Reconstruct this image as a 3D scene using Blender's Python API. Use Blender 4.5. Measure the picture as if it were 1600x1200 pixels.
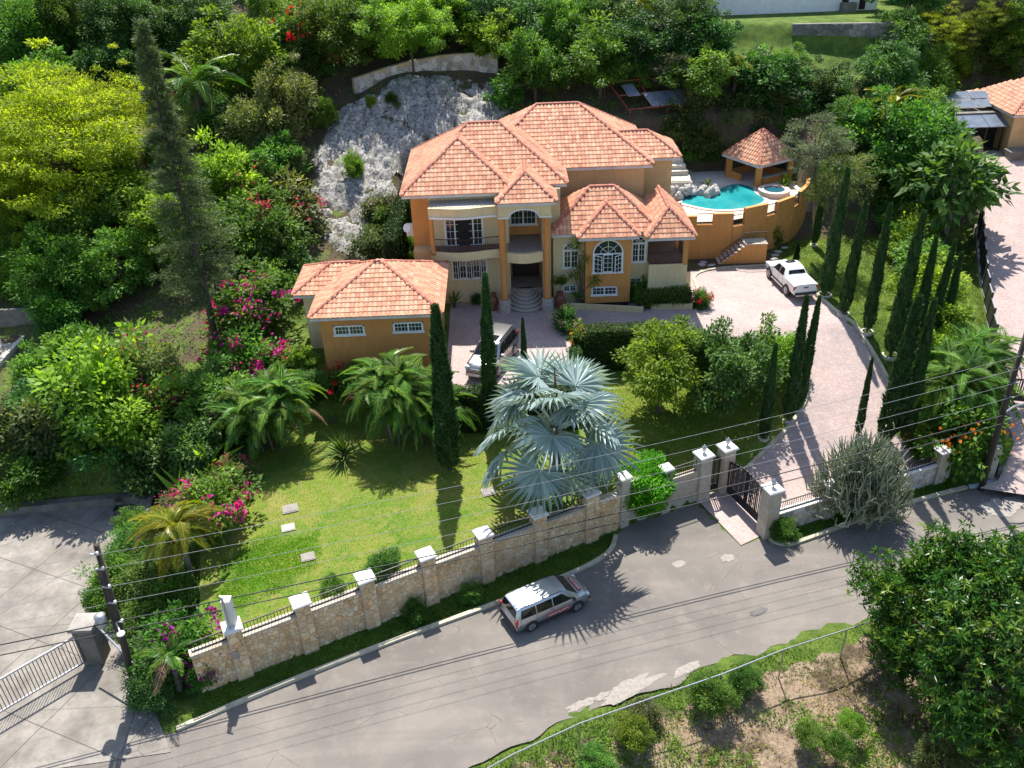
import bpy, bmesh, math, random
import numpy as np
from mathutils import Vector, Matrix, geometry as mgeo
for _o in list(bpy.data.objects): bpy.data.objects.remove(_o)
R = math.radians
scene = bpy.context.scene
COL = scene.collection
# ---------- camera ----------
cam_d = bpy.data.cameras.new('camera'); cam = bpy.data.objects.new('camera', cam_d); COL.objects.link(cam)
cam_d.sensor_width = 36; cam_d.lens = 36 * 1370 / 1600; cam_d.clip_end = 2000; cam_d.clip_start = .5
PITCH, ROLL = 31.523, -2.181
cam.matrix_world = Matrix.Translation((0, 0, 32)) @ Matrix.Rotation(R(90 - PITCH), 4, 'X') @ Matrix.Rotation(R(ROLL), 4, 'Z')
scene.camera = cam
# ---------- sky, sun, exposure ----------
SUN_EL, SUN_AZ = 58.5, -2.0      # azimuth of the sun, from +Y towards +X
w = bpy.data.worlds.new('World'); scene.world = w; w.use_nodes = True
nt = w.node_tree; bg = nt.nodes['Background']; sky = nt.nodes.new('ShaderNodeTexSky')
sky.sky_type = 'NISHITA'; sky.sun_disc = False; sky.sun_elevation = R(SUN_EL); sky.sun_rotation = R(SUN_AZ)
nt.links.new(sky.outputs[0], bg.inputs[0]); bg.inputs[1].default_value = .13
sd = bpy.data.lights.new('sun', 'SUN'); sd.energy = 5.0; sd.angle = R(.53); sd.color = (1, .955, .88)
sun = bpy.data.objects.new('sun', sd); COL.objects.link(sun)
_s = Vector((math.sin(R(SUN_AZ)) * math.cos(R(SUN_EL)), math.cos(R(SUN_AZ)) * math.cos(R(SUN_EL)), math.sin(R(SUN_EL))))
sun.rotation_euler = (-_s).to_track_quat('-Z', 'Y').to_euler(); sun.location = (0, 60, 90)
vs = scene.view_settings; vs.view_transform = 'Standard'; vs.look = 'None'; vs.exposure = 0.9; vs.gamma = 1
scene.cycles.max_bounces = 8; scene.cycles.diffuse_bounces = 4; scene.cycles.transmission_bounces = 4; scene.cycles.transparent_max_bounces = 6
rng = np.random.default_rng(7); random.seed(7)
# ---------- terrain height ----------
def sstep(a, b, x):
    t = np.clip((x - a) / (b - a), 0, 1); return t * t * (3 - 2 * t)
def pdist(poly, X, Y):
    """distance outside a polygon (0 inside)"""
    P = np.array(poly, float); n = len(P)
    d = np.full(X.shape, 1e9); ins = np.zeros(X.shape, bool)
    for i in range(n):
        ax, ay = P[i]; bx, by = P[(i + 1) % n]
        ex, ey = bx - ax, by - ay
        t = np.clip(((X - ax) * ex + (Y - ay) * ey) / (ex * ex + ey * ey + 1e-9), 0, 1)
        d = np.minimum(d, np.hypot(X - ax - t * ex, Y - ay - t * ey))
        c = (ay > Y) != (by > Y)
        with np.errstate(all='ignore'):
            ins ^= c & (X < (bx - ax) * (Y - ay) / (by - ay + 1e-12) + ax)
    return np.where(ins, 0, d), ins, d
def vnoise(X, Y, s, seed=0):
    x = X / s; y = Y / s
    xi = np.floor(x).astype(np.int64); yi = np.floor(y).astype(np.int64); fx = x - xi; fy = y - yi
    fx = fx * fx * (3 - 2 * fx); fy = fy * fy * (3 - 2 * fy)
    def h(a, b):
        n = (a * 374761393 + b * 668265263 + seed * 974711) & 0x7fffffff
        n = ((n ^ (n >> 13)) * 1274126177) & 0x7fffffff
        return ((n ^ (n >> 16)) & 0xffff) / 65535.0
    return (h(xi, yi) * (1 - fx) + h(xi + 1, yi) * fx) * (1 - fy) + (h(xi, yi + 1) * (1 - fx) + h(xi + 1, yi + 1) * fx) * fy - .5
def zramp(Y): return np.interp(Y, [34.8, 39.2, 40.8, 51.8], [.01, .10, .42, 4.0])
def zdrive(X, Y):
    w = np.maximum(sstep(8.5, 13.5, X), 1 - sstep(42.0, 44.4, Y)); return 4 * (1 - w) + zramp(Y) * w
def zlawn(X, Y):
    w = sstep(6.5, 14, X); return 1.9 * (1 - w) + np.minimum(2.8, zramp(Y)) * w
def zlane(X, Y): return .4 + .19 * np.clip(Y - 38.4, 0, 36.5)
DRIVE = [(-3.9,44.6),(3.5,44.6),(3.6,48.9),(4.4,51.9),(8.7,51.7),(11.8,50.0),(13.7,49.2),(15.7,49.0),(18.3,48.9),(18.9,48.3),
    (18.7,46.6),(18.0,45.2),(16.6,43.5),(15.2,42.3),(13.4,40.7),(12.2,39.9),(10.15,38.9),(11.8,34.9),(13.3,35.7),(17.0,37.4),(21.5,39.1),(24.4,40.2),
    (22.9,43.0),(23.5,45.3),(23.7,47.0),(23.4,49.3),(23.0,51.5),(22.4,52.9),(22.0,55.3),(21.2,58.6),(20.4,61.4),(13.9,61.1),(13.2,57.5),(12.6,56.0),(-4.2,57.4),(-4.1,47)]
LAWN = [(-14.3,27.1),(5.3,36.7),(6.0,37.4),(10.1,39.3),(12.0,40.1),(13.3,40.9),(15.1,42.5),(16.5,43.7),(17.8,45.3),(18.5,46.7),(18.6,48.2),(15.5,48.8),(9,50.9),(4.6,50.9),(3.9,48.5),(3.7,43.9),(-4,43.9),(-12.7,45.6),(-15.6,41),(-16.2,34)]
PAD = [(-60,18),(-14.9,23.6),(-16.6,26.2),(-19.5,30),(-20.6,36),(-21.4,40.4),(-46,38.6)]
LANE = [(26.0,38.4),(27.3,38.9),(29.4,41.6),(31.0,47.4),(33.8,55),(37.0,63.5),(41,72),(42.5,77),(56,77),(52,60),(40,44),(33,36)]
ROCK = [(-16.6,66.2),(-16.7,70.8),(-15.4,76.1),(-13.2,79.6),(-9.8,81.1),(-5.3,82.2),(-.1,82.1),(1.6,78.0),(-1,74),(-6,74),(-8.6,70.5),(-8.8,66),(-8.9,62.6),(-11.3,61.2)]
def height(X, Y):
    X = np.asarray(X, float); Y = np.asarray(Y, float)
    Z = np.interp(Y, [28,33,40,50,57,66,80,95,120,170,260], [0,.8,2.0,3.5,4.6,7.2,13.5,20,30,46,66])
    Z = Z + vnoise(X, Y, 9, 1) * 1.3 * sstep(45, 70, Y) + vnoise(X, Y, 3.1, 2) * .5 + vnoise(X, Y, 1.1, 3) * .16
    def flat(poly, zf, bw):
        nonlocal Z
        d, ins, _ = pdist(poly, X, Y); w = 1 - sstep(0, bw, d)
        Z = Z * (1 - w) + zf * w
    flat(PAD, .02 + 0 * X, 2.2)
    flat([(25,41.2),(29.8,44),(31,48),(36,63),(35,67),(25,67),(22,65),(14,63.5),(14,61),(20.4,61.6),(22.4,53),(23.7,48),(23,43)], zramp(Y) + .1, 5.5)
    flat([(-15.6,47),(-4,46),(-4,57),(-6.8,58),(-7,66),(-8.4,66),(-9.2,57),(-15,56)], 4 + 0 * X, 1.2)
    flat([(-7.2,50),(13,50),(13,72),(-7.2,72)], 4 + 0 * X, 1.6)
    flat(LAWN, zlawn(X, Y), .7)
    flat(DRIVE, zdrive(X, Y), .35)
    flat([(36.8,74.5),(57,74.5),(57,90),(36.8,90)], 7.3 + 0 * X, 2.0)
    flat(LANE, zlane(X, Y), 1.2)
    flat([(13.6,64.0),(16.8,63.9),(20.0,65.1),(22.2,66.9),(24.5,70.2),(24.9,75.5),(12,75.5),(13.2,64.4)], 7 + 0 * X, .3)
    flat([(20.5,87.5),(38,84.5),(44,104),(17,104)], 17.2 + 0 * X, 2.0)
    flat([(-90,-40),(90,-40),(90,52),(33,42),(25.5,39.9),(24.9,39.9),(13.6,35.75),(11.8,34.7),(10.2,38.75),(6.9,37.4),(5.9,37.1),(5.45,36.7),(-14.5,26.7),(-19.5,22),(-90,10)], 0 * X, .3)
    return Z
# ---------- materials ----------
MATS = {}
def _new(name):
    m = bpy.data.materials.new(name); m.use_nodes = True; MATS[name] = m
    return m, m.node_tree.nodes, m.node_tree.links, m.node_tree.nodes['Principled BSDF']
def ramp(N, L, fac, stops):
    r = N.new('ShaderNodeValToRGB'); L.new(fac, r.inputs[0]); e = r.color_ramp.elements
    while len(e) < len(stops): e.new(.5)
    for k, (p, c) in enumerate(stops): e[k].position = p; e[k].color = (*c, 1)
    return r.outputs[0]
def noise(N, L, coord, scale, detail=5, rough=.6, dist=0):
    n = N.new('ShaderNodeTexNoise'); n.inputs['Scale'].default_value = scale; n.inputs['Detail'].default_value = detail
    n.inputs['Roughness'].default_value = rough; n.inputs['Distortion'].default_value = dist; L.new(coord, n.inputs['Vector']); return n.outputs['Fac']
def mixc(N, L, fac, a, b, mode='MIX'):
    m = N.new('ShaderNodeMix'); m.data_type = 'RGBA'; m.blend_type = mode
    for s, v in ((0, fac), (6, a), (7, b)):
        if hasattr(v, 'links'): L.new(v, m.inputs[s])
        elif s == 0: m.inputs[0].default_value = v
        else: m.inputs[s].default_value = (*v, 1)
    return m.outputs[2]
def vmath(N, L, op, a, b):
    m = N.new('ShaderNodeMath'); m.operation = op
    for i, v in ((0, a), (1, b)):
        if hasattr(v, 'links'): L.new(v, m.inputs[i])
        else: m.inputs[i].default_value = v
    return m.outputs[0]
def bump(N, L, B, h, strength, dist=.05):
    b = N.new('ShaderNodeBump'); b.inputs['Strength'].default_value = strength; b.inputs['Distance'].default_value = dist
    L.new(h, b.inputs['Height']); L.new(b.outputs[0], B.inputs['Normal'])
def coords(N, world=False):
    return N.new('ShaderNodeNewGeometry').outputs['Position'] if world else N.new('ShaderNodeTexCoord').outputs['Object']
def mat(name, c, c2=None, scale=4, rough=.7, bmp=.0, bscale=30, metal=0, attr=False, spec=.5, world=False, dirt=None, dscale=.8, mid=.5, streak=0):
    """noise-mottled surface; dirt = third colour in larger patches; attr = multiply by the 'Col' attribute of the pieces"""
    m, N, L, B = _new(name); co = coords(N, world)
    c2 = c2 or tuple(x * .8 for x in c)
    col = ramp(N, L, noise(N, L, co, scale), [(mid - .18, c), (mid + .18, c2)])
    if dirt:
        d = ramp(N, L, noise(N, L, co, dscale, 8, .65), [(.52, (0, 0, 0)), (.72, (1, 1, 1))])
        col = mixc(N, L, d, col, dirt)
    if streak:
        mp = N.new('ShaderNodeMapping'); mp.inputs['Scale'].default_value = (5, 5, .35); L.new(co, mp.inputs[0]); d = ramp(N, L, noise(N, L, mp.outputs[0], 1, 6, .65), [(.48, (0, 0, 0)), (.75, (streak,) * 3)]); col = mixc(N, L, d, col, tuple(x * .55 for x in c2))
    if attr:
        a = N.new('ShaderNodeAttribute'); a.attribute_name = 'Col'
        col = mixc(N, L, 1.0, col, a.outputs['Color'], 'MULTIPLY')
    L.new(col, B.inputs['Base Color']); B.inputs['Roughness'].default_value = rough; B.inputs['Metallic'].default_value = metal
    B.inputs['Specular IOR Level'].default_value = spec
    if bmp: bump(N, L, B, noise(N, L, co, bscale, 6), bmp)
    return m
def leafmat(name, dark, mid, light, trans=.35, rough=.55, spec=.25, hue=.045, val=.6):
    """leaf: colour by the leaf's own tone attribute 'v', with a shift per plant; lets light through"""
    m, N, L, B = _new(name)
    a = N.new('ShaderNodeAttribute'); a.attribute_name = 'v'
    col = ramp(N, L, a.outputs['Fac'], [(.05, dark), (.5, mid), (.95, light)])
    oi = N.new('ShaderNodeObjectInfo'); h = N.new('ShaderNodeHueSaturation')
    L.new(vmath(N, L, 'ADD', vmath(N, L, 'MULTIPLY', oi.outputs['Random'], hue), .5 - hue / 2), h.inputs['Hue'])
    L.new(vmath(N, L, 'ADD', vmath(N, L, 'MULTIPLY', vmath(N, L, 'FRACT', vmath(N, L, 'MULTIPLY', oi.outputs['Random'], 7.31), 0), val), 1 - val / 2), h.inputs['Value'])
    L.new(col, h.inputs['Color']); L.new(h.outputs[0], B.inputs['Base Color'])
    B.inputs['Roughness'].default_value = rough; B.inputs['Specular IOR Level'].default_value = spec
    t = N.new('ShaderNodeBsdfTranslucent'); g = mixc(N, L, 1.0, h.outputs[0], (1.5, 1.45, .55), 'MULTIPLY'); L.new(g, t.inputs[0])
    mx = N.new('ShaderNodeMixShader'); mx.inputs[0].default_value = min(.6, trans * 1.25)
    L.new(B.outputs[0], mx.inputs[1]); L.new(t.outputs[0], mx.inputs[2]); L.new(mx.outputs[0], N['Material Output'].inputs[0])
    return m
# ---------- mesh building ----------
class MB:
    def __init__(s): s.v = []; s.f = []; s.c = []; s.col = None
    def add(s, vs, fs, col=None):
        o = len(s.v); s.v += [tuple(p) for p in vs]; s.f += [tuple(i + o for i in f) for f in fs]
        if col is not None or s.col is not None: s.c += [col if col is not None else s.col] * len(vs)
        return s
    def box(s, x0, x1, y0, y1, z0, z1, M=None, col=None):
        v = [(x, y, z) for z in (z0, z1) for y in (y0, y1) for x in (x0, x1)]
        if M is not None: v = [M @ Vector(p) for p in v]
        return s.add(v, [(0, 2, 3, 1), (4, 5, 7, 6), (0, 1, 5, 4), (2, 6, 7, 3), (0, 4, 6, 2), (1, 3, 7, 5)], col)
    def bar(s, a, b, wd, ht=None, col=None, up=(0, 0, 1)):
        """rectangular bar from a to b"""
        a = Vector(a); b = Vector(b); ht = ht or wd; d = (b - a).normalized(); u = Vector(up)
        if abs(d.dot(u)) > .98: u = Vector((0, 1, 0))
        r = d.cross(u).normalized(); u = r.cross(d)
        v = [p + r * i * wd / 2 + u * j * ht / 2 for p in (a, b) for j in (-1, 1) for i in (-1, 1)]
        return s.add(v, [(0, 1, 3, 2), (4, 6, 7, 5), (0, 4, 5, 1), (2, 3, 7, 6), (0, 2, 6, 4), (1, 5, 7, 3)], col)
    def tube(s, pts, rad, n=6, cap=True, col=None):
        """round tube through points; rad = number or list"""
        pts = [Vector(p) for p in pts]; k = len(pts); rad = rad if hasattr(rad, '__len__') else [rad] * k
        vs = []; fs = []; u = None
        for i, p in enumerate(pts):
            d = (pts[min(i + 1, k - 1)] - pts[max(i - 1, 0)]).normalized()
            if u is None: u = d.orthogonal().normalized()
            u = (u - d * u.dot(d)).normalized(); w_ = d.cross(u)
            vs += [p + (u * math.cos(6.28318 * j / n) + w_ * math.sin(6.28318 * j / n)) * rad[i] for j in range(n)]
        for i in range(k - 1):
            for j in range(n):
                a = i * n + j; b = i * n + (j + 1) % n; fs.append((a, b, b + n, a + n))
        if cap: fs += [tuple(range(n))[::-1], tuple(range((k - 1) * n, k * n))]
        return s.add(vs, fs, col)
    def lathe(s, prof, c=(0, 0, 0), n=14, col=None):
        vs = [(c[0] + r * math.cos(6.28318 * j / n), c[1] + r * math.sin(6.28318 * j / n), c[2] + z) for r, z in prof for j in range(n)]
        fs = []
        for i in range(len(prof) - 1):
            for j in range(n):
                a = i * n + j; b = i * n + (j + 1) % n; fs.append((a, b, b + n, a + n))
        fs += [tuple(range(n))[::-1], tuple(range((len(prof) - 1) * n, len(prof) * n))]
        return s.add(vs, fs, col)
    def prism(s, poly, z0, z1, col=None):
        """polygon in xy, extruded in z"""
        n = len(poly); a = sum(poly[i][0] * poly[(i + 1) % n][1] - poly[(i + 1) % n][0] * poly[i][1] for i in range(n))
        if a < 0: poly = poly[::-1]
        v = [(x, y, z0) for x, y in poly] + [(x, y, z1) for x, y in poly]
        f = [tuple(range(n))[::-1], tuple(range(n, 2 * n))] + [(i, (i + 1) % n, n + (i + 1) % n, n + i) for i in range(n)]
        return s.add(v, f, col)
    def xz(s, poly, y0, y1, col=None):
        """polygon in xz, extruded in y"""
        n = len(poly); v = [(x, y0, z) for x, z in poly] + [(x, y1, z) for x, z in poly]
        f = [tuple(range(n)), tuple(range(n, 2 * n))[::-1]] + [(i, n + i, n + (i + 1) % n, (i + 1) % n) for i in range(n)]
        return s.add(v, f, col)
    def mesh(s, name, m=None, smooth=False):
        me = bpy.data.meshes.new(name); me.from_pydata(s.v, [], s.f)
        if s.c:
            a = me.color_attributes.new('Col', 'FLOAT_COLOR', 'POINT')
            a.data.foreach_set('color', np.array([(*c, 1) for c in s.c], np.float32).ravel())
        if m: me.materials.append(MATS[m])
        if smooth: me.polygons.foreach_set('use_smooth', [True] * len(me.polygons))
        me.update(); return me
    def obj(s, name, m, parent=None, smooth=False, **kw):
        return link(name, s.mesh(name, m, smooth), parent, **kw)
def link(name, data, parent=None, loc=None, rz=None, sc=None, **kw):
    o = bpy.data.objects.new(name, data); COL.objects.link(o)
    if parent: o.parent = parent
    if loc is not None: o.location = loc
    if rz is not None: o.rotation_euler = (0, 0, rz)
    if sc is not None: o.scale = sc if hasattr(sc, '__len__') else (sc,) * 3
    for k, v in kw.items():
        if v: o[k] = v
    return o
def thing(name, label, category, loc=(0, 0, 0), rz=0, group=None, sc=None):
    return link(name, None, None, loc, rz, sc, label=label, category=category, group=group)
def struct(name, mb, m, parent=None, smooth=False):
    return mb.obj(name, m, parent, smooth, kind=None if parent else 'structure')
def big_mesh(name, V, F, m=None, v=None, smooth=False, col=None):
    """numpy verts (n,3) and faces (k,q)"""
    V = np.asarray(V, np.float32); F = np.asarray(F, np.int32); q = F.shape[1]
    me = bpy.data.meshes.new(name); me.vertices.add(len(V)); me.vertices.foreach_set('co', V.ravel())
    me.loops.add(F.size); me.loops.foreach_set('vertex_index', F.ravel())
    me.polygons.add(len(F)); me.polygons.foreach_set('loop_start', np.arange(len(F), dtype=np.int32) * q)
    me.polygons.foreach_set('loop_total', np.full(len(F), q, np.int32))
    if smooth: me.polygons.foreach_set('use_smooth', np.ones(len(F), bool))
    if v is not None:
        a = me.attributes.new('v', 'FLOAT', 'POINT'); a.data.foreach_set('value', np.asarray(v, np.float32))
    if col is not None:
        a = me.color_attributes.new('Col', 'FLOAT_COLOR', 'POINT'); a.data.foreach_set('color', np.asarray(col, np.float32).ravel())
    if m: me.materials.append(MATS[m])
    me.update(calc_edges=True); me.validate(); return me
def sheet(poly, zf, step=.7, dz=0.0):
    """surface filling a polygon, draped on zf(x, y)"""
    P = []
    n = len(poly)
    for i in range(n):
        a = poly[i]; b = poly[(i + 1) % n]; k = max(1, int(math.hypot(b[0] - a[0], b[1] - a[1]) / step))
        P += [(a[0] + (b[0] - a[0]) * t / k, a[1] + (b[1] - a[1]) * t / k) for t in range(k)]
    nb = len(P); A = np.array(P); x0, y0 = A.min(0); x1, y1 = A.max(0)
    gx, gy = np.meshgrid(np.arange(x0, x1, step), np.arange(y0, y1, step)); gx = gx.ravel(); gy = gy.ravel()
    _, ins, d = pdist(P, gx, gy); k = ins & (d > step * .35)
    pts = [Vector(p) for p in P] + [Vector((a, b)) for a, b in zip(gx[k], gy[k])]
    vo, _, fo, *_ = mgeo.delaunay_2d_cdt(pts, [(i, (i + 1) % nb) for i in range(nb)], [], 1, 1e-5)
    V = np.array([(p.x, p.y) for p in vo]); Z = zf(V[:, 0], V[:, 1]) + dz
    mb = MB(); F = []
    for f in fo:
        a, b, c = (V[i] for i in f[:3])
        F.append(tuple(f) if (b[0] - a[0]) * (c[1] - a[1]) - (b[1] - a[1]) * (c[0] - a[0]) > 0 else tuple(f)[::-1])
    mb.add([(x, y, z) for (x, y), z in zip(V, Z)], F); return mb
def path_resample(P, step):
    P = np.array(P, float); s = np.r_[0, np.cumsum(np.hypot(*np.diff(P[:, :2], axis=0).T))]
    n = max(2, int(round(s[-1] / step)) + 1); t = np.linspace(0, s[-1], n)
    return np.c_[[np.interp(t, s, P[:, i]) for i in range(P.shape[1])]].T
def smooth_path(P, k=3):
    """corner-cutting"""
    P = np.array(P, float)
    for _ in range(k):
        Q = np.empty((2 * len(P) - 2, P.shape[1])); Q[0::2] = .75 * P[:-1] + .25 * P[1:]; Q[1::2] = .25 * P[:-1] + .75 * P[1:]
        P = np.r_[P[:1], Q, P[-1:]]
    return P
def strip_wall(mb, P, th, z0, z1, col=None):
    """wall along path; z0, z1 numbers or arrays"""
    P = np.array(P, float)[:, :2]; n = len(P); z0 = np.broadcast_to(z0, n); z1 = np.broadcast_to(z1, n)
    T = np.gradient(P, axis=0); T /= np.linalg.norm(T, axis=1)[:, None] + 1e-9; Nn = np.c_[-T[:, 1], T[:, 0]] * th / 2
    v = []; f = []
    for i in range(n):
        a = P[i] + Nn[i]; b = P[i] - Nn[i]
        v += [(*a, z0[i]), (*a, z1[i]), (*b, z1[i]), (*b, z0[i])]
    for i in range(n - 1):
        for j in range(4): f.append((4 * i + j, 4 * i + (j + 1) % 4, 4 * i + 4 + (j + 1) % 4, 4 * i + 4 + j))
    f += [(3, 2, 1, 0), (4 * n - 4, 4 * n - 3, 4 * n - 2, 4 * n - 1)]
    return mb.add(v, f, col)
def copy_tree(o, parent=None):
    c = o.copy(); COL.objects.link(c); c.parent = parent
    for ch in o.children: copy_tree(ch, c)
    return c
def H1(x, y): return float(height(np.array([x]), np.array([y]))[0])
# ---------- surface materials ----------
def ground_mat():
    m, N, L, B = _new('ground'); co = coords(N, True)
    a = N.new('ShaderNodeAttribute'); a.attribute_name = 'Col'; sp = N.new('ShaderNodeSeparateColor'); L.new(a.outputs['Color'], sp.inputs[0])
    n1 = noise(N, L, co, .9, 8, .7); n2 = noise(N, L, co, 6, 6, .7); n3 = noise(N, L, co, .22, 4)
    soil = ramp(N, L, n2, [(.3, (.06, .042, .026)), (.7, (.15, .115, .075))])
    grass = mixc(N, L, ramp(N, L, n1, [(.4, (0, 0, 0)), (.62, (1, 1, 1))]), (.05, .10, .014), (.13, .19, .03))
    grass = mixc(N, L, ramp(N, L, n2, [(.55, (0, 0, 0)), (.7, (1, 1, 1))]), grass, (.16, .15, .06))
    dirt = ramp(N, L, n2, [(.3, (.20, .135, .09)), (.52, (.30, .22, .15)), (.72, (.42, .34, .26))])
    g = vmath(N, L, 'ADD', sp.outputs[0], vmath(N, L, 'MULTIPLY', vmath(N, L, 'SUBTRACT', n1, .5), 1.1))
    c = mixc(N, L, ramp(N, L, g, [(.42, (0, 0, 0)), (.58, (1, 1, 1))]), soil, grass)
    d = vmath(N, L, 'ADD', sp.outputs[1], vmath(N, L, 'MULTIPLY', vmath(N, L, 'SUBTRACT', n1, .5), 1.4))
    c = mixc(N, L, ramp(N, L, d, [(.42, (0, 0, 0)), (.58, (1, 1, 1))]), c, dirt)
    L.new(c, B.inputs['Base Color']); B.inputs['Roughness'].default_value = .95; B.inputs['Specular IOR Level'].default_value = .2
    bump(N, L, B, noise(N, L, co, 9, 8, .75), .9, .12)
ground_mat()
def lawn_mat():
    m, N, L, B = _new('lawn'); co = coords(N, True)
    n1 = noise(N, L, co, .33, 4, .6, .6); n2 = noise(N, L, co, 2.2, 7, .75); n3 = noise(N, L, co, 26, 4, .7)
    c = ramp(N, L, n1, [(.38, (.085, .18, .016)), (.56, (.155, .21, .027)), (.72, (.245, .235, .06))])
    c = mixc(N, L, ramp(N, L, n2, [(.45, (0, 0, 0)), (.68, (.75, .75, .75))]), c, (.27, .225, .085))
    c = mixc(N, L, .55, c, ramp(N, L, n3, [(.3, (.35, .35, .3)), (.7, (1.5, 1.5, 1.3))]), 'MULTIPLY')
    L.new(c, B.inputs['Base Color']); B.inputs['Roughness'].default_value = .9; B.inputs['Specular IOR Level'].default_value = .2
    bump(N, L, B, n3, .8, .06)
lawn_mat()
def road_mat():
    m, N, L, B = _new('asphalt'); co = coords(N, True)
    big = noise(N, L, co, .16, 5, .6, .4); mid = noise(N, L, co, 1.1, 8, .7); fine = noise(N, L, co, 45, 3, .8)
    c = ramp(N, L, big, [(.36, (.132, .118, .104)), (.55, (.182, .162, .142)), (.68, (.235, .207, .176))])
    c = mixc(N, L, ramp(N, L, mid, [(.5, (0, 0, 0)), (.78, (.8, .8, .8))]), c, (.245, .212, .175))
    c = mixc(N, L, .5, c, ramp(N, L, fine, [(.25, (.55, .55, .55)), (.75, (1.4, 1.4, 1.4))]), 'MULTIPLY')
    mp = N.new('ShaderNodeMapping'); mp.inputs['Rotation'].default_value = (0, 0, R(-26)); mp.inputs['Scale'].default_value = (.04, .9, 1); L.new(co, mp.inputs[0])
    tr = noise(N, L, mp.outputs[0], 1.3, 3, .5); c = mixc(N, L, ramp(N, L, tr, [(.42, (0, 0, 0)), (.65, (.35, .35, .35))]), c, (.125, .112, .10))
    # cracks
    v = N.new('ShaderNodeTexVoronoi'); v.feature = 'DISTANCE_TO_EDGE'; v.inputs['Scale'].default_value = .35; L.new(co, v.inputs['Vector'])
    ck = vmath(N, L, 'MULTIPLY', ramp(N, L, v.outputs[0], [(.0, (1, 1, 1)), (.006, (0, 0, 0))]), ramp(N, L, mid, [(.5, (0, 0, 0)), (.6, (1, 1, 1))]))
    c = mixc(N, L, ck, c, (.05, .045, .04))
    L.new(c, B.inputs['Base Color']); B.inputs['Roughness'].default_value = .88; B.inputs['Specular IOR Level'].default_value = .3
    bump(N, L, B, fine, .35, .02)
road_mat()
def paver_mat(name, a, b, rot):
    m, N, L, B = _new(name); co = coords(N, True)
    mp = N.new('ShaderNodeMapping'); mp.inputs['Rotation'].default_value = (0, 0, R(rot)); L.new(co, mp.inputs[0])
    t = N.new('ShaderNodeTexBrick'); L.new(mp.outputs[0], t.inputs['Vector']); t.inputs['Scale'].default_value = 2.6; t.inputs['Mortar Size'].default_value = .012
    t.inputs['Color1'].default_value = (*a, 1); t.inputs['Color2'].default_value = (*b, 1); t.inputs['Mortar'].default_value = (.2, .15, .13, 1); t.inputs['Bias'].default_value = -.1
    n = noise(N, L, co, .5, 6, .65); n2 = noise(N, L, co, 9, 3, .7)
    c = mixc(N, L, .6, t.outputs[0], ramp(N, L, n, [(.3, (.72, .74, .76)), (.7, (1.18, 1.12, 1.1))]), 'MULTIPLY')
    c = mixc(N, L, .5, c, ramp(N, L, n2, [(.3, (.7, .68, .68)), (.7, (1.3, 1.3, 1.3))]), 'MULTIPLY')
    L.new(c, B.inputs['Base Color']); B.inputs['Roughness'].default_value = .85; B.inputs['Specular IOR Level'].default_value = .3
    bump(N, L, B, t.outputs['Fac'], -.3, .01)
paver_mat('paving', (.44, .355, .325), (.36, .285, .265), 35)
paver_mat('lane_paving', (.44, .35, .32), (.36, .28, .255), 10)
mat('concrete', (.30, .275, .245), (.20, .18, .16), 1.3, .9, .4, 20, world=True, dirt=(.44, .40, .36), dscale=.35)
mat('concrete_wall', (.22, .20, .17), (.13, .12, .10), 2, .9, .5, 15, world=True, dirt=(.09, .085, .07), dscale=.9)
mat('kerb_paint', (.50, .46, .34), (.40, .36, .26), 3, .8, .2, 30, world=True, dirt=(.26, .23, .17), dscale=1.2)
mat('kerb_blue', (.50, .55, .62), (.38, .42, .5), 3, .8, world=True)
mat('plaster_patch', (.31, .28, .245), (.22, .195, .17), 6, .9, .3, 30, world=True)
mat('tar_patch', (.10, .094, .088), (.14, .13, .12), 3, .9, .3, 40, world=True)
mat('white_stone', (.62, .58, .50), (.46, .42, .35), 5, .8, .3, 20)
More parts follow.
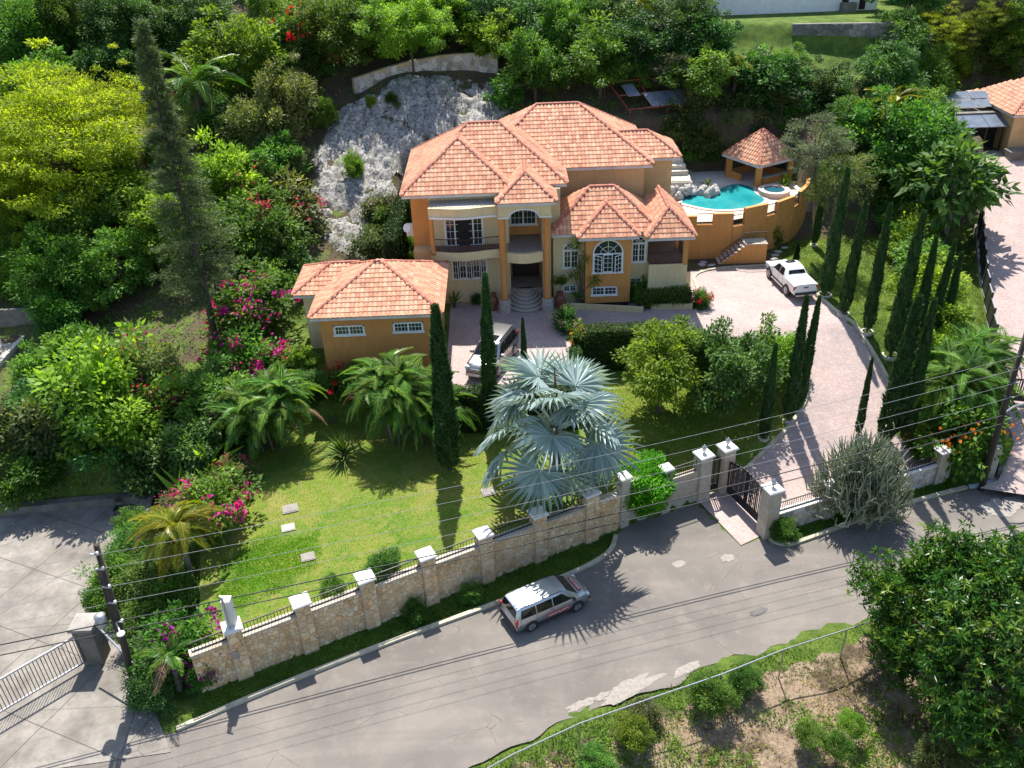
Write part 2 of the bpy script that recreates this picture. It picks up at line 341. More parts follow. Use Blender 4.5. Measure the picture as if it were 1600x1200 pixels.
# ---------- ground sheet ----------
def build_ground():
    xs = np.unique(np.round(np.r_[np.arange(-170, -48, 4.0), np.arange(-48, 56, .45), np.arange(56, 180, 4.0)], 3))
    ys = np.unique(np.round(np.r_[np.arange(-60, 14, 4.0), np.arange(14, 98, .45), np.arange(98, 260, 4.0)], 3))
    X, Y = np.meshgrid(xs, ys); Z = height(X, Y)
    for poly in (DRIVE, LAWN, PAD, LANE, ROAD):
        _, ins, d = pdist(poly, X, Y); Z = Z - np.where(ins & (d > .45), .10, 0)
    lot = (Y < np.where(X < -2, 22.9 + .53 * (X + 2), 22.6 + .36 * (X + 5.8))) & (Y < 45)
    Z = Z - np.where(lot, np.clip((np.minimum(21.4 + .36 * (X + 5.8), 21.6 + .53 * (X + 2)) - Y) * .10, 0, 1.6) - vnoise(X, Y, 2.3, 9) * .25, 0)
    nx = len(xs); I = np.arange(len(ys) * nx).reshape(len(ys), nx)
    F = np.stack([I[:-1, :-1], I[:-1, 1:], I[1:, 1:], I[1:, :-1]], -1).reshape(-1, 4)
    V = np.stack([X, Y, Z], -1).reshape(-1, 3)
    C_ = np.zeros((*X.shape, 4)); C_[..., 3] = 1
    C_[..., 0] = .42 + .2 * sstep(60, 40, Y)
    hill = Y > 56; C_[..., 0] = np.where(hill, .40, C_[..., 0])
    C_[..., 1] = .12 + .25 * vnoise(X, Y, 6, 4)
    right = (X > 21) & (Y > 40) & (Y < 66); C_[..., 0] = np.where(right, .78, C_[..., 0]); C_[..., 1] = np.where(right, .1, C_[..., 1])
    _, ins, d = pdist([(-16,46.6),(-4,46),(-4,57),(-6.8,58),(-7,66),(-8.4,66),(-9.2,57),(-15,56)], X, Y); C_[..., 0] = np.where(d * (~ins) < .8, .85, C_[..., 0]); C_[..., 1] = np.where(ins, 0, C_[..., 1])
    _, ter, _ = pdist([(18,80.5),(40,80.5),(44,104),(16,104)], X, Y); C_[..., 0] = np.where(ter, .95, C_[..., 0]); C_[..., 1] = np.where(ter, -.3, C_[..., 1])
    verge = np.clip((np.where(X < -2, 22.7 + .53 * (X + 2), 22.3 + .36 * (X + 5.8)) - Y), -9, 9)
    C_[..., 0] = np.where(lot, np.where(verge < 1.7, 1.0, .38), C_[..., 0]); C_[..., 1] = np.where(lot, np.where(verge < 1.7, -.3, .50 + .2 * vnoise(X, Y, 3, 8)), C_[..., 1])
    strip = (Y < 41) & (Y > 24) & ~lot; C_[..., 0] = np.where(strip, .95, C_[..., 0]); C_[..., 1] = np.where(strip, -.2, C_[..., 1])
    me = big_mesh('ground', V, F, 'ground', smooth=True, col=C_.reshape(-1, 4))
    link('ground', me, kind='structure')
ROAD = [(-34,6.5),(-20,13.2),(-12,17.4),(-5.8,20.6),(-2.2,22.5),(2.2,24.6),(8.2,26.8),(13,28.4),(17,29.6),(22,32.2),(27,35.2),(33,38.2),(27.3,39.0),(25.8,38.8),(21.1,37.5),(16.9,35.8),(14.6,34.8),(14.0,34.9),(13.35,35.6),(11.8,34.85),(10.1,38.85),(6.2,37.2),(5.4,36.1),(4.95,35.0),(4.4,34.3),(2.9,33.3),(-.4,31.65),(-6.5,29.0),(-12,26.3),(-14.9,24.6),(-20,24.2),(-40,19)]
_g = np.random.default_rng(77); _q = path_resample(ROAD[:12], .45); _n = np.array([.36, -1.0]); ROADX = [tuple(p + _n * .16 * v) for p, v in zip(_q, np.convolve(_g.normal(size=len(_q)), [.3, .5, .3], 'same'))] + ROAD[12:]
build_ground()
def yard_mat():
    m, N, L, B = _new('yard_concrete'); co = coords(N, True)
    c = ramp(N, L, noise(N, L, co, .45, 8, .7), [(.34, (.13, .115, .099)), (.52, (.22, .197, .17)), (.70, (.32, .288, .25))])
    c = mixc(N, L, ramp(N, L, noise(N, L, co, 3, 8, .75), [(.5, (0, 0, 0)), (.75, (.7, .7, .7))]), c, (.13, .115, .098))
    mp = N.new('ShaderNodeMapping'); mp.inputs['Rotation'].default_value = (0, 0, R(24)); L.new(co, mp.inputs[0]); t = N.new('ShaderNodeTexBrick'); t.offset = 0; L.new(mp.outputs[0], t.inputs['Vector']); t.inputs['Scale'].default_value = 1; t.inputs['Brick Width'].default_value = 4.2; t.inputs['Row Height'].default_value = 3.6; t.inputs['Mortar Size'].default_value = .02
    c = mixc(N, L, t.outputs['Fac'], c, (.07, .06, .05)); v = N.new('ShaderNodeTexVoronoi'); v.feature = 'DISTANCE_TO_EDGE'; v.inputs['Scale'].default_value = .22; L.new(co, v.inputs['Vector']); c = mixc(N, L, ramp(N, L, v.outputs[0], [(0, (.8, .8, .8)), (.006, (0, 0, 0))]), c, (.08, .07, .06))
    L.new(c, B.inputs['Base Color']); B.inputs['Roughness'].default_value = .9; bump(N, L, B, noise(N, L, co, 25, 5), .3, .03)
yard_mat()
LANEZ = lambda x, y: zlane(x, y)
struct('road', sheet(ROADX, lambda x, y: 0 * x, 1.2, .012), 'asphalt')
struct('driveway', sheet(DRIVE, zdrive, .6, .03), 'paving', smooth=True)
struct('lawn', sheet(LAWN, zlawn, .7, .03), 'lawn', smooth=True)
struct('concrete_yard', sheet(PAD, lambda x, y: .02 + 0 * x, 1.2, .02), 'yard_concrete')
struct('side_lane', sheet(LANE, zlane, 1.0, .035), 'lane_paving', smooth=True)
# worn patches on the road
def blob(cx, cy, r, n=22, seed=0, st=1.0, rot=.45):
    g = np.random.default_rng(seed); k = 1 + .9 * (g.random(n) - .5); k = (k + np.roll(k, 1) + np.roll(k, 2) * .7) / 2.7 + .12 * (g.random(n) - .5)
    P = []
    for i in range(n):
        a = 6.28318 * i / n; x = r * st * k[i] * math.cos(a); y = r * k[i] * math.sin(a)
        P.append((cx + x * math.cos(rot) - y * math.sin(rot), cy + x * math.sin(rot) + y * math.cos(rot)))
    return P
for k, (cx, cy, r, st, m) in enumerate([(4.6,25.95,.36,4.6,'plaster_patch'),(7.4,26.95,.22,3.4,'plaster_patch'),(2.5,25.25,.2,3.4,'plaster_patch'),(8.3,33.7,.24,1.5,'plaster_patch'),(10.9,34.0,.26,1.3,'plaster_patch'),(27,37.3,.7,2,'plaster_patch'),(11.5,30.2,.2,2.4,'tar_patch'),(3.4,25.6,.16,3,'plaster_patch')]):
    struct('road_patch', sheet(blob(cx, cy, r, n=40, seed=k, st=st), lambda x, y: 0 * x, .8, .017 + .0025 * k), m)
# kerbs
def kerb(P, wd, z0, z1, m, zf=None):
    Q = smooth_path(P, 3); mb = MB(); b = zf(Q[:, 0], Q[:, 1]) if zf else 0
    strip_wall(mb, Q, wd, b + z0, b + z1); struct('kerb', mb, m)
kerb([(-15.0,24.7),(-12,26.35),(-6.5,29.05),(-.4,31.7),(2.9,33.35),(4.4,34.3),(5.05,35.1),(5.3,36.0)], .22, -.1, .15, 'kerb_paint')
kerb([(13.45,35.3),(13.75,34.85),(14.5,34.78),(16.9,35.8),(21.1,37.6),(25.6,38.95)], .22, -.1, .15, 'kerb_paint')
kerb([(25.75,38.97),(26.9,39.1),(28.0,39.9),(29.0,41.0)], .2, -.1, .16, 'kerb_blue')
kerb([(12.6,40.35),(13.5,40.85),(15.3,42.45),(16.7,43.65),(18.1,45.3),(18.75,46.7),(18.85,48.3),(18.2,48.9)], .2, -.2, .16, 'kerb_paint', zdrive)
kerb([(20.5,61.45),(21.3,58.6),(22.1,55.3),(22.5,52.9),(23.1,51.5),(23.5,49.3),(23.8,47.0),(23.6,45.3),(23.0,43.2)], .22, -.2, .17, 'kerb_paint', zdrive)
kerb([(13.8,57.2),(13.85,61.2),(20.4,61.55)], .2, -.2, .12, 'kerb_paint', zdrive)
kerb([(27.6,39.4),(29.9,43.2),(31.0,47.4),(33.8,55),(36.8,63.2),(38.5,67)], .25, -.3, .2, 'concrete_wall', zlane)
# ---------- building materials ----------
mat('wall_orange', (.60, .27, .075), (.54, .235, .064), .9, .85, .15, 40, world=True, dirt=(.48, .205, .06), dscale=.5, streak=.4)
mat('wall_cream', (.70, .56, .32), (.64, .50, .28), .8, .85, .15, 40, world=True, dirt=(.56, .43, .24), dscale=.5, streak=.4)
mat('wall_beige', (.64, .42, .20), (.58, .37, .17), .8, .85, .15, 40, world=True, dirt=(.52, .33, .15), dscale=.5, streak=.4)
mat('white_trim', (.78, .77, .75), (.66, .65, .63), 3, .6, world=True)
mat('fascia_paint', (.66, .64, .64), (.54, .52, .52), 2, .6, world=True, dirt=(.44, .41, .40))
mat('roof_tile', (1, 1, 1), (.80, .76, .74), 3.5, .75, .15, 30, attr=True, world=True, dirt=(.55, .50, .49), dscale=.7)
mat('roof_under', (.20, .07, .045), (.14, .05, .03), 3, .9)
mat('iron', (.012, .012, .014), (.02, .02, .022), 8, .5, spec=.5)
mat('dark_interior', (.02, .017, .014), (.012, .01, .009), 3, .9)
mat('dark_wood', (.035, .018, .01), (.02, .01, .006), 6, .5)
mat('floor_tile', (.22, .13, .10), (.17, .10, .08), 3, .5)
mat('step_stone', (.30, .26, .23), (.22, .19, .17), 6, .8, .2, 25)
mat('step_edge', (.50, .46, .40), (.40, .37, .32), 6, .8)
mat('fieldstone', (.50, .46, .41), (.30, .27, .24), 7, .85, .6, 9, world=True)
mat('terracotta', (.20, .055, .03), (.14, .038, .02), 4, .45, .1, 20)
mat('grey_metal', (.42, .43, .44), (.34, .35, .36), 4, .45, metal=.6)
mat('galvanised', (.45, .46, .47), (.36, .37, .38), 12, .4, metal=.8)
mat('plastic_white', (.75, .75, .74), (.66, .66, .65), 3, .4)
def glass_mat():
    m, N, L, B = _new('window_glass'); B.inputs['Base Color'].default_value = (.02, .028, .03, 1); B.inputs['Roughness'].default_value = .06
    B.inputs['Specular IOR Level'].default_value = .7; co = coords(N, True); bump(N, L, B, noise(N, L, co, .9, 2), .08, .05)
    m, N, L, B = _new('car_glass'); B.inputs['Base Color'].default_value = (.012, .014, .016, 1); B.inputs['Roughness'].default_value = .05; B.inputs['Specular IOR Level'].default_value = .6
    m, N, L, B = _new('solar_glass'); co = coords(N); L.new(ramp(N, L, noise(N, L, co, 2, 3), [(.3, (.10, .125, .165)), (.7, (.15, .175, .21))]), B.inputs['Base Color']); B.inputs['Roughness'].default_value = .25  # solar glass: pale sky reflection is put into the base colour
glass_mat()
def part(mb, name, m, parent, smooth=False, **kw):
    o = mb.obj(name, m, parent, smooth, **kw)
    if parent is not None and parent.type == 'EMPTY':
        o.location = -parent.location if not parent.rotation_euler.z else (Matrix.Rotation(-parent.rotation_euler.z, 3, 'Z') @ (-parent.location))
        if parent.rotation_euler.z: o.rotation_euler.z = -parent.rotation_euler.z
    return o
# ---------- tiled roofs ----------
TILE_COL = [(.68, .385, .245), (.62, .31, .18), (.56, .25, .145), (.65, .35, .21), (.50, .20, .115)]
TW, TL = .275, .37
def tile_verts():
    us = [0, .2, .5, .8, 1.0]; hs = [.0, .045, .065, .045, .0]; v = []
    for t, lift in ((0, .042), (1.06, .010)):
        v += [((u - .5) * TW * 1.02, t * TL, h + lift) for u, h in zip(us, hs)]
    v += [((u - .5) * TW * 1.02, .004, h * .3 - .012) for u, h in zip(us, hs)]
    f = [(i, i + 1, i + 6, i + 5) for i in range(4)] + [(10 + i, 11 + i, i + 1, i) for i in range(4)]
    return v, f
TV, TF = tile_verts()
TILE_MESH = []
for _k, _c in enumerate(TILE_COL):
    _m = MB(); _m.add(TV, TF, _c); TILE_MESH.append(_m.mesh('roof_tile', 'roof_tile'))
def tile_colour(i, j, g):
    if g.random() < .30: return int(g.choice(5, p=[.32, .27, .2, .13, .08]))
    return [0, 1, 2][(i + 2 * (j % 3)) % 3] if (j % 2) else [1, 3, 2][(i + j) % 3]
def slope(parent, pts, single=False, under=True, seed=0, only_under=False):
    """one roof face: first two points lie on its eave"""
    P = [Vector(p) for p in pts]; e = (P[1] - P[0]).normalized(); n = e.cross(P[2] - P[0]).normalized()
    if n.z < 0: n = -n
    u = n.cross(e).normalized()
    if u.z < 0: u = -u
    if e.cross(u).dot(n) < 0: e = -e
    O = P[0]; Q = [((p - O).dot(e), (p - O).dot(u)) for p in P]
    if under:
        mb = MB(); mb.add([p - n * .02 for p in P], [tuple(range(len(P)))]); mb.add([p - n * .12 for p in P], [tuple(range(len(P)))[::-1]])
        part(mb, 'roof_deck', 'roof_under', parent)
    if only_under: return
    x0 = min(q[0] for q in Q); x1 = max(q[0] for q in Q); y1 = max(q[1] for q in Q); g = np.random.default_rng(seed + int(abs(O.x * 13 + O.y * 7)))
    ni = int((x1 - x0) / TW) + 1; nj = int(y1 / TL) + 1
    I, J = np.meshgrid(np.arange(ni), np.arange(nj)); cx = x0 + (I + .5) * TW; cy = (J + .5) * TL
    _, ins, d = pdist(Q, cx, cy); ok = ins | (d < .06)
    rot = Matrix((e, u, n)).transposed(); allm = MB(); k = 0
    for j in range(nj):
        for i in range(ni):
            if not ok[j, i]: continue
            c = tile_colour(i, j, g); o3 = O + e * cx[j, i] + u * (j * TL - .05)
            if single and k < 300:
                o = link('roof_tile', TILE_MESH[c], parent); M4 = rot.to_4x4(); M4.translation = o3 - parent.location; o.matrix_local = M4; k += 1
            else:
                s = 1 + (g.random() - .5) * .22; cc = tuple(a * s for a in TILE_COL[c])
                allm.add([rot @ Vector(v) + o3 for v in TV], TF, cc)
    if allm.v: part(allm, 'roof_tiles', 'roof_tile', parent, kind='stuff')
def ridge(parent, a, b, r=.125):
    a = Vector(a); b = Vector(b); L_ = (b - a).length; n = max(1, int(L_ / .4)); mb = MB(); d = (b - a) / n; g = np.random.default_rng(int(abs(a.x * 31 + b.y * 17)))
    z = Vector((0, 0, 1)); s = d.cross(z).normalized(); up = s.cross(d).normalized()
    if up.z < 0: up = -up
    for k in range(n):
        p = a + d * k; q = a + d * (k + 1.12); vs = []
        for c, rr in ((p, r * 1.12), (q, r * .92)):
            for j in range(6):
                t = math.pi * j / 5; vs.append(c + s * math.cos(t) * rr + up * (math.sin(t) * rr * .8 + .02))
        kcol = .8 + .35 * g.random()
        mb.add(vs, [(j, j + 1, j + 7, j + 6) for j in range(5)] + [(0, 1, 2, 3, 4, 5), (11, 10, 9, 8, 7, 6)], tuple(x * kcol for x in (.46, .155, .10)))
    part(mb, 'ridge_tiles', 'roof_tile', parent, kind='stuff')
def eave(parent, x0, x1, y0, y1, z, th=.24, inset=.06):
    mb = MB(); mb.box(x0 + inset, x1 - inset, y0 + inset, y1 - inset, z - th, z - .015); part(mb, 'fascia', 'fascia_paint', parent)
# ---------- windows ----------
def window(parent, x0, x1, z0, z1, y, n=2, rows=3, arch=False, cols=2, door=False, open_=0, bw=.09):
    """casement window standing 5 cm proud of a wall that faces -y"""
    fr = MB(); zs = z1 - (x1 - x0) / 2 if arch else z1; cx = (x0 + x1) / 2; r = (x1 - x0) / 2
    fr.box(x0, x0 + bw, y - .07, y + .02, z0, zs); fr.box(x1 - bw, x1, y - .07, y + .02, z0, zs); fr.box(x0 - .06, x1 + .06, y - .11, y + .02, z0 - .10, z0)
    if arch:
        m = 14; o = [(cx + r * math.cos(math.pi * k / m), zs + r * math.sin(math.pi * k / m)) for k in range(m + 1)]
        i = [(cx + (r - bw) * math.cos(math.pi * k / m), zs + (r - bw) * math.sin(math.pi * k / m)) for k in range(m + 1)]
        for k in range(m): fr.xz([o[k], o[k + 1], i[k + 1], i[k]][::-1], y - .07, y + .02)
    else: fr.box(x0, x1, y - .07, y + .02, z1 - bw, z1)
    fr.box(x0 + bw, x1 - bw, y - .055, y + .02, zs - .045, zs + .045) if arch else None
    W = part(fr, 'window', 'white_trim', parent)
    gl = MB(); pts = [(x0 + bw * .5, z0), (x1 - bw * .5, z0), (x1 - bw * .5, zs)]
    if arch: pts += [(cx + (r - bw * .5) * math.cos(math.pi * k / 14), zs + (r - bw * .5) * math.sin(math.pi * k / 14)) for k in range(1, 14)]
    pts += [(x0 + bw * .5, zs)]; gl.xz(pts, y - .03, y - .005); gl.obj('pane', 'window_glass', W)
    mu = MB(); wd = (x1 - x0 - 2 * bw) / n
    for k in range(n):
        a = x0 + bw + wd * k; b = a + wd; t = .05
        if open_ and k % 2 == 0 and not door:
            hx = a if k < n / 2 else b; ang = R(35) * (1 if hx == a else -1)
            M_ = Matrix.Translation((hx, y - .05, 0)) @ Matrix.Rotation(-ang, 4, 'Z') @ Matrix.Translation((-hx, -(y - .05), 0))
            s = MB(); s.box(a, a + t, y - .07, y - .03, z0, zs - .05, M_); s.box(b - t, b, y - .07, y - .03, z0, zs - .05, M_); s.box(a + t, b - t, y - .07, y - .03, z0, z0 + t, M_); s.box(a + t, b - t, y - .07, y - .03, zs - .05 - t, zs - .05, M_)
            for c in range(1, cols): s.box(a + wd * c / cols - .012, a + wd * c / cols + .012, y - .06, y - .04, z0 + t, zs - .1, M_)
            for q in range(1, rows): s.box(a + t, b - t, y - .061, y - .039, z0 + (zs - z0) * q / rows - .012, z0 + (zs - z0) * q / rows + .012, M_)
            s.obj('sash', 'white_trim', W); continue
        mu.box(a, a + t, y - .06, y - .028, z0, zs - .045); mu.box(b - t, b, y - .06, y - .028, z0, zs - .045)
        mu.box(a + t, b - t, y - .06, y - .028, z0, z0 + t); mu.box(a + t, b - t, y - .06, y - .028, zs - .05 - t, zs - .05)
        for c in range(1, cols): mu.box(a + wd * c / cols - .012, a + wd * c / cols + .012, y - .05, y - .028, z0 + t, zs - .1)
        for q in range(1, rows): mu.box(a + t, b - t, y - .051, y - .028, z0 + (zs - z0) * q / rows - .012, z0 + (zs - z0) * q / rows + .012)
    if arch:
        for k in range(1, 4):
            t = math.pi * k / 4; mu.bar((cx, y - .045, zs + .03), (cx + (r - bw) * math.cos(t), y - .045, zs + (r - bw) * math.sin(t)), .028)
        rr = (r - bw) * .55
        for k in range(10):
            t, t2 = math.pi * k / 10, math.pi * (k + 1) / 10
            mu.bar((cx + rr * math.cos(t), y - .043, zs + rr * math.sin(t)), (cx + rr * math.cos(t2), y - .043, zs + rr * math.sin(t2)), .026)
    if mu.v: mu.obj('glazing_bars', 'white_trim', W)
    return W
def railing(parent, P, z0, z1, name='railing', gap=.13, m='iron'):
    P = path_resample(P, .35); mb = MB()
    if not hasattr(z0, '__len__'): z0 = np.full(len(P), z0); z1 = np.full(len(P), z1)
    for i in range(len(P) - 1):
        a, b = P[i], P[i + 1]
        for zz in (.08, 1.0):
            mb.bar((a[0], a[1], z0[i] + (z1[i] - z0[i]) * zz), (b[0], b[1], z0[i + 1] + (z1[i + 1] - z0[i + 1]) * zz), .045)
    Q = path_resample(np.c_[P, z0, z1], gap)
    for q in Q: mb.bar((q[0], q[1], q[2]), (q[0], q[1], q[3]), .022)
    return part(mb, name, m, parent) if parent is not None else mb
# ---------- main house ----------
HS = thing('two_storey_house', 'two storey orange and cream villa with red tiled hip roofs beside the pool', 'house', (0, 57, 4))
def wallbox(h, m, *b, name='wall'):
    mb = MB(); mb.box(*b); return part(mb, name, m, h)
wallbox(HS, 'wall_orange', -6.4, -5.25, 57.1, 66.2, 3.6, 12.2); wallbox(HS, 'wall_cream', -5.25, .2, 57.14, 66.2, 3.6, 12.2)
wallbox(HS, 'wall_orange', .2, 2.45, 58.5, 62, 8.5, 12.1); wallbox(HS, 'wall_orange', .2, 2.45, 59.2, 62, 3.6, 8.0); wallbox(HS, 'wall_cream', 2.45, 3.75, 57.3, 66.2, 3.6, 12.2)
wallbox(HS, 'wall_beige', 3.75, 10.1, 61.6, 70.4, 3.6, 12.2); wallbox(HS, 'wall_beige', 10.1, 12.35, 63.0, 66.6, 3.6, 12.2)
wallbox(HS, 'wall_cream', 3.2, 9.75, 56.5, 61.6, 3.6, 9.25); wallbox(HS, 'wall_orange', 5.36, 8.5, 55.6, 56.5, 4.35, 9.25)
wallbox(HS, 'dark_interior', 5.42, 8.44, 55.66, 56.5, 3.6, 4.35, name='plinth')
wallbox(HS, 'wall_cream', 9.75, 12.4, 55.6, 61.6, 3.6, 7.0); wallbox(HS, 'wall_orange', 12.05, 12.4, 55.6, 55.95, 7.0, 9.15, name='porch_pillar'); wallbox(HS, 'wall_orange', 12.05, 12.4, 58.4, 58.75, 7.0, 9.15, name='porch_pillar')
wallbox(HS, 'wall_cream', 9.76, 12.4, 59.9, 61.6, 7.0, 9.15); wallbox(HS, 'floor_tile', 9.8, 12.35, 55.75, 59.9, 7.0, 7.04, name='porch_floor')
wallbox(HS, 'wall_cream', 9.75, 12.05, 55.5, 55.62, 6.9, 7.12, name='porch_sill')
railing(HS, [(9.8, 55.7), (12.05, 55.7)], 7.05, 7.95); railing(HS, [(12.3, 56.0), (12.3, 58.4)], 7.05, 7.95)
# roofs
z = 12.4; t = .68
xl, xr, xw, yf, ym, yr, yb = -6.95, 4.3, .75, 56.35, 57.65, 62.2, 66.75; hw = 3.85; ap = z + hw * t; rz_ = z + 4.55 * t
def V3(x, y, zz): return (x, y, zz)
slope(HS, [(xl, yf, z), (xw, yf, z), (-3.1, 60.2, ap)], single=True)
slope(HS, [(xl, yb, z), (xl, yf, z), (-3.1, 60.2, ap), (-3.1, 61.5, ap), (-2.4, yr, rz_)])
slope(HS, [(xw, yf, z), (xw, ym, z), (-3.1, 61.5, ap), (-3.1, 60.2, ap)])
slope(HS, [(xw, ym, z), (xr, ym, z), (-.25, yr, rz_), (-2.4, yr, rz_), (-3.1, 61.5, ap)])
slope(HS, [(xr, ym, z), (xr, yb, z), (-.25, yr, rz_)]); slope(HS, [(xr, yb, z), (xl, yb, z), (-2.4, yr, rz_), (-.25, yr, rz_)], only_under=True)
for a, b in (((xl, yf, z), (-3.1, 60.2, ap)), ((xw, yf, z), (-3.1, 60.2, ap)), ((-3.1, 60.2, ap), (-3.1, 61.5, ap)), ((-3.1, 61.5, ap), (-2.4, yr, rz_)), ((-2.4, yr, rz_), (-.25, yr, rz_)), ((xr, ym, z), (-.25, yr, rz_)), ((xl, yb, z), (-2.4, yr, rz_))): ridge(HS, a, b)
eave(HS, xl, xw, yf, yb, z); eave(HS, xw - .1, xr, ym, yb, z - .003)
z2 = 15.66
slope(HS, [(-2.4, 61, z), (10.67, 61, z), (5.66, 66, z2), (2.58, 66, z2)]); slope(HS, [(10.67, 61, z), (10.67, 71, z), (5.66, 66, z2)]); slope(HS, [(-2.4, 71, z), (-2.4, 61, z), (2.58, 66, z2)])
slope(HS, [(10.67, 71, z), (-2.4, 71, z), (2.58, 66, z2), (5.66, 66, z2)], only_under=True)
for a, b in (((10.67, 61, z), (5.66, 66, z2)), ((2.58, 66, z2), (5.66, 66, z2)), ((-1.0, 62.4, 13.31), (2.58, 66, z2)), ((10.67, 71, z), (5.66, 66, z2))): ridge(HS, a, b)
eave(HS, 4.0, 10.67, 61, 71, z - .006)
z3 = z + 2.2 * .64
slope(HS, [(8.6, 62.5, z), (12.9, 62.5, z), (10.7, 64.7, z3), (7.4, 64.7, z3)]); slope(HS, [(12.9, 62.5, z), (12.9, 66.9, z), (10.7, 64.7, z3)]); slope(HS, [(12.9, 66.9, z), (8, 66.9, z), (7.4, 64.7, z3), (10.7, 64.7, z3)], only_under=True)
ridge(HS, (7.8, 64.7, z3), (10.7, 64.7, z3)); ridge(HS, (12.9, 62.5, z), (10.7, 64.7, z3)); eave(HS, 10.2, 12.9, 62.5, 66.9, z - .009)
# portico roof
zp = 12.1; pa = zp + 2.0 * .7
slope(HS, [(-.6, 55, zp), (3.4, 55, zp), (1.4, 57, pa)], single=True); slope(HS, [(-.6, 58.6, zp), (-.6, 55, zp), (1.4, 57, pa), (1.4, 60.2, pa)]); slope(HS, [(3.4, 55, zp), (3.4, 58.6, zp), (1.4, 60.2, pa), (1.4, 57, pa)])
ridge(HS, (-.6, 55, zp), (1.4, 57, pa)); ridge(HS, (3.4, 55, zp), (1.4, 57, pa)); ridge(HS, (1.4, 57, pa), (1.4, 59.9, pa)); eave(HS, -.6, 3.4, 55, 58.5, zp)
# lower roofs
z4 = 9.4; t4 = .79; r4 = z4 + 2.9 * t4
slope(HS, [(3.0, 56, z4), (10.5, 56, z4), (7.6, 58.9, r4), (5.9, 58.9, r4)], single=True); slope(HS, [(3.0, 61.6, z4), (3.0, 56, z4), (5.9, 58.9, r4)]); slope(HS, [(10.5, 56, z4), (10.5, 61.6, z4), (7.6, 58.9, r4)]); slope(HS, [(10.5, 61.6, z4), (3, 61.6, z4), (5.9, 58.9, r4), (7.6, 58.9, r4)], only_under=True)
for a, b in (((3.0, 56, z4), (5.9, 58.9, r4)), ((10.5, 56, z4), (7.6, 58.9, r4)), ((5.9, 58.9, r4), (7.6, 58.9, r4))): ridge(HS, a, b)
eave(HS, 3.0, 10.5, 56, 61.5, z4); b4 = z4 + 2.1 * t4
slope(HS, [(4.8, 55.2, z4), (9.0, 55.2, z4), (6.9, 57.3, b4)], single=True); slope(HS, [(4.8, 56.2, z4), (4.8, 55.2, z4), (6.9, 57.3, b4), (6.9, 58.2, b4)]); slope(HS, [(9.0, 55.2, z4), (9.0, 56.2, z4), (6.9, 58.2, b4), (6.9, 57.3, b4)])
for a, b in (((4.8, 55.2, z4), (6.9, 57.3, b4)), ((9.0, 55.2, z4), (6.9, 57.3, b4)), ((6.9, 57.3, b4), (6.9, 58.3, b4))): ridge(HS, a, b)
eave(HS, 4.8, 9.0, 55.2, 56.6, z4 - .004)
z5 = 9.3; b5 = z5 + 1.68 * .88
slope(HS, [(9.4, 55, z5), (12.75, 55, z5), (11.07, 56.7, b5)], single=True); slope(HS, [(9.4, 61, z5), (9.4, 55, z5), (11.07, 56.7, b5), (11.07, 61, b5)]); slope(HS, [(12.75, 55, z5), (12.75, 61, z5), (11.07, 61, b5), (11.07, 56.7, b5)])
for a, b in (((9.4, 55, z5), (11.07, 56.7, b5)), ((12.75, 55, z5), (11.07, 56.7, b5)), ((11.07, 56.7, b5), (11.07, 61, b5))): ridge(HS, a, b)
eave(HS, 9.4, 12.75, 55, 61.2, z5 - .008)
# left balcony, canopy
def wave(x, x0, x1, y0, amp): u = (x - x0) / (x1 - x0); return y0 - amp * math.cos((u - .45) * 6.28318) * .5
def curved_slab(name, m, x0, x1, yback, y0, amp, za, zb):
    xs = np.linspace(x0, x1, 17); mb = MB(); mb.prism([(x1, yback), (x0, yback)] + [(x, wave(x, x0, x1, y0, amp)) for x in xs], za, zb); return part(mb, name, m, HS)
curved_slab('balcony_slab', 'wall_cream', -5.2, -.3, 57.14, 55.55, .4, 8.0, 8.42)
curved_slab('balcony_floor', 'floor_tile', -5.05, -.45, 57.14, 55.75, .36, 8.42, 8.45)
_xs = np.linspace(-5.1, -.4, 17); _mb = MB(); strip_wall(_mb, [(x, wave(x, -5.2, -.3, 55.63, .4)) for x in _xs], .14, 8.42, 8.6); part(_mb, 'balcony_kerb', 'wall_cream', HS)
railing(HS, [(x, wave(x, -5.2, -.3, 55.63, .4)) for x in _xs], 8.6, 9.5)
curved_slab('canopy', 'wall_cream', -5.15, -.3, 57.1, 55.5, .35, 11.12, 11.72)
_mb = MB(); strip_wall(_mb, [(x, wave(x, -5.15, -.3, 55.46, .35)) for x in _xs], .12, 11.0, 11.12); part(_mb, 'canopy_moulding', 'white_trim', HS)
curved_slab('canopy_gravel', 'step_edge', -5.0, -.5, 57.1, 55.75, .3, 11.72, 11.75)
_mb = MB(); _mb.lathe([(.19, 8.42), (.16, 8.6), (.15, 11.0), (.19, 11.1)], (-5.0, 55.75, 0), 12); part(_mb, 'column', 'wall_orange', HS, True)
wallbox(HS, 'wall_beige', -6.4, -5.22, 56.1, 57.1, 8.0, 8.55, name='balcony_planter')
wallbox(HS, 'wall_cream', -6.3, -5.25, 56.2, 57.1, 7.4, 8.0, name='planter_base')
window(HS, -4.25, -1.55, 8.45, 10.5, 57.14, 4, 4, cols=2, door=True); window(HS, -3.95, -1.4, 5.95, 7.4, 57.14, 5, 3, open_=1)
_mb = MB(); _mb.box(-3.3, -2.55, 57.05, 57.1, 8.47, 10.38); part(_mb, 'doorway_shade', 'dark_interior', HS)  # solid dark panel, the shade of the room behind put into its colour
